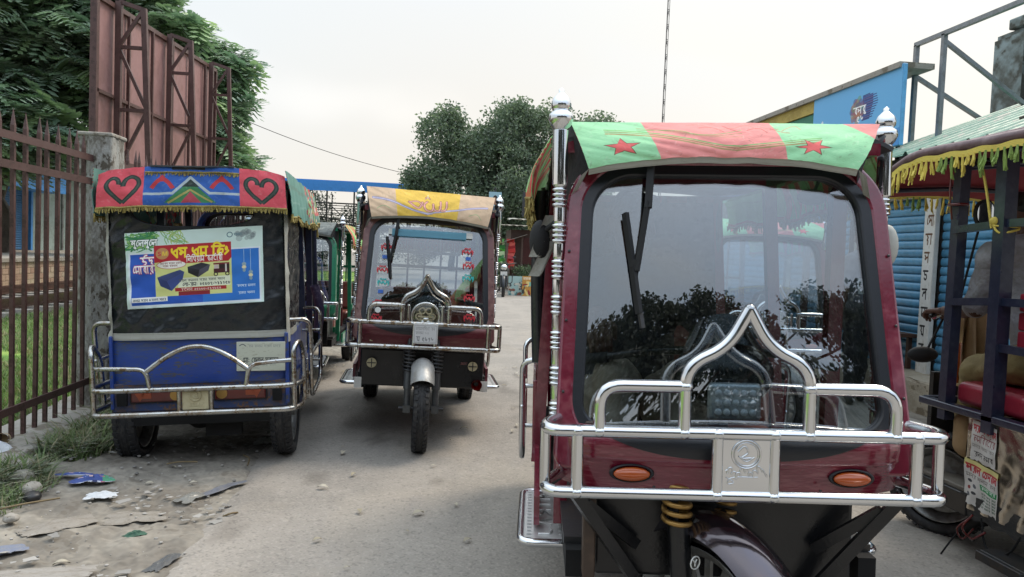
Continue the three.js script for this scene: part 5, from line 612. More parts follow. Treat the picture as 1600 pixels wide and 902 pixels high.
// ---------- the blue tricycle seen from the back ----------
const blue = easyBike({ label: 'dusty blue battery tricycle seen from the back, with a black tarpaulin and a poster', pos: [-1.355, 0, -6.685], ry: PI + 0.06, rz: -0.045, rearZ: -2.0, rw: 0.47, paint: bluePaint, post: navyPaint, apron: 0.4, side: flowerCloth, sideY: 1.46, flare: 0.03, seed: 14, rear: 'tarp', poles: false, guard: chromeDull, seat: seatRed });
{
  const arrowLens = MP(0x8a3a1c, 0.45, 0, { clearcoat: 0.4 }), B = blue, X = (x) => -x, zr = -2.27, n0 = blue.children.length; // X: to the right as seen from behind
  P(B, 'rear_panel', bluePaint, thick((u, v) => { const s = u * 2 - 1; return [-s * 0.48, lerp(0.82, 0.55, v), zr + 0.03 * Math.pow(Math.abs(s), 10) - 0.006 * Math.sin(v * PI)]; }, 30, 10, 0.004)); for (const s of [-1, 1]) P(B, 'corner_panel', bluePaint, rbox(0.02, 0.42, 0.6, 0.008, s * 0.475, 0.62, -1.98));
  const em = []; const seg = { P: [[0, -1, 0, 1], [0, 1, 0.9, 0.9], [0.9, 0.9, 0.9, 0.1], [0.9, 0.1, 0, 0]], O: [[0, -1, 0, 1], [0, 1, 1, 1], [1, 1, 1, -1], [1, -1, 0, -1]], W: [[0, 1, 0.2, -1], [0.2, -1, 0.5, 0.4], [0.5, 0.4, 0.8, -1], [0.8, -1, 1, 1]], E: [[0, -1, 0, 1], [0, 1, 1, 1], [0, 0, 0.8, 0], [0, -1, 1, -1]], R: [[0, -1, 0, 1], [0, 1, 0.9, 0.9], [0.9, 0.9, 0.9, 0.1], [0.9, 0.1, 0, 0], [0.2, 0, 1, -1]] };
  [...'POWER'].forEach((c, i) => { for (const l of seg[c]) em.push(bar([X(-0.16 + i * 0.085 + l[0] * 0.055), 0.69 + l[1] * 0.04, zr - 0.004], [X(-0.16 + i * 0.085 + l[2] * 0.055), 0.69 + l[3] * 0.04, zr - 0.004], 0.006)); }); P(B, 'raised_lettering', bluePaint, em);
  P(B, 'lamp_panel', wornMat(0x2c3f6c, 0x6a4a34, 0.7, 0.7, {}, 0.4, 0.5), rbox(0.95, 0.16, 0.02, 0.006, 0, 0.475, zr + 0.012)); P(B, 'rear_beam', dark, box(0.9, 0.1, 0.06, 0, 0.36, zr + 0.04), box(0.2, 0.14, 0.05, X(0.1), 0.29, zr + 0.1));
  for (const s of [-1, 1]) { const L = P(B, 'tail_lamp', redLens, rbox(0.28, 0.075, 0.02, 0.008, X(s * 0.225 - 0.01), 0.487, zr - 0.008)); P(L, 'lamp_rim', gasket, rbox(0.296, 0.09, 0.012, 0.008, X(s * 0.225 - 0.01), 0.487, zr - 0.004)); P(L, 'arrow_lens', arrowLens, box(0.05, 0.03, 0.004, X(s * 0.28 - 0.01), 0.487, zr - 0.02), tr(new THREE.CylinderGeometry(0.032, 0.032, 0.004, 3), X(s * 0.315 - 0.01), 0.487, zr - 0.02, PI / 2, 0, 0)); P(L, 'reverse_lamp', gold, tr(new THREE.CylinderGeometry(0.03, 0.03, 0.012, 18), X(s * 0.125 - 0.01), 0.487, zr - 0.02, PI / 2, 0, 0)); P(B, 'screw_boss', chromeDull, ball(0.015, X(s * 0.41), 0.487, zr - 0.004, 1, 1, 0.5)); }
  const pl = P(B, 'badge_plate', creamPlate, rbox(0.14, 0.125, 0.008, 0.004, 0, 0.487, -2.415)); P(pl, 'plate_frame', chromeDull, pipe([[0.085, 0.415, -2.42], [0.085, 0.54, -2.42]], 0.012), pipe([[-0.085, 0.415, -2.42], [-0.085, 0.54, -2.42]], 0.012)); P(pl, 'emblem', creamPlate, tr(new THREE.TorusGeometry(0.03, 0.003, 6, 28), 0, 0.505, -2.421), tube([[0.018, 0.515, -2.421], [0, 0.525, -2.421], [-0.01, 0.505, -2.421], [0.01, 0.495, -2.421], [-0.018, 0.492, -2.421]], 0.003, 24, 5), ...[0, 1, 2, 3, 4].map((i) => box(0.012, 0.014, 0.004, 0.03 - i * 0.015, 0.453, -2.42)));
  const G = [], z = -2.43, e = 0.545; for (const y of [0.41, 0.545]) G.push(pipe([[e - 0.04, y, -1.7], [e + 0.02, y, z + 0.1], [e - 0.03, y, z], [-e + 0.03, y, z], [-e - 0.02, y, z + 0.1], [-e + 0.04, y, -1.7]], 0.0155, 0.07));
  G.push(pipe([[X(-0.23), 0.545, z], [X(-0.25), 0.66, z], [X(-0.4), 0.665, z], [X(-0.52), 0.665, z + 0.03]], 0.013, 0.05), pipe([[X(0.27), 0.545, z], [X(0.29), 0.67, z], [X(0.42), 0.685, z], [X(0.53), 0.685, z + 0.03]], 0.013, 0.05)); const ar = []; for (let i = 0; i <= 14; i++) { const t = i / 14; ar.push([X(lerp(-0.25, 0.285, t)), 0.645 + 0.135 * Math.sin(t * PI), z]); } G.push(tube(ar, 0.014, 50, 9));
  for (const s of [-1, 1]) { G.push(pipe([[s * 0.53, 0.41, z + 0.03], [s * 0.53, 0.76, z + 0.02], [s * 0.555, 0.79, z + 0.1], [s * 0.56, 0.7, z + 0.24], [s * 0.56, 0.41, z + 0.28]], 0.0145, 0.07)); G.push(pipe([[s * 0.56, 0.41, z + 0.48], [s * 0.56, 0.62, z + 0.48]], 0.012)); }
  P(B, 'rear_guard', chromeDull, G);
  const np = P(B, 'number_plate', whitePlate, rbox(0.27, 0.17, 0.006, 0.006, X(0.335), 0.695, z + 0.14, 0, 0, 0.02)); const nt = canvasTex(512, 320, (x, w, h) => { x.fillStyle = '#bcbfae'; x.fillRect(0, 0, w, h); const r = rng(2); for (let i = 0; i < 60; i++) { x.globalAlpha = 0.3; x.fillStyle = '#8d8a72'; x.fillRect(r() * w, r() * h, 4 + r() * 30, 2 + r() * 10); } x.globalAlpha = 1; swish(x, [[30, 40], [60, 14], [95, 44]], '#3a4250', 8); bangla(x, 'বন কলম সরল মনর', 120, 24, 26, '#8f938c', 0.12, 360); bangla(x, 'মোঃ বেলাল সরদার', 60, 165, 50, '#23282c', 0.15, 380); bangla(x, 'রলম সকল নমর বলন', 60, 235, 26, '#9a9d92', 0.12, 360); bangla(x, 'বরন কলম', 90, 275, 22, '#9a9d92', 0.12, 300); });
  P(np, 'plate_print', M(0xffffff, 0.5, 0, { map: nt }), tr(sheet((u, v) => [X(lerp(-0.133, 0.133, u)), lerp(0.083, -0.083, v), -0.0045], 1, 1, null, (u, v) => [u, 1 - v]), X(0.335), 0.695, z + 0.14, 0, 0, 0.02));
  // black tarpaulin back with a window slot, wrapping round to the side
  const wr = (u, v) => { const ridge = (a, b, k) => { const t = fbm(a, b, k, 4); return 1 - Math.abs(t * 2 - 1); }; return 0.03 * (ridge(u * 5, v * 3.5 + u * 1.5, 2) - 0.7) + 0.024 * (ridge(u * 12 + v * 4, v * 6, 5) - 0.7) * sstep(0.25, 0.9, Math.abs(u - 0.45) * 2 + v * 0.4); };
  const tp = (u, v) => { const L = u * 1.62 - 0.1, y = lerp(1.66, 0.77, v) + 0.006 * Math.sin(u * 20) * v, b = wr(u, v), hw = 0.475; if (L < 0) return [hw + b, y, zr - L + 0.02]; if (L < 0.95) { const s = L / 0.95 * 2 - 1; return [-s * hw, y, zr - 0.012 + 0.04 * Math.pow(Math.abs(s), 8) - b - 0.015 * Math.sin(v * PI)]; } const q = L - 0.95; return [-hw - b - 0.012 * Math.sin(Math.min(1, q * 8)), y, zr + 0.03 + q]; };
  const slot = (u, v) => { const x = (u * 1.62 - 0.1) / 0.95 * 2 - 1, y = lerp(1.66, 0.77, v), a = (x * 0.475 + 0.01) / 0.33, b = (y - 1.475) / 0.09; return Math.pow(Math.abs(a), 3.2) + Math.pow(Math.max(0, -b), 2.4) < 1 && y < 1.64; };
  P(B, 'tarpaulin', tarp, sheet(tp, 260, 130, slot)); const rim = []; for (let i = 0; i <= 40; i++) { const a = PI + (i / 40) * PI, c = Math.cos(a), s = Math.sin(a); const x = Math.sign(c) * Math.pow(Math.abs(c), 0.62) * 0.33 - 0.01; rim.push([X(x), 1.475 + Math.sign(s) * Math.pow(Math.abs(s), 0.83) * 0.09, zr - 0.016]); } P(B, 'slot_binding', gasket, tube(rim, 0.008, 80, 6));
  P(B, 'tarp_trim', paleTrim, thick((u, v) => { const p = tp(u * 0.98, 1); return [p[0] * 1.006, 0.845 - v * 0.04, p[2] - 0.004]; }, 120, 2, 0.003), thick((u, v) => { const p = tp(0.655 + 0.018 * (u - 0.5), v); return [p[0] * 1.004 - 0.003, p[1], p[2] - 0.008]; }, 3, 60, 0.003), thick((u, v) => { const p = tp(0.062 + 0.018 * (u - 0.5), v); return [p[0] * 1.004 + 0.003, p[1], p[2] - 0.006]; }, 3, 60, 0.003));
  // poster print
  const ad = canvasTex(1024, 640, (x, w, h) => {
    x.fillStyle = '#cfe3dc'; x.fillRect(0, 0, w, h); const r = rng(19); for (let i = 0; i < 70; i++) { swish(x, [[r() * 240, r() * 150], [r() * 280, r() * 150], [r() * 220, r() * 170]], ['#2f7a44', '#5a9a4a', '#3f8a5a', '#8fbe6a'][i % 4], 5 + r() * 8); } for (let i = 0; i < 16; i++) swish(x, [[250 + r() * 180, 0], [270 + r() * 190, 50], [300 + r() * 180, 90 + r() * 30]], i % 2 ? '#a9c06a' : '#7fb06a', 6); for (let i = 0; i < 26; i++) { x.globalAlpha = 0.3; x.fillStyle = '#6a7478'; x.beginPath(); x.arc(830 + r() * 130, 30 + r() * 70, 8 + r() * 18, 0, 7); x.fill(); } x.globalAlpha = 1;
    bangla(x, 'গুলেগুলে', 45, 55, 52, '#f2f6f2', 0.16, 190, '#2c4a40'); x.strokeStyle = '#5a7a84'; x.lineWidth = 7; x.beginPath(); x.arc(775, 60, 20, 0, 7); x.stroke(); bangla(x, 'সরলমন', 806, 46, 20, '#5a7a84', 0.14, 60);
    x.fillStyle = '#dfe8ec'; x.fillRect(18, 170, w - 36, h - 178); x.fillStyle = '#2457b8'; x.fillRect(32, 184, w - 64, h - 210); x.fillStyle = '#2b74c9'; x.fillRect(560, 184, w - 592, h - 210);
    bangla(x, 'ঈদ', 110, 200, 62, '#f4f4f4', 0.16, 100, '#b8306a'); bangla(x, 'মোবারক', 50, 270, 58, '#f4f4f4', 0.16, 190, '#b8306a');
    for (const [a, b] of [[878, 300], [928, 370]]) { x.strokeStyle = '#bcd0e0'; x.lineWidth = 3; x.beginPath(); x.moveTo(a, 190); x.lineTo(a, b); x.stroke(); for (let k = 0; k < 3; k++) { x.fillStyle = k === 1 ? '#e3d7b0' : '#8fa6b0'; x.beginPath(); x.ellipse(a, b + 12 + k * 26, 17 - (k === 2) * 5, 15, 0, 0, 7); x.fill(); } }
    x.fillStyle = '#d5d98c'; x.fillRect(212, 118, 572, 430); x.fillStyle = '#e6ead0'; x.fillRect(380, 400, 390, 80); x.fillStyle = '#b3202c'; x.beginPath(); x.moveTo(212, 118); x.lineTo(784, 118); x.lineTo(784, 250); x.lineTo(760, 278); x.lineTo(440, 278); x.lineTo(400, 250); x.lineTo(212, 262); x.fill();
    x.fillStyle = '#c08a58'; x.beginPath(); x.arc(272, 188, 48, 0, 7); x.fill(); x.font = 'bold 50px sans-serif'; x.fillStyle = '#c02a34'; x.fillText('S', 238, 206); x.fillStyle = '#e3c43c'; x.fillText('M', 268, 206);
    bangla(x, 'এস এম কিং', 332, 132, 74, '#f3d72e', 0.2, 435); bangla(x, 'লিথিয়াম ব্যাটারী', 448, 214, 42, '#f2eee6', 0.16, 270); x.fillStyle = '#ece8e0'; x.beginPath(); x.ellipse(336, 284, 108, 34, 0, 0, 7); x.fill(); x.strokeStyle = '#b3202c'; x.lineWidth = 3; x.stroke(); bangla(x, 'কমবন সরল মকন', 252, 262, 14, '#8a5a54', 0.14, 165); bangla(x, 'নরম বকলস', 272, 284, 14, '#8a5a54', 0.14, 130);
    x.fillStyle = '#39487c'; x.beginPath(); x.moveTo(225, 385); x.lineTo(400, 330); x.lineTo(432, 350); x.lineTo(300, 420); x.fill(); x.fillStyle = '#2c3a70'; x.beginPath(); x.moveTo(225, 385); x.lineTo(300, 420); x.lineTo(330, 505); x.lineTo(250, 460); x.fill(); x.fillStyle = '#3c4f90'; x.beginPath(); x.moveTo(300, 420); x.lineTo(432, 350); x.lineTo(415, 410); x.lineTo(330, 505); x.fill();
    x.fillStyle = '#2a2a34'; x.beginPath(); x.moveTo(455, 310); x.lineTo(560, 280); x.lineTo(620, 300); x.lineTo(545, 340); x.fill(); x.fillStyle = '#1d1d26'; x.beginPath(); x.moveTo(455, 310); x.lineTo(545, 340); x.lineTo(530, 402); x.lineTo(460, 360); x.fill(); x.fillStyle = '#4a4856'; x.beginPath(); x.moveTo(545, 340); x.lineTo(625, 298); x.lineTo(610, 350); x.lineTo(530, 402); x.fill();
    x.fillStyle = '#7a2430'; x.fillRect(648, 290, 120, 14); x.fillStyle = '#4a1a24'; x.fillRect(650, 338, 118, 36); x.fillStyle = '#2a1a1e'; x.fillRect(690, 304, 78, 36); x.fillStyle = '#d8d0c8'; x.fillRect(735, 300, 12, 66); x.fillStyle = '#c9b8b4'; x.fillRect(654, 306, 34, 32); for (const a of [664, 750]) { x.strokeStyle = '#2a2428'; x.lineWidth = 7; x.beginPath(); x.arc(a, 384, 13, 0, 7); x.stroke(); }
    bangla(x, 'সরল কমলন নরম বকল সমন', 385, 410, 18, '#5a625a', 0.13, 380); bangla(x, 'শো-রম: ০১৩৩২-৮৪৪৯১৩', 410, 438, 26, '#2a2e34', 0.15, 360); x.fillStyle = '#a8242e'; x.fillRect(355, 482, 385, 30); bangla(x, 'হটলন ০১৬৩৩-১৪২৬১০', 400, 484, 20, '#e8d8cc', 0.14, 320); x.fillStyle = '#8a1e2a'; x.fillRect(380, 514, 235, 34); x.fillStyle = '#f0f0ee'; x.fillRect(34, 548, 262, 40); bangla(x, 'কলম সরন মবলন সমর', 44, 558, 18, '#3a4a5a', 0.13, 240); bangla(x, 'বনসর মলন', 820, 480, 18, '#d8e4f0', 0.14, 150); bangla(x, 'রকম সলন', 830, 540, 18, '#d8e4f0', 0.14, 130);
  });
  P(B, 'poster', M(0xffffff, 0.5, 0, { map: ad, side: THREE.DoubleSide }), sheet((u, v) => { const x = lerp(-0.375, 0.36, u), y = 1.35 - 0.425 * v + 0.045 * u - 0.012 * v * u, U = ((x / 0.475 + 1) / 2 * 0.95 + 0.1) / 1.62, p = tp(U, (1.66 - y) / 0.89); return [X(x), y, p[2] - 0.006]; }, 50, 30, null, (u, v) => [u, 1 - v]));
  // rear canopy valance with hearts
  const hv = clothMat(canvasTex(1024, 256, (x, w, h) => {
    x.fillStyle = '#d2505c'; x.fillRect(0, 0, w, h); x.fillStyle = '#2c5aa8'; x.fillRect(250, 0, 520, h); x.fillStyle = '#23272c'; x.fillRect(400, 0, 180, 20);
    const heart = (cx, s) => { x.lineJoin = 'round'; for (const [c, l] of [['#23302c', 26], ['#3a4a40', 10]]) { x.strokeStyle = c; x.lineWidth = l; x.beginPath(); x.moveTo(cx, 225); x.bezierCurveTo(cx - 60, 165, cx - 105, 120, cx - 78, 78); x.bezierCurveTo(cx - 50, 45, cx - 14, 70, cx - 22, 105); x.stroke(); x.beginPath(); x.moveTo(cx, 225); x.bezierCurveTo(cx + 60, 165, cx + 105, 120, cx + 78, 78); x.bezierCurveTo(cx + 50, 45, cx + 4, 60, cx + 2, 118); x.stroke(); } }; heart(138); heart(890);
    for (const cx of [350, 672]) { x.strokeStyle = '#b8343c'; x.lineWidth = 24; x.beginPath(); x.moveTo(cx - 58, 140); x.quadraticCurveTo(cx - 30, 90, cx, 78); x.quadraticCurveTo(cx + 30, 90, cx + 58, 140); x.stroke(); x.fillStyle = '#b8343c'; x.beginPath(); x.moveTo(cx, 48); x.lineTo(cx + 34, 96); x.lineTo(cx - 34, 96); x.fill(); }
    x.fillStyle = '#3a7a4c'; x.beginPath(); x.moveTo(360, 232); x.lineTo(500, 90); x.lineTo(640, 232); x.fill(); x.fillStyle = '#22302c'; x.beginPath(); x.moveTo(450, 130); x.lineTo(500, 75); x.lineTo(550, 130); x.fill(); x.fillStyle = '#a8404c'; x.beginPath(); x.moveTo(450, 232); x.lineTo(500, 160); x.lineTo(560, 232); x.fill();
    x.strokeStyle = '#a9b4b8'; x.lineWidth = 16; x.beginPath(); x.moveTo(250, 178); x.lineTo(405, 172); x.lineTo(500, 70); x.lineTo(605, 172); x.lineTo(770, 172); x.stroke(); x.strokeStyle = '#a39a58'; x.lineWidth = 12; x.beginPath(); x.moveTo(380, 234); x.lineTo(500, 150); x.lineTo(620, 230); x.stroke(); weave(x, w, h, 13, 0.14);
  }));
  const vf = (u, v) => { const s = u * 2 - 1; return [-s * (0.49 + 0.012 * v), lerp(1.70, 1.485, v) + 0.02 * Math.sin(u * PI) * (1 - 0.3 * v) - 0.028 * Math.pow(Math.abs(s), 7) * (1 - v) + 0.008 * (fbm(u * 16, 3, 5) - 0.5), -2.34 - 0.03 * Math.sin(v * PI / 2) + 0.02 * Math.pow(Math.abs(s), 10) + 0.03 * (fbm(u * 9, v * 2.5, 3) - 0.5) + 0.008 * (1 - Math.abs(fbm(u * 14 + v * 5, v * 4 - u * 3, 8, 3) * 2 - 1))]; };
  P(B, 'rear_valance', hv, thick(vf, 100, 16, 0.003, null, (u, v) => [u, 1 - v])); const p1 = [], p2 = []; for (let i = 0; i <= 24; i++) { const a = vf(i / 24, 1), b = vf(0.25 + 0.5 * i / 24, 0.14); p1.push([a[0], a[1], a[2] - 0.006]); p2.push([b[0], b[1], b[2] - 0.006]); }
  stuff(fringe(B, 'fringe', goldFringe, p1, 170, 0.03)); stuff(fringe(B, 'fringe', goldFringe, p2, 90, 0.02, 0.005)); P(B, 'roof_cover', roofCloth, thick((u, v) => [lerp(-0.22, 0.22, u), 1.712 + 0.008 * fbm(u * 6, v * 4, 2), lerp(-2.35, -1.6, v)], 20, 8, 0.008));
  const fq = []; for (let i = 0; i <= 12; i++) fq.push([-0.51, lerp(1.46, 1.36, i / 12), lerp(-0.4, -0.36, i / 12)]); P(B, 'tassel', goldFringe, tube(fq, 0.014, 20, 6));
  P(B, 'bundle', cloth(0x4a3f5c, 0x8a8490, 0.5), tube([[-0.53, 0.98, -0.9], [-0.56, 0.8, -0.86], [-0.54, 0.62, -0.82]], 0.035, 16, 8)); P(B, 'windscreen_side_bar', navyPaint, pipe([[-0.49, 0.6, -0.3], [-0.49, 1.6, -0.42]], 0.02));
  for (const m of B.children.slice(n0)) if (/rear_panel|raised|lamp_panel|tail_lamp|badge|rear_guard|number_plate|screw|corner|tarp_trim|rear_beam/.test(m.name)) m.position.y -= 0.055;
}
{ const tg = canvasTex(128, 96, (x, w, h) => { x.fillStyle = '#d8d8d4'; x.fillRect(0, 0, w, h); bangla(x, 'সরল', 14, 24, 44, '#4a4a48', 0.16, 100); }); P(red, 'side_flange', wornMat(0x3a2c22, 0x5c4a3a, 0.5, 0.6), rbox(0.035, 0.44, 0.06, 0.006, -0.385, 0.64, -0.03)); P(red, 'sticker', M(0xffffff, 0.5, 0, { map: tg, side: THREE.DoubleSide }), sheet((u, v) => WS(0.375 + u * 0.04, 0.44 - v * 0.045, -0.03), 1, 1, null, (u, q) => [u, 1 - q])); }
// ---------- people: smooth-joined tapered limbs, meshed on a grid ----------
function iso(caps, k, cell) { // caps: [a, b, ra, rb]; smooth minimum of tapered capsules, surface nets
  let lo = [1e9, 1e9, 1e9], hi = [-1e9, -1e9, -1e9]; for (const c of caps) for (let e = 0; e < 2; e++) for (let i = 0; i < 3; i++) { lo[i] = Math.min(lo[i], c[e][i] - c[2 + e] - k); hi[i] = Math.max(hi[i], c[e][i] + c[2 + e] + k); }
  const n = [0, 1, 2].map((i) => Math.ceil((hi[i] - lo[i]) / cell) + 3), F = new Float32Array(n[0] * n[1] * n[2]).fill(9), o = lo.map((v) => v - cell);
  const sd = (x, y, z, c) => { const [a, b, ra, rb] = c, bx = b[0] - a[0], by = b[1] - a[1], bz = b[2] - a[2], px = x - a[0], py = y - a[1], pz = z - a[2], L = bx * bx + by * by + bz * bz; const t = L > 1e-9 ? clamp((px * bx + py * by + pz * bz) / L) : 0; const q = c[4]; let dx = px - bx * t, dy = py - by * t, dz = pz - bz * t; if (q) { dx /= q[0]; dy /= q[1]; dz /= q[2]; } return Math.sqrt(dx * dx + dy * dy + dz * dz) - lerp(ra, rb, t); };
  for (const c of caps) { // smooth union, cap by cap
    const R = Math.max(c[2], c[3]) * (c[4] ? Math.max(...c[4]) : 1) + k * 2 + cell * 2, r0 = [0, 1, 2].map((i) => Math.max(0, Math.floor((Math.min(c[0][i], c[1][i]) - R - o[i]) / cell))), r1 = [0, 1, 2].map((i) => Math.min(n[i] - 1, Math.ceil((Math.max(c[0][i], c[1][i]) + R - o[i]) / cell)));
    for (let z = r0[2]; z <= r1[2]; z++) for (let y = r0[1]; y <= r1[1]; y++) for (let x = r0[0]; x <= r1[0]; x++) { const i = (z * n[1] + y) * n[0] + x, d = sd(o[0] + x * cell, o[1] + y * cell, o[2] + z * cell, c), f = F[i], h = Math.max(k - Math.abs(d - f), 0) / k; F[i] = Math.min(d, f) - h * h * k * 0.25; }
  }
  const id = new Int32Array(F.length).fill(-1), pos = [], idx = [], at = (x, y, z) => (z * n[1] + y) * n[0] + x;
  for (let z = 0; z < n[2] - 1; z++) for (let y = 0; y < n[1] - 1; y++) for (let x = 0; x < n[0] - 1; x++) {
    let m = 0, sx = 0, sy = 0, sz = 0, cnt = 0; const v = []; for (let q = 0; q < 8; q++) { v[q] = F[at(x + (q & 1), y + ((q >> 1) & 1), z + (q >> 2))]; if (v[q] < 0) m |= 1 << q; } if (m === 0 || m === 255) continue;
    for (let q = 0; q < 8; q++) for (const b of [1, 2, 4]) if (!(q & b)) { const w = q | b; if ((v[q] < 0) !== (v[w] < 0)) { const t = v[q] / (v[q] - v[w]); sx += (q & 1) + (b === 1 ? t : 0); sy += ((q >> 1) & 1) + (b === 2 ? t : 0); sz += (q >> 2) + (b === 4 ? t : 0); cnt++; } }
    id[at(x, y, z)] = pos.length / 3; pos.push(o[0] + (x + sx / cnt) * cell, o[1] + (y + sy / cnt) * cell, o[2] + (z + sz / cnt) * cell);
  }
  const quad = (a, b, c, d, flip) => { if (a < 0 || b < 0 || c < 0 || d < 0) return; if (flip) idx.push(a, c, b, a, d, c); else idx.push(a, b, c, a, c, d); };
  for (let z = 1; z < n[2] - 1; z++) for (let y = 1; y < n[1] - 1; y++) for (let x = 1; x < n[0] - 1; x++) { const s = F[at(x, y, z)] < 0;
    if (s !== F[at(x + 1, y, z)] < 0) quad(id[at(x, y - 1, z - 1)], id[at(x, y, z - 1)], id[at(x, y, z)], id[at(x, y - 1, z)], !s); if (s !== F[at(x, y + 1, z)] < 0) quad(id[at(x - 1, y, z - 1)], id[at(x - 1, y, z)], id[at(x, y, z)], id[at(x, y, z - 1)], !s); if (s !== F[at(x, y, z + 1)] < 0) quad(id[at(x - 1, y - 1, z)], id[at(x, y - 1, z)], id[at(x, y, z)], id[at(x - 1, y, z)], !s); }
  const g = new THREE.BufferGeometry(); g.setAttribute('position', new THREE.Float32BufferAttribute(pos, 3)); g.setIndex(idx); g.computeVertexNormals(); return g;
}
const v3 = { add: (a, b, s = 1) => [a[0] + b[0] * s, a[1] + b[1] * s, a[2] + b[2] * s], mix: (a, b, t) => a.map((q, i) => lerp(q, b[i], t)), sub: (a, b) => a.map((q, i) => q - b[i]), unit: (a) => { const l = Math.hypot(...a); return a.map((q) => q / l); }, cross: (a, b) => [a[1] * b[2] - a[2] * b[1], a[2] * b[0] - a[0] * b[2], a[0] * b[1] - a[1] * b[0]] };
function handCaps(wrist, dir, up, curl, side) { // palm, four bent fingers of unequal length and a thumb from the side of the palm
  const f = v3.unit(dir), s0 = v3.unit(v3.cross(up, f)), u = v3.cross(f, s0), s = s0.map((q) => q * side), p = (a, b, c) => v3.add(v3.add(v3.add(wrist, f, a), s, b), u, c), C = [];
  for (let i = 0; i < 4; i++) C.push([p(0.005, -0.018 + i * 0.012, 0), p(0.085, -0.03 + i * 0.02, 0), 0.017, 0.012]);
  [0.062, 0.072, 0.068, 0.05].forEach((L, i) => { let q = p(0.085, -0.03 + i * 0.02, 0), a = curl * 0.5; for (let j = 0; j < 3; j++) { const l = L * [0.46, 0.32, 0.24][j], d = [Math.cos(a), -Math.sin(a)], nx = v3.add(v3.add(q, f, d[0] * l), u, d[1] * l); C.push([q, nx, 0.0092 - j * 0.0009, 0.0085 - j * 0.0009]); q = nx; a += curl; } });
  C.push([p(0.02, -0.022, -0.004), p(0.05, -0.05, -0.014), 0.014, 0.011], [p(0.05, -0.05, -0.014), p(0.085, -0.05, -0.032), 0.011, 0.009]); return C;
}
function headGeo(c, yaw, pitch) { // face, nose, mouth, ears; then hair as its own surface
  const K = [[[0, 0.02, -0.012], [0, 0.03, -0.02], 0.086, 0.088, [0.86, 1.08, 1.08]], [[0, -0.03, 0.02], [0, -0.085, 0.05], 0.066, 0.036], [[0, -0.1, -0.02], [0, -0.02, -0.02], 0.05, 0.06], [[0, 0.02, 0.092], [0, -0.026, 0.112], 0.009, 0.015], [[-0.012, -0.028, 0.1], [0.012, -0.028, 0.1], 0.009, 0.009], [[-0.036, 0.032, 0.078], [0.036, 0.032, 0.078], 0.014, 0.014], [[-0.02, -0.058, 0.084], [0.02, -0.058, 0.084], 0.009, 0.009], [[-0.016, -0.068, 0.082], [0.016, -0.068, 0.082], 0.008, 0.008]];
  for (const s of [-1, 1]) K.push([[s * 0.076, 0.012, -0.012], [s * 0.082, -0.03, -0.004], 0.017, 0.012], [[s * 0.034, -0.005, 0.07], [s * 0.05, -0.03, 0.05], 0.016, 0.018]);
  const g = iso(K, 0.02, 0.005), H = iso([[[0, 0.045, -0.025], [0, 0.055, -0.03], 0.088, 0.086, [0.88, 0.98, 1.1]], [[0, 0.0, -0.06], [0, -0.05, -0.06], 0.062, 0.05], [[-0.05, 0.085, 0.045], [0.05, 0.085, 0.045], 0.03, 0.03], [[-0.07, 0.03, -0.02], [-0.07, 0.05, 0.02], 0.02, 0.018], [[0.07, 0.03, -0.02], [0.07, 0.05, 0.02], 0.02, 0.018]], 0.02, 0.006);
  const hp = H.attributes.position; for (let i = 0; i < hp.count; i++) { const q = 1 + 0.03 * (vn(hp.getX(i) * 60, hp.getY(i) * 60, hp.getZ(i) * 60) - 0.5); hp.setXYZ(i, hp.getX(i) * q, hp.getY(i) * q, hp.getZ(i) * q); } H.computeVertexNormals();
  for (const q of [g, H]) { q.applyQuaternion(new THREE.Quaternion().setFromEuler(new THREE.Euler(pitch, yaw, 0, 'YXZ'))); q.translate(...c); } return [g, H];
}
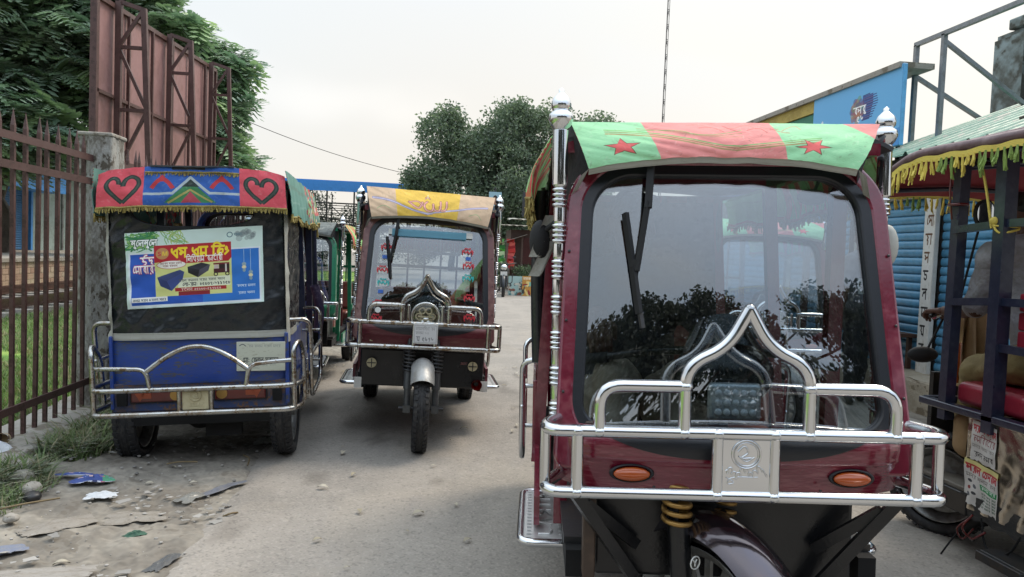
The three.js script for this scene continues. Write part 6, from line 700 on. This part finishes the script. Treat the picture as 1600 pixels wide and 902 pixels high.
function person(label, j, o) { // joints in world coordinates
  const t = thing('person', label, 'person', j.at ?? [0, 0, 0], j.turn ?? 0); const { mix, add } = v3, C = [], S = [], T = [], F = [];
  const chest = mix(j.shL, j.shR, 0.5), pelvis = mix(j.hipL, j.hipR, 0.5), waist = mix(chest, pelvis, 0.6), tw = [1, 1, 1];
  for (const [sh, el, wr] of [[j.shL, j.elL, j.wrL], [j.shR, j.elR, j.wrR]]) { C.push([sh, el, 0.048, 0.038], [el, mix(el, wr, 0.35), 0.04, 0.039], [mix(el, wr, 0.35), wr, 0.038, 0.025]); const m = mix(sh, el, o.sleeve ?? 0.7); S.push([sh, m, 0.066, 0.058]); if ((o.sleeve ?? 0.7) >= 1) S.push([el, mix(el, wr, 0.9), 0.056, 0.04]); }
  C.push([chest, j.neck, 0.06, 0.05], [j.neck, add(j.head, [0, -0.06, 0]), 0.05, 0.05], [chest, pelvis, 0.1, 0.1]);
  S.push([j.shL, j.shR, 0.07, 0.07], [mix(j.shL, j.shR, 0.25), mix(j.hipL, j.hipR, 0.2), 0.1, 0.1], [mix(j.shL, j.shR, 0.75), mix(j.hipL, j.hipR, 0.8), 0.1, 0.1], [chest, waist, 0.105, 0.11], [j.neck, chest, 0.058, 0.09], [waist, pelvis, 0.115, 0.125]);
  for (const [h, k, a, to] of [[j.hipL, j.knL, j.anL, j.toL], [j.hipR, j.knR, j.anR, j.toR]]) { C.push([h, k, 0.07, 0.05], [k, a, 0.05, 0.035], [a, to, 0.036, 0.026]); T.push([h, k, 0.098, 0.068], [k, mix(k, a, 0.4), 0.07, 0.066], [mix(k, a, 0.4), mix(k, a, 0.97), 0.064, 0.056]); F.push([add(a, [0, -0.03, 0]), mix(a, to, 0.5), 0.046, 0.042], [mix(a, to, 0.5), to, 0.044, 0.034]); } T.push([j.hipL, j.hipR, 0.105, 0.105]);
  const [hg, hair] = headGeo(j.head, j.look ?? 0, j.nod ?? 0), hs = [iso(handCaps(j.wrL, j.hdL ?? v3.sub(j.wrL, j.elL), j.upL ?? [0, 1, 0], j.curlL ?? 0.5, 1), 0.006, 0.004), iso(handCaps(j.wrR, j.hdR ?? v3.sub(j.wrR, j.elR), j.upR ?? [0, 1, 0], j.curlR ?? 0.5, -1), 0.006, 0.004)];
  const crease = (g, amp) => { const p = g.attributes.position, n = g.attributes.normal; for (let i = 0; i < p.count; i++) { const x = p.getX(i), y = p.getY(i), z = p.getZ(i), d = amp * ((1 - Math.abs(fbm(x * 6 + 2, y * 9, z * 6, 3) * 2 - 1)) - 0.75); p.setXYZ(i, x + n.getX(i) * d, y + n.getY(i) * d, z + n.getZ(i) * d); } g.computeVertexNormals(); return g; };
  P(t, 'body', skin, iso(C, 0.03, 0.014), hg, hs); P(t, 'hair', hairBlack, hair); P(t, 'shirt', o.shirt, crease(iso(S, 0.05, 0.013), 0.03)); P(t, 'trousers', o.trousers, crease(iso(T, 0.04, 0.013), 0.03)); P(t, 'shoes', o.shoes ?? rubber, iso(F, 0.02, 0.01)); return t;
}
const terry = cloth(0x8e8e93, 0x6c6c72, 0.5, { bumpScale: 0.004 }), khaki = cloth(0x86764c, 0x5f5436, 0.4), darkCloth = cloth(0x1c1e24, 0x2c2e33, 0.3), navyShirt = cloth(0x39445c, 0x252d40, 0.3), greyShirt = cloth(0x5a5f6a, 0x3f434c, 0.3), greyTrousers = cloth(0x9a9080, 0x746c5e, 0.4);
person('driver in grey towelling shirt holding the handlebar of the blue framed rickshaw', { shL: [2.63, 1.375, -3.14], shR: [3.01, 1.385, -3.1], neck: [2.84, 1.455, -3.16], head: [2.85, 1.58, -3.2], look: PI - 0.1, nod: 0.05, elL: [2.62, 1.135, -3.24], wrL: [2.67, 1.1, -3.52], hdL: [0, -0.1, -1], curlL: 0.75, elR: [3.1, 1.15, -3.25], wrR: [3.075, 1.105, -3.5], hdR: [0, -0.1, -1], curlR: 0.75, hipL: [2.72, 0.9, -3.0], hipR: [2.92, 0.9, -3.0], knL: [2.695, 0.825, -3.28], knR: [2.975, 0.825, -3.3], anL: [2.715, 0.440, -3.38], anR: [2.975, 0.440, -3.4], toL: [2.695, 0.380, -3.56], toR: [2.975, 0.380, -3.58] }, { shirt: terry, trousers: khaki, sleeve: 0.95 });
person('man in dark clothes sitting on the low bench at the shop front', { shL: [4.6, 1.13, -7.16], shR: [4.62, 1.13, -7.52], neck: [4.58, 1.2, -7.34], head: [4.48, 1.33, -7.33], look: -PI / 2 + 0.4, nod: 0.25, elL: [4.44, 0.9, -7.1], wrL: [4.24, 0.82, -7.2], hdL: [-1, -0.5, 0], elR: [4.46, 0.9, -7.6], wrR: [4.24, 0.82, -7.36], hdR: [-1, -0.5, 0], hipL: [4.72, 0.73, -7.24], hipR: [4.72, 0.73, -7.44], knL: [4.28, 0.74, -7.2], knR: [4.28, 0.76, -7.48], anL: [4.42, 0.38, -7.16], anR: [4.34, 0.4, -7.5], toL: [4.24, 0.33, -7.12], toR: [4.16, 0.35, -7.5] }, { shirt: navyShirt, trousers: darkCloth, sleeve: 0.8 });
person('standing man in grey shirt and black trousers, seen through the nearest windscreen', { shL: [4.08, 1.36, -6.68], shR: [4.40, 1.36, -6.90], neck: [4.24, 1.44, -6.80], head: [4.23, 1.6, -6.76], look: -0.9, elL: [3.98, 1.1, -6.62], wrL: [3.94, 0.86, -6.60], elR: [4.48, 1.1, -6.96], wrR: [4.46, 0.86, -6.94], hipL: [4.16, 0.9, -6.72], hipR: [4.32, 0.9, -6.86], knL: [4.15, 0.5, -6.70], knR: [4.33, 0.5, -6.86], anL: [4.15, 0.09, -6.72], anR: [4.34, 0.09, -6.88], toL: [4.06, 0.045, -6.55], toR: [4.26, 0.045, -6.70] }, { shirt: greyShirt, trousers: darkCloth, sleeve: 0.8 });
{ // the driver resting inside the red tricycle: local to it
  const p = person('driver in olive trousers resting behind the windscreen of the nearest red tricycle', { at: [0.877, 0, -1.919], turn: -0.153, shL: [-0.04, 1.2, -0.82], shR: [-0.4, 1.2, -0.84], neck: [-0.22, 1.28, -0.82], head: [-0.22, 1.43, -0.78], look: 0.3, elL: [0.08, 1.0, -0.62], wrL: [-0.02, 0.98, -0.4], elR: [-0.44, 0.98, -0.62], wrR: [-0.37, 1.12, -0.42], hdR: [0.15, -1, 0.25], upR: [0, 0.2, 1], curlR: 0.25, hipL: [-0.12, 0.76, -0.76], hipR: [-0.32, 0.76, -0.76], knL: [-0.08, 0.9, -0.4], knR: [-0.3, 0.9, -0.4], anL: [-0.04, 0.56, -0.28], anR: [-0.3, 0.56, -0.28], toL: [-0.02, 0.51, -0.16], toR: [-0.3, 0.51, -0.16] }, { shirt: darkCloth, trousers: greyTrousers, sleeve: 0.6 });
}
// ---------- the blue framed rickshaw at the right edge ----------
{
  const B = thing('cargo_rickshaw', 'open battery rickshaw with a dark blue bar frame and a fringed maroon canopy, cut off at the right edge', 'rickshaw', [2.5, 0, 0]), blueBar = wornMat(0x1a2238, 0x3c3f48, 0.4, 0.4, { clearcoat: 0.4, clearcoatRoughness: 0.2 });
  B.userData.label = 'open battery rickshaw with dark blue bars and fringed maroon canopy at the right edge';
  const st = (a, b, w = 0.045) => bar(a, b, w, w);
  P(B, 'frame_post', blueBar, st([0, 0.6, -3.24], [0.03, 1.84, -3.27], 0.05)); P(B, 'frame_post', blueBar, st([0, 0.6, -2.95], [0.0, 1.85, -2.96], 0.06)); for (const z of [-2.1]) P(B, 'frame_post', blueBar, st([0, 0.6, z], [0, 1.87, z], 0.05)); for (const z of [-3.24, -2.1]) P(B, 'frame_post', blueBar, st([0.95, 0.6, z], [0.95, 1.87, z], 0.05));
  for (const y of [1.52, 1.18]) P(B, 'side_rail', blueBar, st([0, y - 0.02, -3.25], [0, y, -2.95], 0.034), st([0, y, -2.95], [0, y + 0.01, -2.1], 0.034)); P(B, 'side_rail', blueBar, st([0, 0.98, -2.95], [0, 0.98, -2.1], 0.034)); P(B, 'sill', blueBar, rbox(0.06, 0.035, 1.4, 0.008, 0, 0.665, -2.7)); P(B, 'sill_front', blueBar, st([0, 0.665, -3.38], [0.95, 0.665, -3.38], 0.04));
  P(B, 'seat', seatRed, rbox(0.9, 0.11, 0.42, 0.035, 0.48, 0.735, -3.02), rbox(0.9, 0.13, 0.6, 0.03, 0.47, 0.745, -2.45)); P(B, 'seat_back', seatRed, ...[0, 1, 2].map((i) => rbox(0.04, 0.078, 0.75, 0.01, 0.06, 1.02 + i * 0.081, -2.52))); P(B, 'seat_back', seatRed, rbox(0.9, 0.36, 0.06, 0.03, 0.5, 1.0, -2.7));
  const sheetM = M(0xd0cdc8, 0.22, 1, { map: worn(0xd8d4cc, 0xa09284, 0.25, 0.6) });
  const bf = (u, v) => { const y = lerp(0.65, 0.235, v), z = lerp(-3.075, -2.6, u); return [-0.005 + 0.016 * (fbm(u * 7, v * 6, 3, 3) - 0.5) + 0.006 * Math.sin(u * 30 + v * 9) * v, y + 0.0, z]; };
  P(B, 'battery_box', dark, box(0.9, 0.4, 0.48, 0.47, 0.44, -2.83)); P(B, 'metal_cladding', sheetM, thick(bf, 50, 40, 0.003), sheet((u, v) => [lerp(-0.004, 0.9, u), lerp(0.65, 0.235, v), -3.078 - 0.012 * fbm(u * 6, v * 5, 8, 3)], 30, 20)); P(B, 'lower_strip', wornMat(0x1c2024, 0x4a4640, 0.5, 0.7), thick((u, v) => [-0.012 + 0.01 * fbm(u * 8, v * 3, 4), lerp(0.3, 0.2, v) + 0.012 * Math.sin(u * 26) * v * fbm(u * 9, 2, 2), lerp(-3.09, -2.6, u)], 50, 8, 0.004));
  const bill = (seed, bg, head, body) => canvasTex(256, 384, (x, w, h) => { x.fillStyle = '#c9c7c2'; x.fillRect(0, 0, w, h); if (seed === 2) { x.fillStyle = '#d3cb86'; x.fillRect(0, 0, w, 60); } x.fillStyle = head; bangla(x, 'সরল', 12, 30, 56, head, 0.22, 110); bangla(x, 'ডেন্টাল', 136, 36, 56, head, 0.22, 112); if (seed === 1) { bangla(x, 'কম্পিউটার', 20, 130, 60, '#8a4a4c', 0.12, 220); bangla(x, 'মনর সলম বন', 12, 230, 30, '#8a8480', 0.14, 230); bangla(x, 'রলন কমব', 30, 300, 44, '#3a3838', 0.14, 200); } else { bangla(x, 'মনর সলম বন', 12, 120, 30, '#7a7470', 0.14, 230); x.fillStyle = '#2f8a50'; x.beginPath(); x.moveTo(120, 175); x.lineTo(250, 185); x.lineTo(250, 230); x.lineTo(130, 222); x.fill(); bangla(x, 'কলম সর', 132, 182, 26, '#e0e8e0', 0.14, 110); for (let i = 0; i < 5; i++) bangla(x, 'মরন সলব কম', 135, 240 + i * 26, 16, '#3f5a48', 0.16, 112); for (let i = 0; i < 5; i++) { x.fillStyle = ['#3a3c40', '#5a5c62', '#8a3a34'][i % 3]; x.beginPath(); x.ellipse(40 + (i % 2) * 44, 190 + i * 30, 18, 13, i, 0, 7); x.fill(); } } });
  for (const [m, z0, z1, y0, y1, tl] of [[bill(1, 0, '#b0343c'), -3.045, -2.9, 0.635, 0.465, 0.012], [bill(2, 0, '#b0343c'), -3.075, -2.875, 0.452, 0.26, 0.022]]) { const zr = (u) => lerp(z0, z1, u), U = (z) => (z + 3.075) / 0.475; P(B, 'handbill', M(0xffffff, 0.7, 0, { map: m, side: THREE.DoubleSide }), sheet((u, v) => { const z = zr(u), y = lerp(y0, y1, v) + tl * (0.5 - u) - (v > 0.97 ? 0.012 * vn(u * 14, 3) : 0), p = bf(clamp(U(z)), clamp((0.65 - y) / 0.415)); return [p[0] - 0.009, y, z]; }, 20, 24, null, (u, v) => [u, 1 - v])); }
  P(B, 'floor_plate', wornMat(0x7c776e, 0x55504a, 0.6, 0.8), rbox(0.9, 0.025, 0.5, 0.006, 0.46, 0.3, -3.33)); P(B, 'front_beam', blackSatin, rbox(0.03, 0.1, 0.6, 0.008, 0.0, 0.245, -3.35), rbox(0.9, 0.09, 0.04, 0.008, 0.46, 0.25, -3.6), box(0.7, 0.5, 0.03, 0.55, 0.52, -3.62));
  wheelParts(B, 'front_wheel', 0.1, -3.36, 0.25, 0.11, { steer: 0.56, disc: true }); wheelParts(B, 'rear_wheel', 0.05, -1.7, 0.27, 0.12, { disc: true }); wheelParts(B, 'rear_wheel', 0.9, -1.7, 0.27, 0.12, { disc: true });
  P(B, 'mudguard', wornMat(0x3c2422, 0x241a18, 0.5, 0.6), thick((u, v) => { const a = lerp(0.2, 2.6, u); return [lerp(-0.03, 0.12, v), 0.27 + Math.sin(a) * 0.33, -1.95 + Math.cos(a) * 0.33]; }, 20, 3, 0.006)); P(B, 'rear_post', blackSatin, bar([-0.02, 0.02, -2.62], [-0.02, 0.66, -2.62], 0.06, 0.05)); P(B, 'foot_step', steelDark, rbox(0.13, 0.015, 0.24, 0.005, -0.03, 0.115, -2.74), rbox(0.03, 0.04, 0.24, 0.006, -0.1, 0.1, -2.74)); P(B, 'step_arm', blackSatin, bar([0.02, 0.11, -2.65], [0.03, 0.3, -2.7], 0.02));
  P(B, 'wire', redLens, tube([[-0.02, 0.22, -3.0], [-0.05, 0.15, -3.02], [-0.02, 0.11, -3.0], [-0.05, 0.13, -2.95], [-0.02, 0.17, -2.92]], 0.005, 40, 6), tube([[-0.03, 0.2, -3.01], [-0.06, 0.14, -3.04], [-0.04, 0.1, -3.03], [-0.02, 0.16, -2.99]], 0.004, 30, 6)); P(B, 'wire', dark, tube([[-0.01, 0.22, -2.96], [-0.02, 0.12, -2.92], [-0.03, 0.09, -2.85], [-0.02, 0.14, -2.78], [-0.01, 0.22, -2.74]], 0.005, 40, 6), tube([[-0.02, 0.2, -3.02], [-0.07, 0.08, -3.06], [-0.1, 0.01, -3.08]], 0.004, 20, 6));
  P(B, 'handlebar', blackSatin, pipe([[0.13, 1.07, -3.56], [0.3, 1.1, -3.64], [0.62, 1.1, -3.64], [0.78, 1.07, -3.56]], 0.012, 0.06), bar([0.46, 1.1, -3.64], [0.4, 0.3, -3.5], 0.025)); P(B, 'grip', chrome, bar([0.15, 1.07, -3.57], [0.22, 1.085, -3.6], 0.018)); P(B, 'oval_mirror', rubber, ball(0.07, 0.14, 0.86, -3.62, 1.25, 0.62, 0.4, 18), bar([0.16, 0.88, -3.62], [0.24, 1.08, -3.6], 0.006)); const rm = P(B, 'round_mirror', rubber, tr(new THREE.CylinderGeometry(0.075, 0.07, 0.02, 30), 0.3, 1.6, -3.45, PI / 2, 0, -0.3), bar([0.3, 1.6, -3.46], [0.32, 1.1, -3.62], 0.006)); P(rm, 'mirror_face', M(0xb9bec4, 0.03, 1), tr(new THREE.CylinderGeometry(0.066, 0.066, 0.003, 30), 0.3, 1.6, -3.438, PI / 2, 0, -0.3));
  const beige = cloth(0xa58a64, 0x7d6848, 0.35); P(B, 'hanging_cloth', beige, thick((u, v) => [lerp(0.24, 0.38, u) + 0.012 * Math.sin(u * 22 + v * 3), lerp(1.17, 0.72, v), -3.5 + 0.03 * Math.sin(u * 16) * (0.4 + v)], 40, 20, 0.004), thick((u, v) => [lerp(0.36, 0.52, u) + 0.01 * Math.sin(u * 22), lerp(1.1, 0.78, v), -3.53 + 0.02 * Math.sin(u * 18)], 30, 16, 0.004)); P(B, 'cloth_bag', beige, tr(iso([[[0, 0, 0], [0.03, -0.1, 0], 0.05, 0.075]], 0.02, 0.012), 0.06, 0.6, -3.18)); P(B, 'orange_bottle', orangeLens, cyl(0.035, 0.035, 0.2, 0.16, 0.85, -3.42));
  // canopy
  const roofM = wornMat(0x5c4448, 0x8a7c7c, 0.5, 0.6, { side: THREE.DoubleSide }, 1), under = cloth(0x8a2430, 0x641c26, 0.3);
  const cf = (u, v) => { const x = lerp(-0.08, 1.05, v), z = lerp(-3.95, -1.9, u), e = sstep(0.0, 0.28, u); return [x, lerp(1.74, 1.885, e) + 0.035 * Math.sin(clamp(v) * PI) - 0.02 + 0.01 * (fbm(u * 6, v * 5, 2) - 0.5), z]; };
  P(B, 'canopy', roofM, thick(cf, 60, 24, 0.006)); P(B, 'canopy_lining', under, sheet((u, v) => { const p = cf(u, v); return [p[0], p[1] - 0.025, p[2]]; }, 50, 16)); P(B, 'canopy_roll', roofM, tube([...Array(14)].map((_, i) => { const p = cf(i / 13, 0); return [p[0] - 0.005, p[1] + 0.005, p[2]]; }), 0.028, 60, 10)); for (const u of [0.1, 0.32, 0.55]) P(B, 'canopy_rib', blueBar, tube([...Array(9)].map((_, i) => { const p = cf(u, i / 8); return [p[0], p[1] - 0.045, p[2]]; }), 0.014, 30, 6)); P(B, 'canopy_brace', blueBar, bar([0.03, 1.78, -3.27], [0.4, 1.9, -3.6], 0.018), bar([0.03, 1.8, -3.27], [0.9, 1.88, -2.9], 0.018));
  const braid = (fn, n, nm) => { const pts = [...Array(20)].map((_, i) => fn(i / 19)); P(B, 'braid', yellowFringe, sheet((u, v) => { const k = u * 19, a = Math.min(18, Math.floor(k)), f = k - a, p = pts[a], q = pts[a + 1]; return [lerp(p[0], q[0], f) - 0.004, lerp(p[1], q[1], f) - v * 0.028 + 0.004 * Math.sin(u * 70), lerp(p[2], q[2], f)]; }, 80, 3)); const r = rng(nm), gs = [[], []]; const c = new THREE.CatmullRomCurve3(pts.map(arr)); for (let i = 0; i < n; i++) { const p = c.getPointAt((i + 0.5) / n), g = gs[vn(i * 0.23, nm) > 0.56 ? 1 : 0], L = 0.035 + r() * 0.05, sw = (r() - 0.5) * 0.03; for (let k = 0; k < 7; k++) { const l = L * (0.7 + r() * 0.5), a = (r() - 0.5) * 0.022 + sw, b = (r() - 0.5) * 0.022, q = [p.x - 0.006 + a * 0.4, p.y - 0.035 - l * 0.5, p.z + b * 0.9]; g.push(bar([p.x - 0.006, p.y - 0.02, p.z], q, 0.007, 0.005), bar(q, [p.x + a - 0.006, p.y - 0.035 - l, p.z + b * 0.5], 0.006, 0.004)); } } gs.forEach((g, k) => g.length && stuff(P(B, 'fringe', k ? greenFringe : yellowFringe, g))); };
  braid((t) => { const p = cf(t, 0); return [p[0] - 0.03, p[1] - 0.015, p[2]]; }, 60, 1); braid((t) => { const p = cf(0, t); return [p[0], p[1] - 0.01, p[2] - 0.015]; }, 30, 2); braid((t) => { const p = cf(t, 1); return [p[0] + 0.02, p[1] - 0.015, p[2]]; }, 40, 3);
  P(B, 'tie_cord', yellowFringe, tube([[-0.03, 1.85, -3.1], [-0.02, 1.7, -3.06], [-0.025, 1.5, -3.0]], 0.006, 20, 6), tube([[-0.04, 1.54, -2.99], [-0.03, 1.48, -2.95], [0.03, 1.5, -2.9], [-0.04, 1.51, -2.97]], 0.005, 24, 6), ball(0.02, -0.03, 1.53, -2.98)); P(B, 'tie_cord', redLens, tube([[-0.01, 1.84, -3.28], [-0.03, 1.7, -3.27], [-0.02, 1.55, -3.26]], 0.005, 16, 6), tr(new THREE.TorusGeometry(0.038, 0.008, 6, 16), 0.01, 1.62, -3.26, PI / 2, 0, 0)); P(B, 'top_bundle', roofM, tube([[-0.04, 1.88, -3.3], [0.0, 1.9, -3.0], [0.02, 1.91, -2.5]], 0.025, 24, 8));
}
// ---------- litter and stones on the verge ----------
{
  const gy = (x, z) => 0.035 * sstep(-0.98, -1.9, x) + 0.018 - 0.03 * sstep(-1.05, -0.78, x);
  const paper = cloth(0xc4c8cc, 0xa09c94, 0.2), plas = MP(0x8f8f8a, 0.35, 0, { transmission: 0.3, thickness: 0, side: THREE.DoubleSide }), dusty = cloth(0x8c867d, 0x746d63, 0.4);
  const scrap = (name, label, cat, x, z, ry, w, d, mat, amp, seed, uv) => { const t = P(scene, name, mat, sheet((u, v) => { const n = fbm(u * 4 + seed, v * 4, seed, 4), q = 1 - Math.abs(fbm(u * 3 + v * 2 + seed, v * 4 - u, seed + 3, 3) * 2 - 1), e = 0.1 * (vn(u * 7, seed) - 0.5), ed = sstep(0, 0.3, Math.min(u, v, 1 - u, 1 - v) * 2); return [(u - 0.5) * w * (1 + e) + 0.03 * w * (vn(v * 9, seed) - 0.5), 0.003 + amp * (amp > 0.033 && w > 0.22 ? 0.3 : 0.6) * (n * 0.5 + q * q * 0.55) * sstep(1.05, 0.3, Math.hypot(u * 2 - 1, v * 2 - 1)), (v - 0.5) * d * (1 + 0.3 * (vn(seed, u * 5) - 0.5))]; }, 44, 44, (u, v) => { const a = u * 2 - 1, b = v * 2 - 1, g = Math.atan2(b, a), R = Math.pow(Math.pow(Math.abs(a), 5) + Math.pow(Math.abs(b), 5), 0.2); return R > 0.62 + 0.62 * fbm(Math.cos(g) * 2.2 + seed, Math.sin(g) * 2.2, seed, 4); }, uv)); t.position.set(x, gy(x, z) - (mat === dusty ? 0.011 : 0.003), z); t.rotation.y = ry; return tag(t, label, cat); };
  const wrapT = clothMat(canvasTex(256, 128, (x, w, h) => { const r = rng(2); x.fillStyle = '#3d4f8c'; x.fillRect(0, 0, w, h); x.fillStyle = '#4a8a6a'; x.fillRect(190, 0, 66, h); x.fillStyle = '#b8bcc8'; x.fillRect(0, 0, 256, 16); for (let i = 0; i < 30; i++) { x.fillStyle = ['#a86a7a', '#8fa0c0', '#2c3560', '#c9a8a0'][(r() * 4) | 0]; x.fillRect(r() * w, r() * h, 6 + r() * 26, 4 + r() * 12); } }));
  scrap('food_wrapper', 'torn blue and green printed wrapper lying on the dirt near the kerb', 'wrapper', -1.66, -4.02, 0.25, 0.21, 0.1, wrapT, 0.07, 3, (u, v) => [u, v]); scrap('food_wrapper', 'narrow strip of the torn printed wrapper pointing left', 'wrapper', -1.78, -4.11, 0.1, 0.2, 0.045, wrapT, 0.02, 5, (u, v) => [u * 0.6, v]);
  scrap('paper_scrap', 'folded white sheet of paper lying flat on the dirt', 'paper', -1.53, -3.8, 0.3, 0.16, 0.1, paper, 0.035, 7); scrap('plastic_bag', 'crumpled green scrap of plastic trodden into the dirt', 'plastic scrap', -1.2, -3.33, 0.5, 0.1, 0.05, cloth(0x2f5a48, 0x5a5a4c, 0.4), 0.04, 9);
  scrap('plastic_bag', 'flat grey plastic bag at the broken edge of the road', 'plastic bag', -1.12, -3.83, 1.2, 0.16, 0.1, plas, 0.03, 11); scrap('plastic_bag', 'dusty crumpled sack half buried in the foreground dirt', 'sack', -1.55, -3.42, 0.7, 0.3, 0.15, dusty, 0.06, 13); scrap('plastic_bag', 'pale dusty sheet lying by the sack in the foreground', 'plastic sheet', -1.28, -3.56, 0.2, 0.26, 0.16, dusty, 0.04, 15); scrap('cement_bag', 'faded blue and grey woven bag flattened in the lower left dirt', 'bag', -1.62, -3.12, 0.5, 0.17, 0.1, cloth(0x6f7688, 0x8a847a, 0.5), 0.015, 17); scrap('cement_bag', 'large flat grey sheet in the lower left corner', 'sheet', -1.42, -2.9, 0.2, 0.5, 0.15, cloth(0x928d86, 0x7c776c, 0.4), 0.03, 19); scrap('plastic_bag', 'dark torn plastic at the edge of the asphalt at the bottom', 'plastic bag', -0.99, -3.06, 1.3, 0.2, 0.07, cloth(0x4c4f52, 0x6f6a60, 0.5), 0.03, 21); scrap('plastic_bag', 'crumpled grey plastic under the blue tricycle by its right wheel', 'plastic scrap', -0.98, -4.95, 0.4, 0.16, 0.12, plas, 0.08, 23); scrap('rag', 'grey twisted rag lying along the edge of the asphalt', 'rag', -1.0, -4.0, 1.0, 0.3, 0.05, cloth(0x5f6470, 0x7a7468, 0.5), 0.03, 25);
  const cup = thing('paper_cup', 'crushed beige paper cup lying on the kerb end', 'cup', [-2.3, 0.15, -4.42], 0.5); P(cup, 'wall', cloth(0xb09a78, 0x8a7658, 0.3), tr(thick((u, v) => { const a = u * 2 * PI, r = lerp(0.026, 0.036, v); return [Math.cos(a) * r * 1.1, v * 0.08 - 0.04, Math.sin(a) * r * 0.85]; }, 24, 4, 0.0015), 0, 0.01, 0, PI / 2.2, 0, 0.2)); P(cup, 'base', cloth(0xb09a78, 0x8a7658, 0.3), tr(new THREE.CylinderGeometry(0.025, 0.025, 0.003, 18), 0, 0.0, -0.036, PI / 2.2, 0, 0.2));
  const bagW = scrap('plastic_bag', 'white plastic bag draped over the broken kerb end', 'plastic bag', -2.28, -4.32, 0.4, 0.2, 0.16, cloth(0xc9ccd0, 0xa8a8a4, 0.2), 0.12, 27); bagW.position.y = 0.1;
  const r = rng(91), rock = (seed, s) => { const g = new THREE.IcosahedronGeometry(s, 3), p = g.attributes.position; for (let i = 0; i < p.count; i++) { const x = p.getX(i) / s, y = p.getY(i) / s, z = p.getZ(i) / s, k = 0.7 + 0.6 * fbm(x * 1.3 + seed, y * 1.3, z * 1.3 + seed, 3); p.setXYZ(i, x * s * k, y * s * k * 0.62, z * s * k); } const m = mergeVertices(g.deleteAttribute('normal').deleteAttribute('uv')); m.computeVertexNormals(); return m; };
  for (const [x, z, s, l] of [[-1.8, -3.71, 0.042, 'dark round stone on the dirt left of the white paper'], [-1.86, -3.82, 0.05, 'pale stone lying by the weeds at the left edge'], [-1.75, -3.43, 0.035, 'small flat stone in the dirt at the lower left'], [-1.98, -3.98, 0.06, 'broken piece of concrete lying below the kerb'], [-2.06, -4.12, 0.08, 'large chipped lump of concrete broken off the kerb end']]) { const m = P(scene, 'stone', s === 0.042 ? steelDark : concrete, rock(x * 10, s)); m.position.set(x, gy(x, z) + s * 0.3, z); m.rotation.y = x * 9; tag(m, l, 'stone'); }
  for (const [x, z, a, l, lab] of [[-0.97, -4.4, 1.9, 0.22, 'dry stalk at the edge of the asphalt behind the blue tricycle'], [-1.4, -4.35, 0.2, 0.16, 'dark twig on the dirt just behind the blue tricycle'], [-1.9, -3.5, 0.7, 0.3, 'dry stick on the dirt at the left edge'], [-0.9, -3.6, 0.6, 0.07, 'short yellow straw on the asphalt edge']]) { const t = P(scene, 'stick', wornMat(0x7a6a4c, 0x4c4030, 0.4, 0.8), tube([[0, 0, 0], [l * 0.4, 0.014, 0.02], [l, 0.004, 0]], 0.0045, 12, 6)); t.position.set(x, gy(x, z) + 0.006, z); t.rotation.y = a; tag(t, lab, 'stick'); }
  const peb = rock(3, 0.012), L = []; for (let i = 0; i < 1500; i++) { const z = -1.6 - Math.pow(r(), 1.2) * 7, x = -2.1 + Math.pow(r(), 0.8) * 1.3; L.push([x, gy(x, z) + 0.001, z, r() * 6.3, 0.12 + 0.75 * Math.pow(r(), 4)]); } for (let i = 0; i < 220; i++) L.push([-0.8 + r() * 5, 0.01, -2.3 - r() * 6, r() * 6, 0.08 + 0.16 * r() * r()]);
  tag(scatter(scene, 'pebbles', peb, M(0xffffff, 0.9), L, () => { const t = 0.12 + r() * 0.26; return [t, t * 0.95, t * 0.87]; }), 'scattered small pebbles and grit on the dirt verge', 'pebbles');
  const fl = rng(17), FK = []; for (let i = 0; i < 420; i++) { const x = -2 + Math.pow(fl(), 0.9) * 1.15, z = -2.4 - fl() * 2.6; if (fbm(x * 2.2, z * 2.2, 6, 2) < 0.5) continue; FK.push([x, gy(x, z) + 0.004, z, fl() * 6.3, 0.2 + 0.75 * fl() * fl(), (fl() - 0.5) * 0.25, (fl() - 0.5) * 0.25]); } tag(scatter(scene, 'dust_flakes', geo(thick((u, v) => [(u - 0.5) * 0.07 * (1 + 0.5 * (vn(v * 4, 1) - 0.5)), 0.008 * fbm(u * 3, v * 3, 2), (v - 0.5) * 0.05 * (1 + 0.6 * (vn(u * 4, 5) - 0.5))], 6, 6, 0.002)), M(0xffffff, 0.95, 0, { side: THREE.DoubleSide }), FK, () => { const t = 0.2 + fl() * 0.16; return [t, t * 0.96, t * 0.89]; }), 'trodden flakes of dusty paper and plastic on the dirt verge', 'litter');
  const lf = geo(sheet((u, v) => [(u - 0.5) * 0.06, 0.012 * Math.sin(u * PI) + 0.004 * Math.sin(v * 9), (v - 0.5) * 0.03 * Math.sin(Math.max(0.05, u) * PI)], 6, 4)), D = []; for (let i = 0; i < 90; i++) D.push([-2 + r() * 3.6, 0.02, -2.6 - r() * 6, r() * 6, 0.4 + r() * 0.7]);
  tag(scatter(scene, 'dry_leaves', lf, M(0xffffff, 0.9, 0, { side: THREE.DoubleSide }), D, () => mixc([0.3, 0.26, 0.18], [0.42, 0.39, 0.32], r())), 'few small dry leaves scattered over road and verge', 'dry leaves');
}
renderer.render(scene, camera);
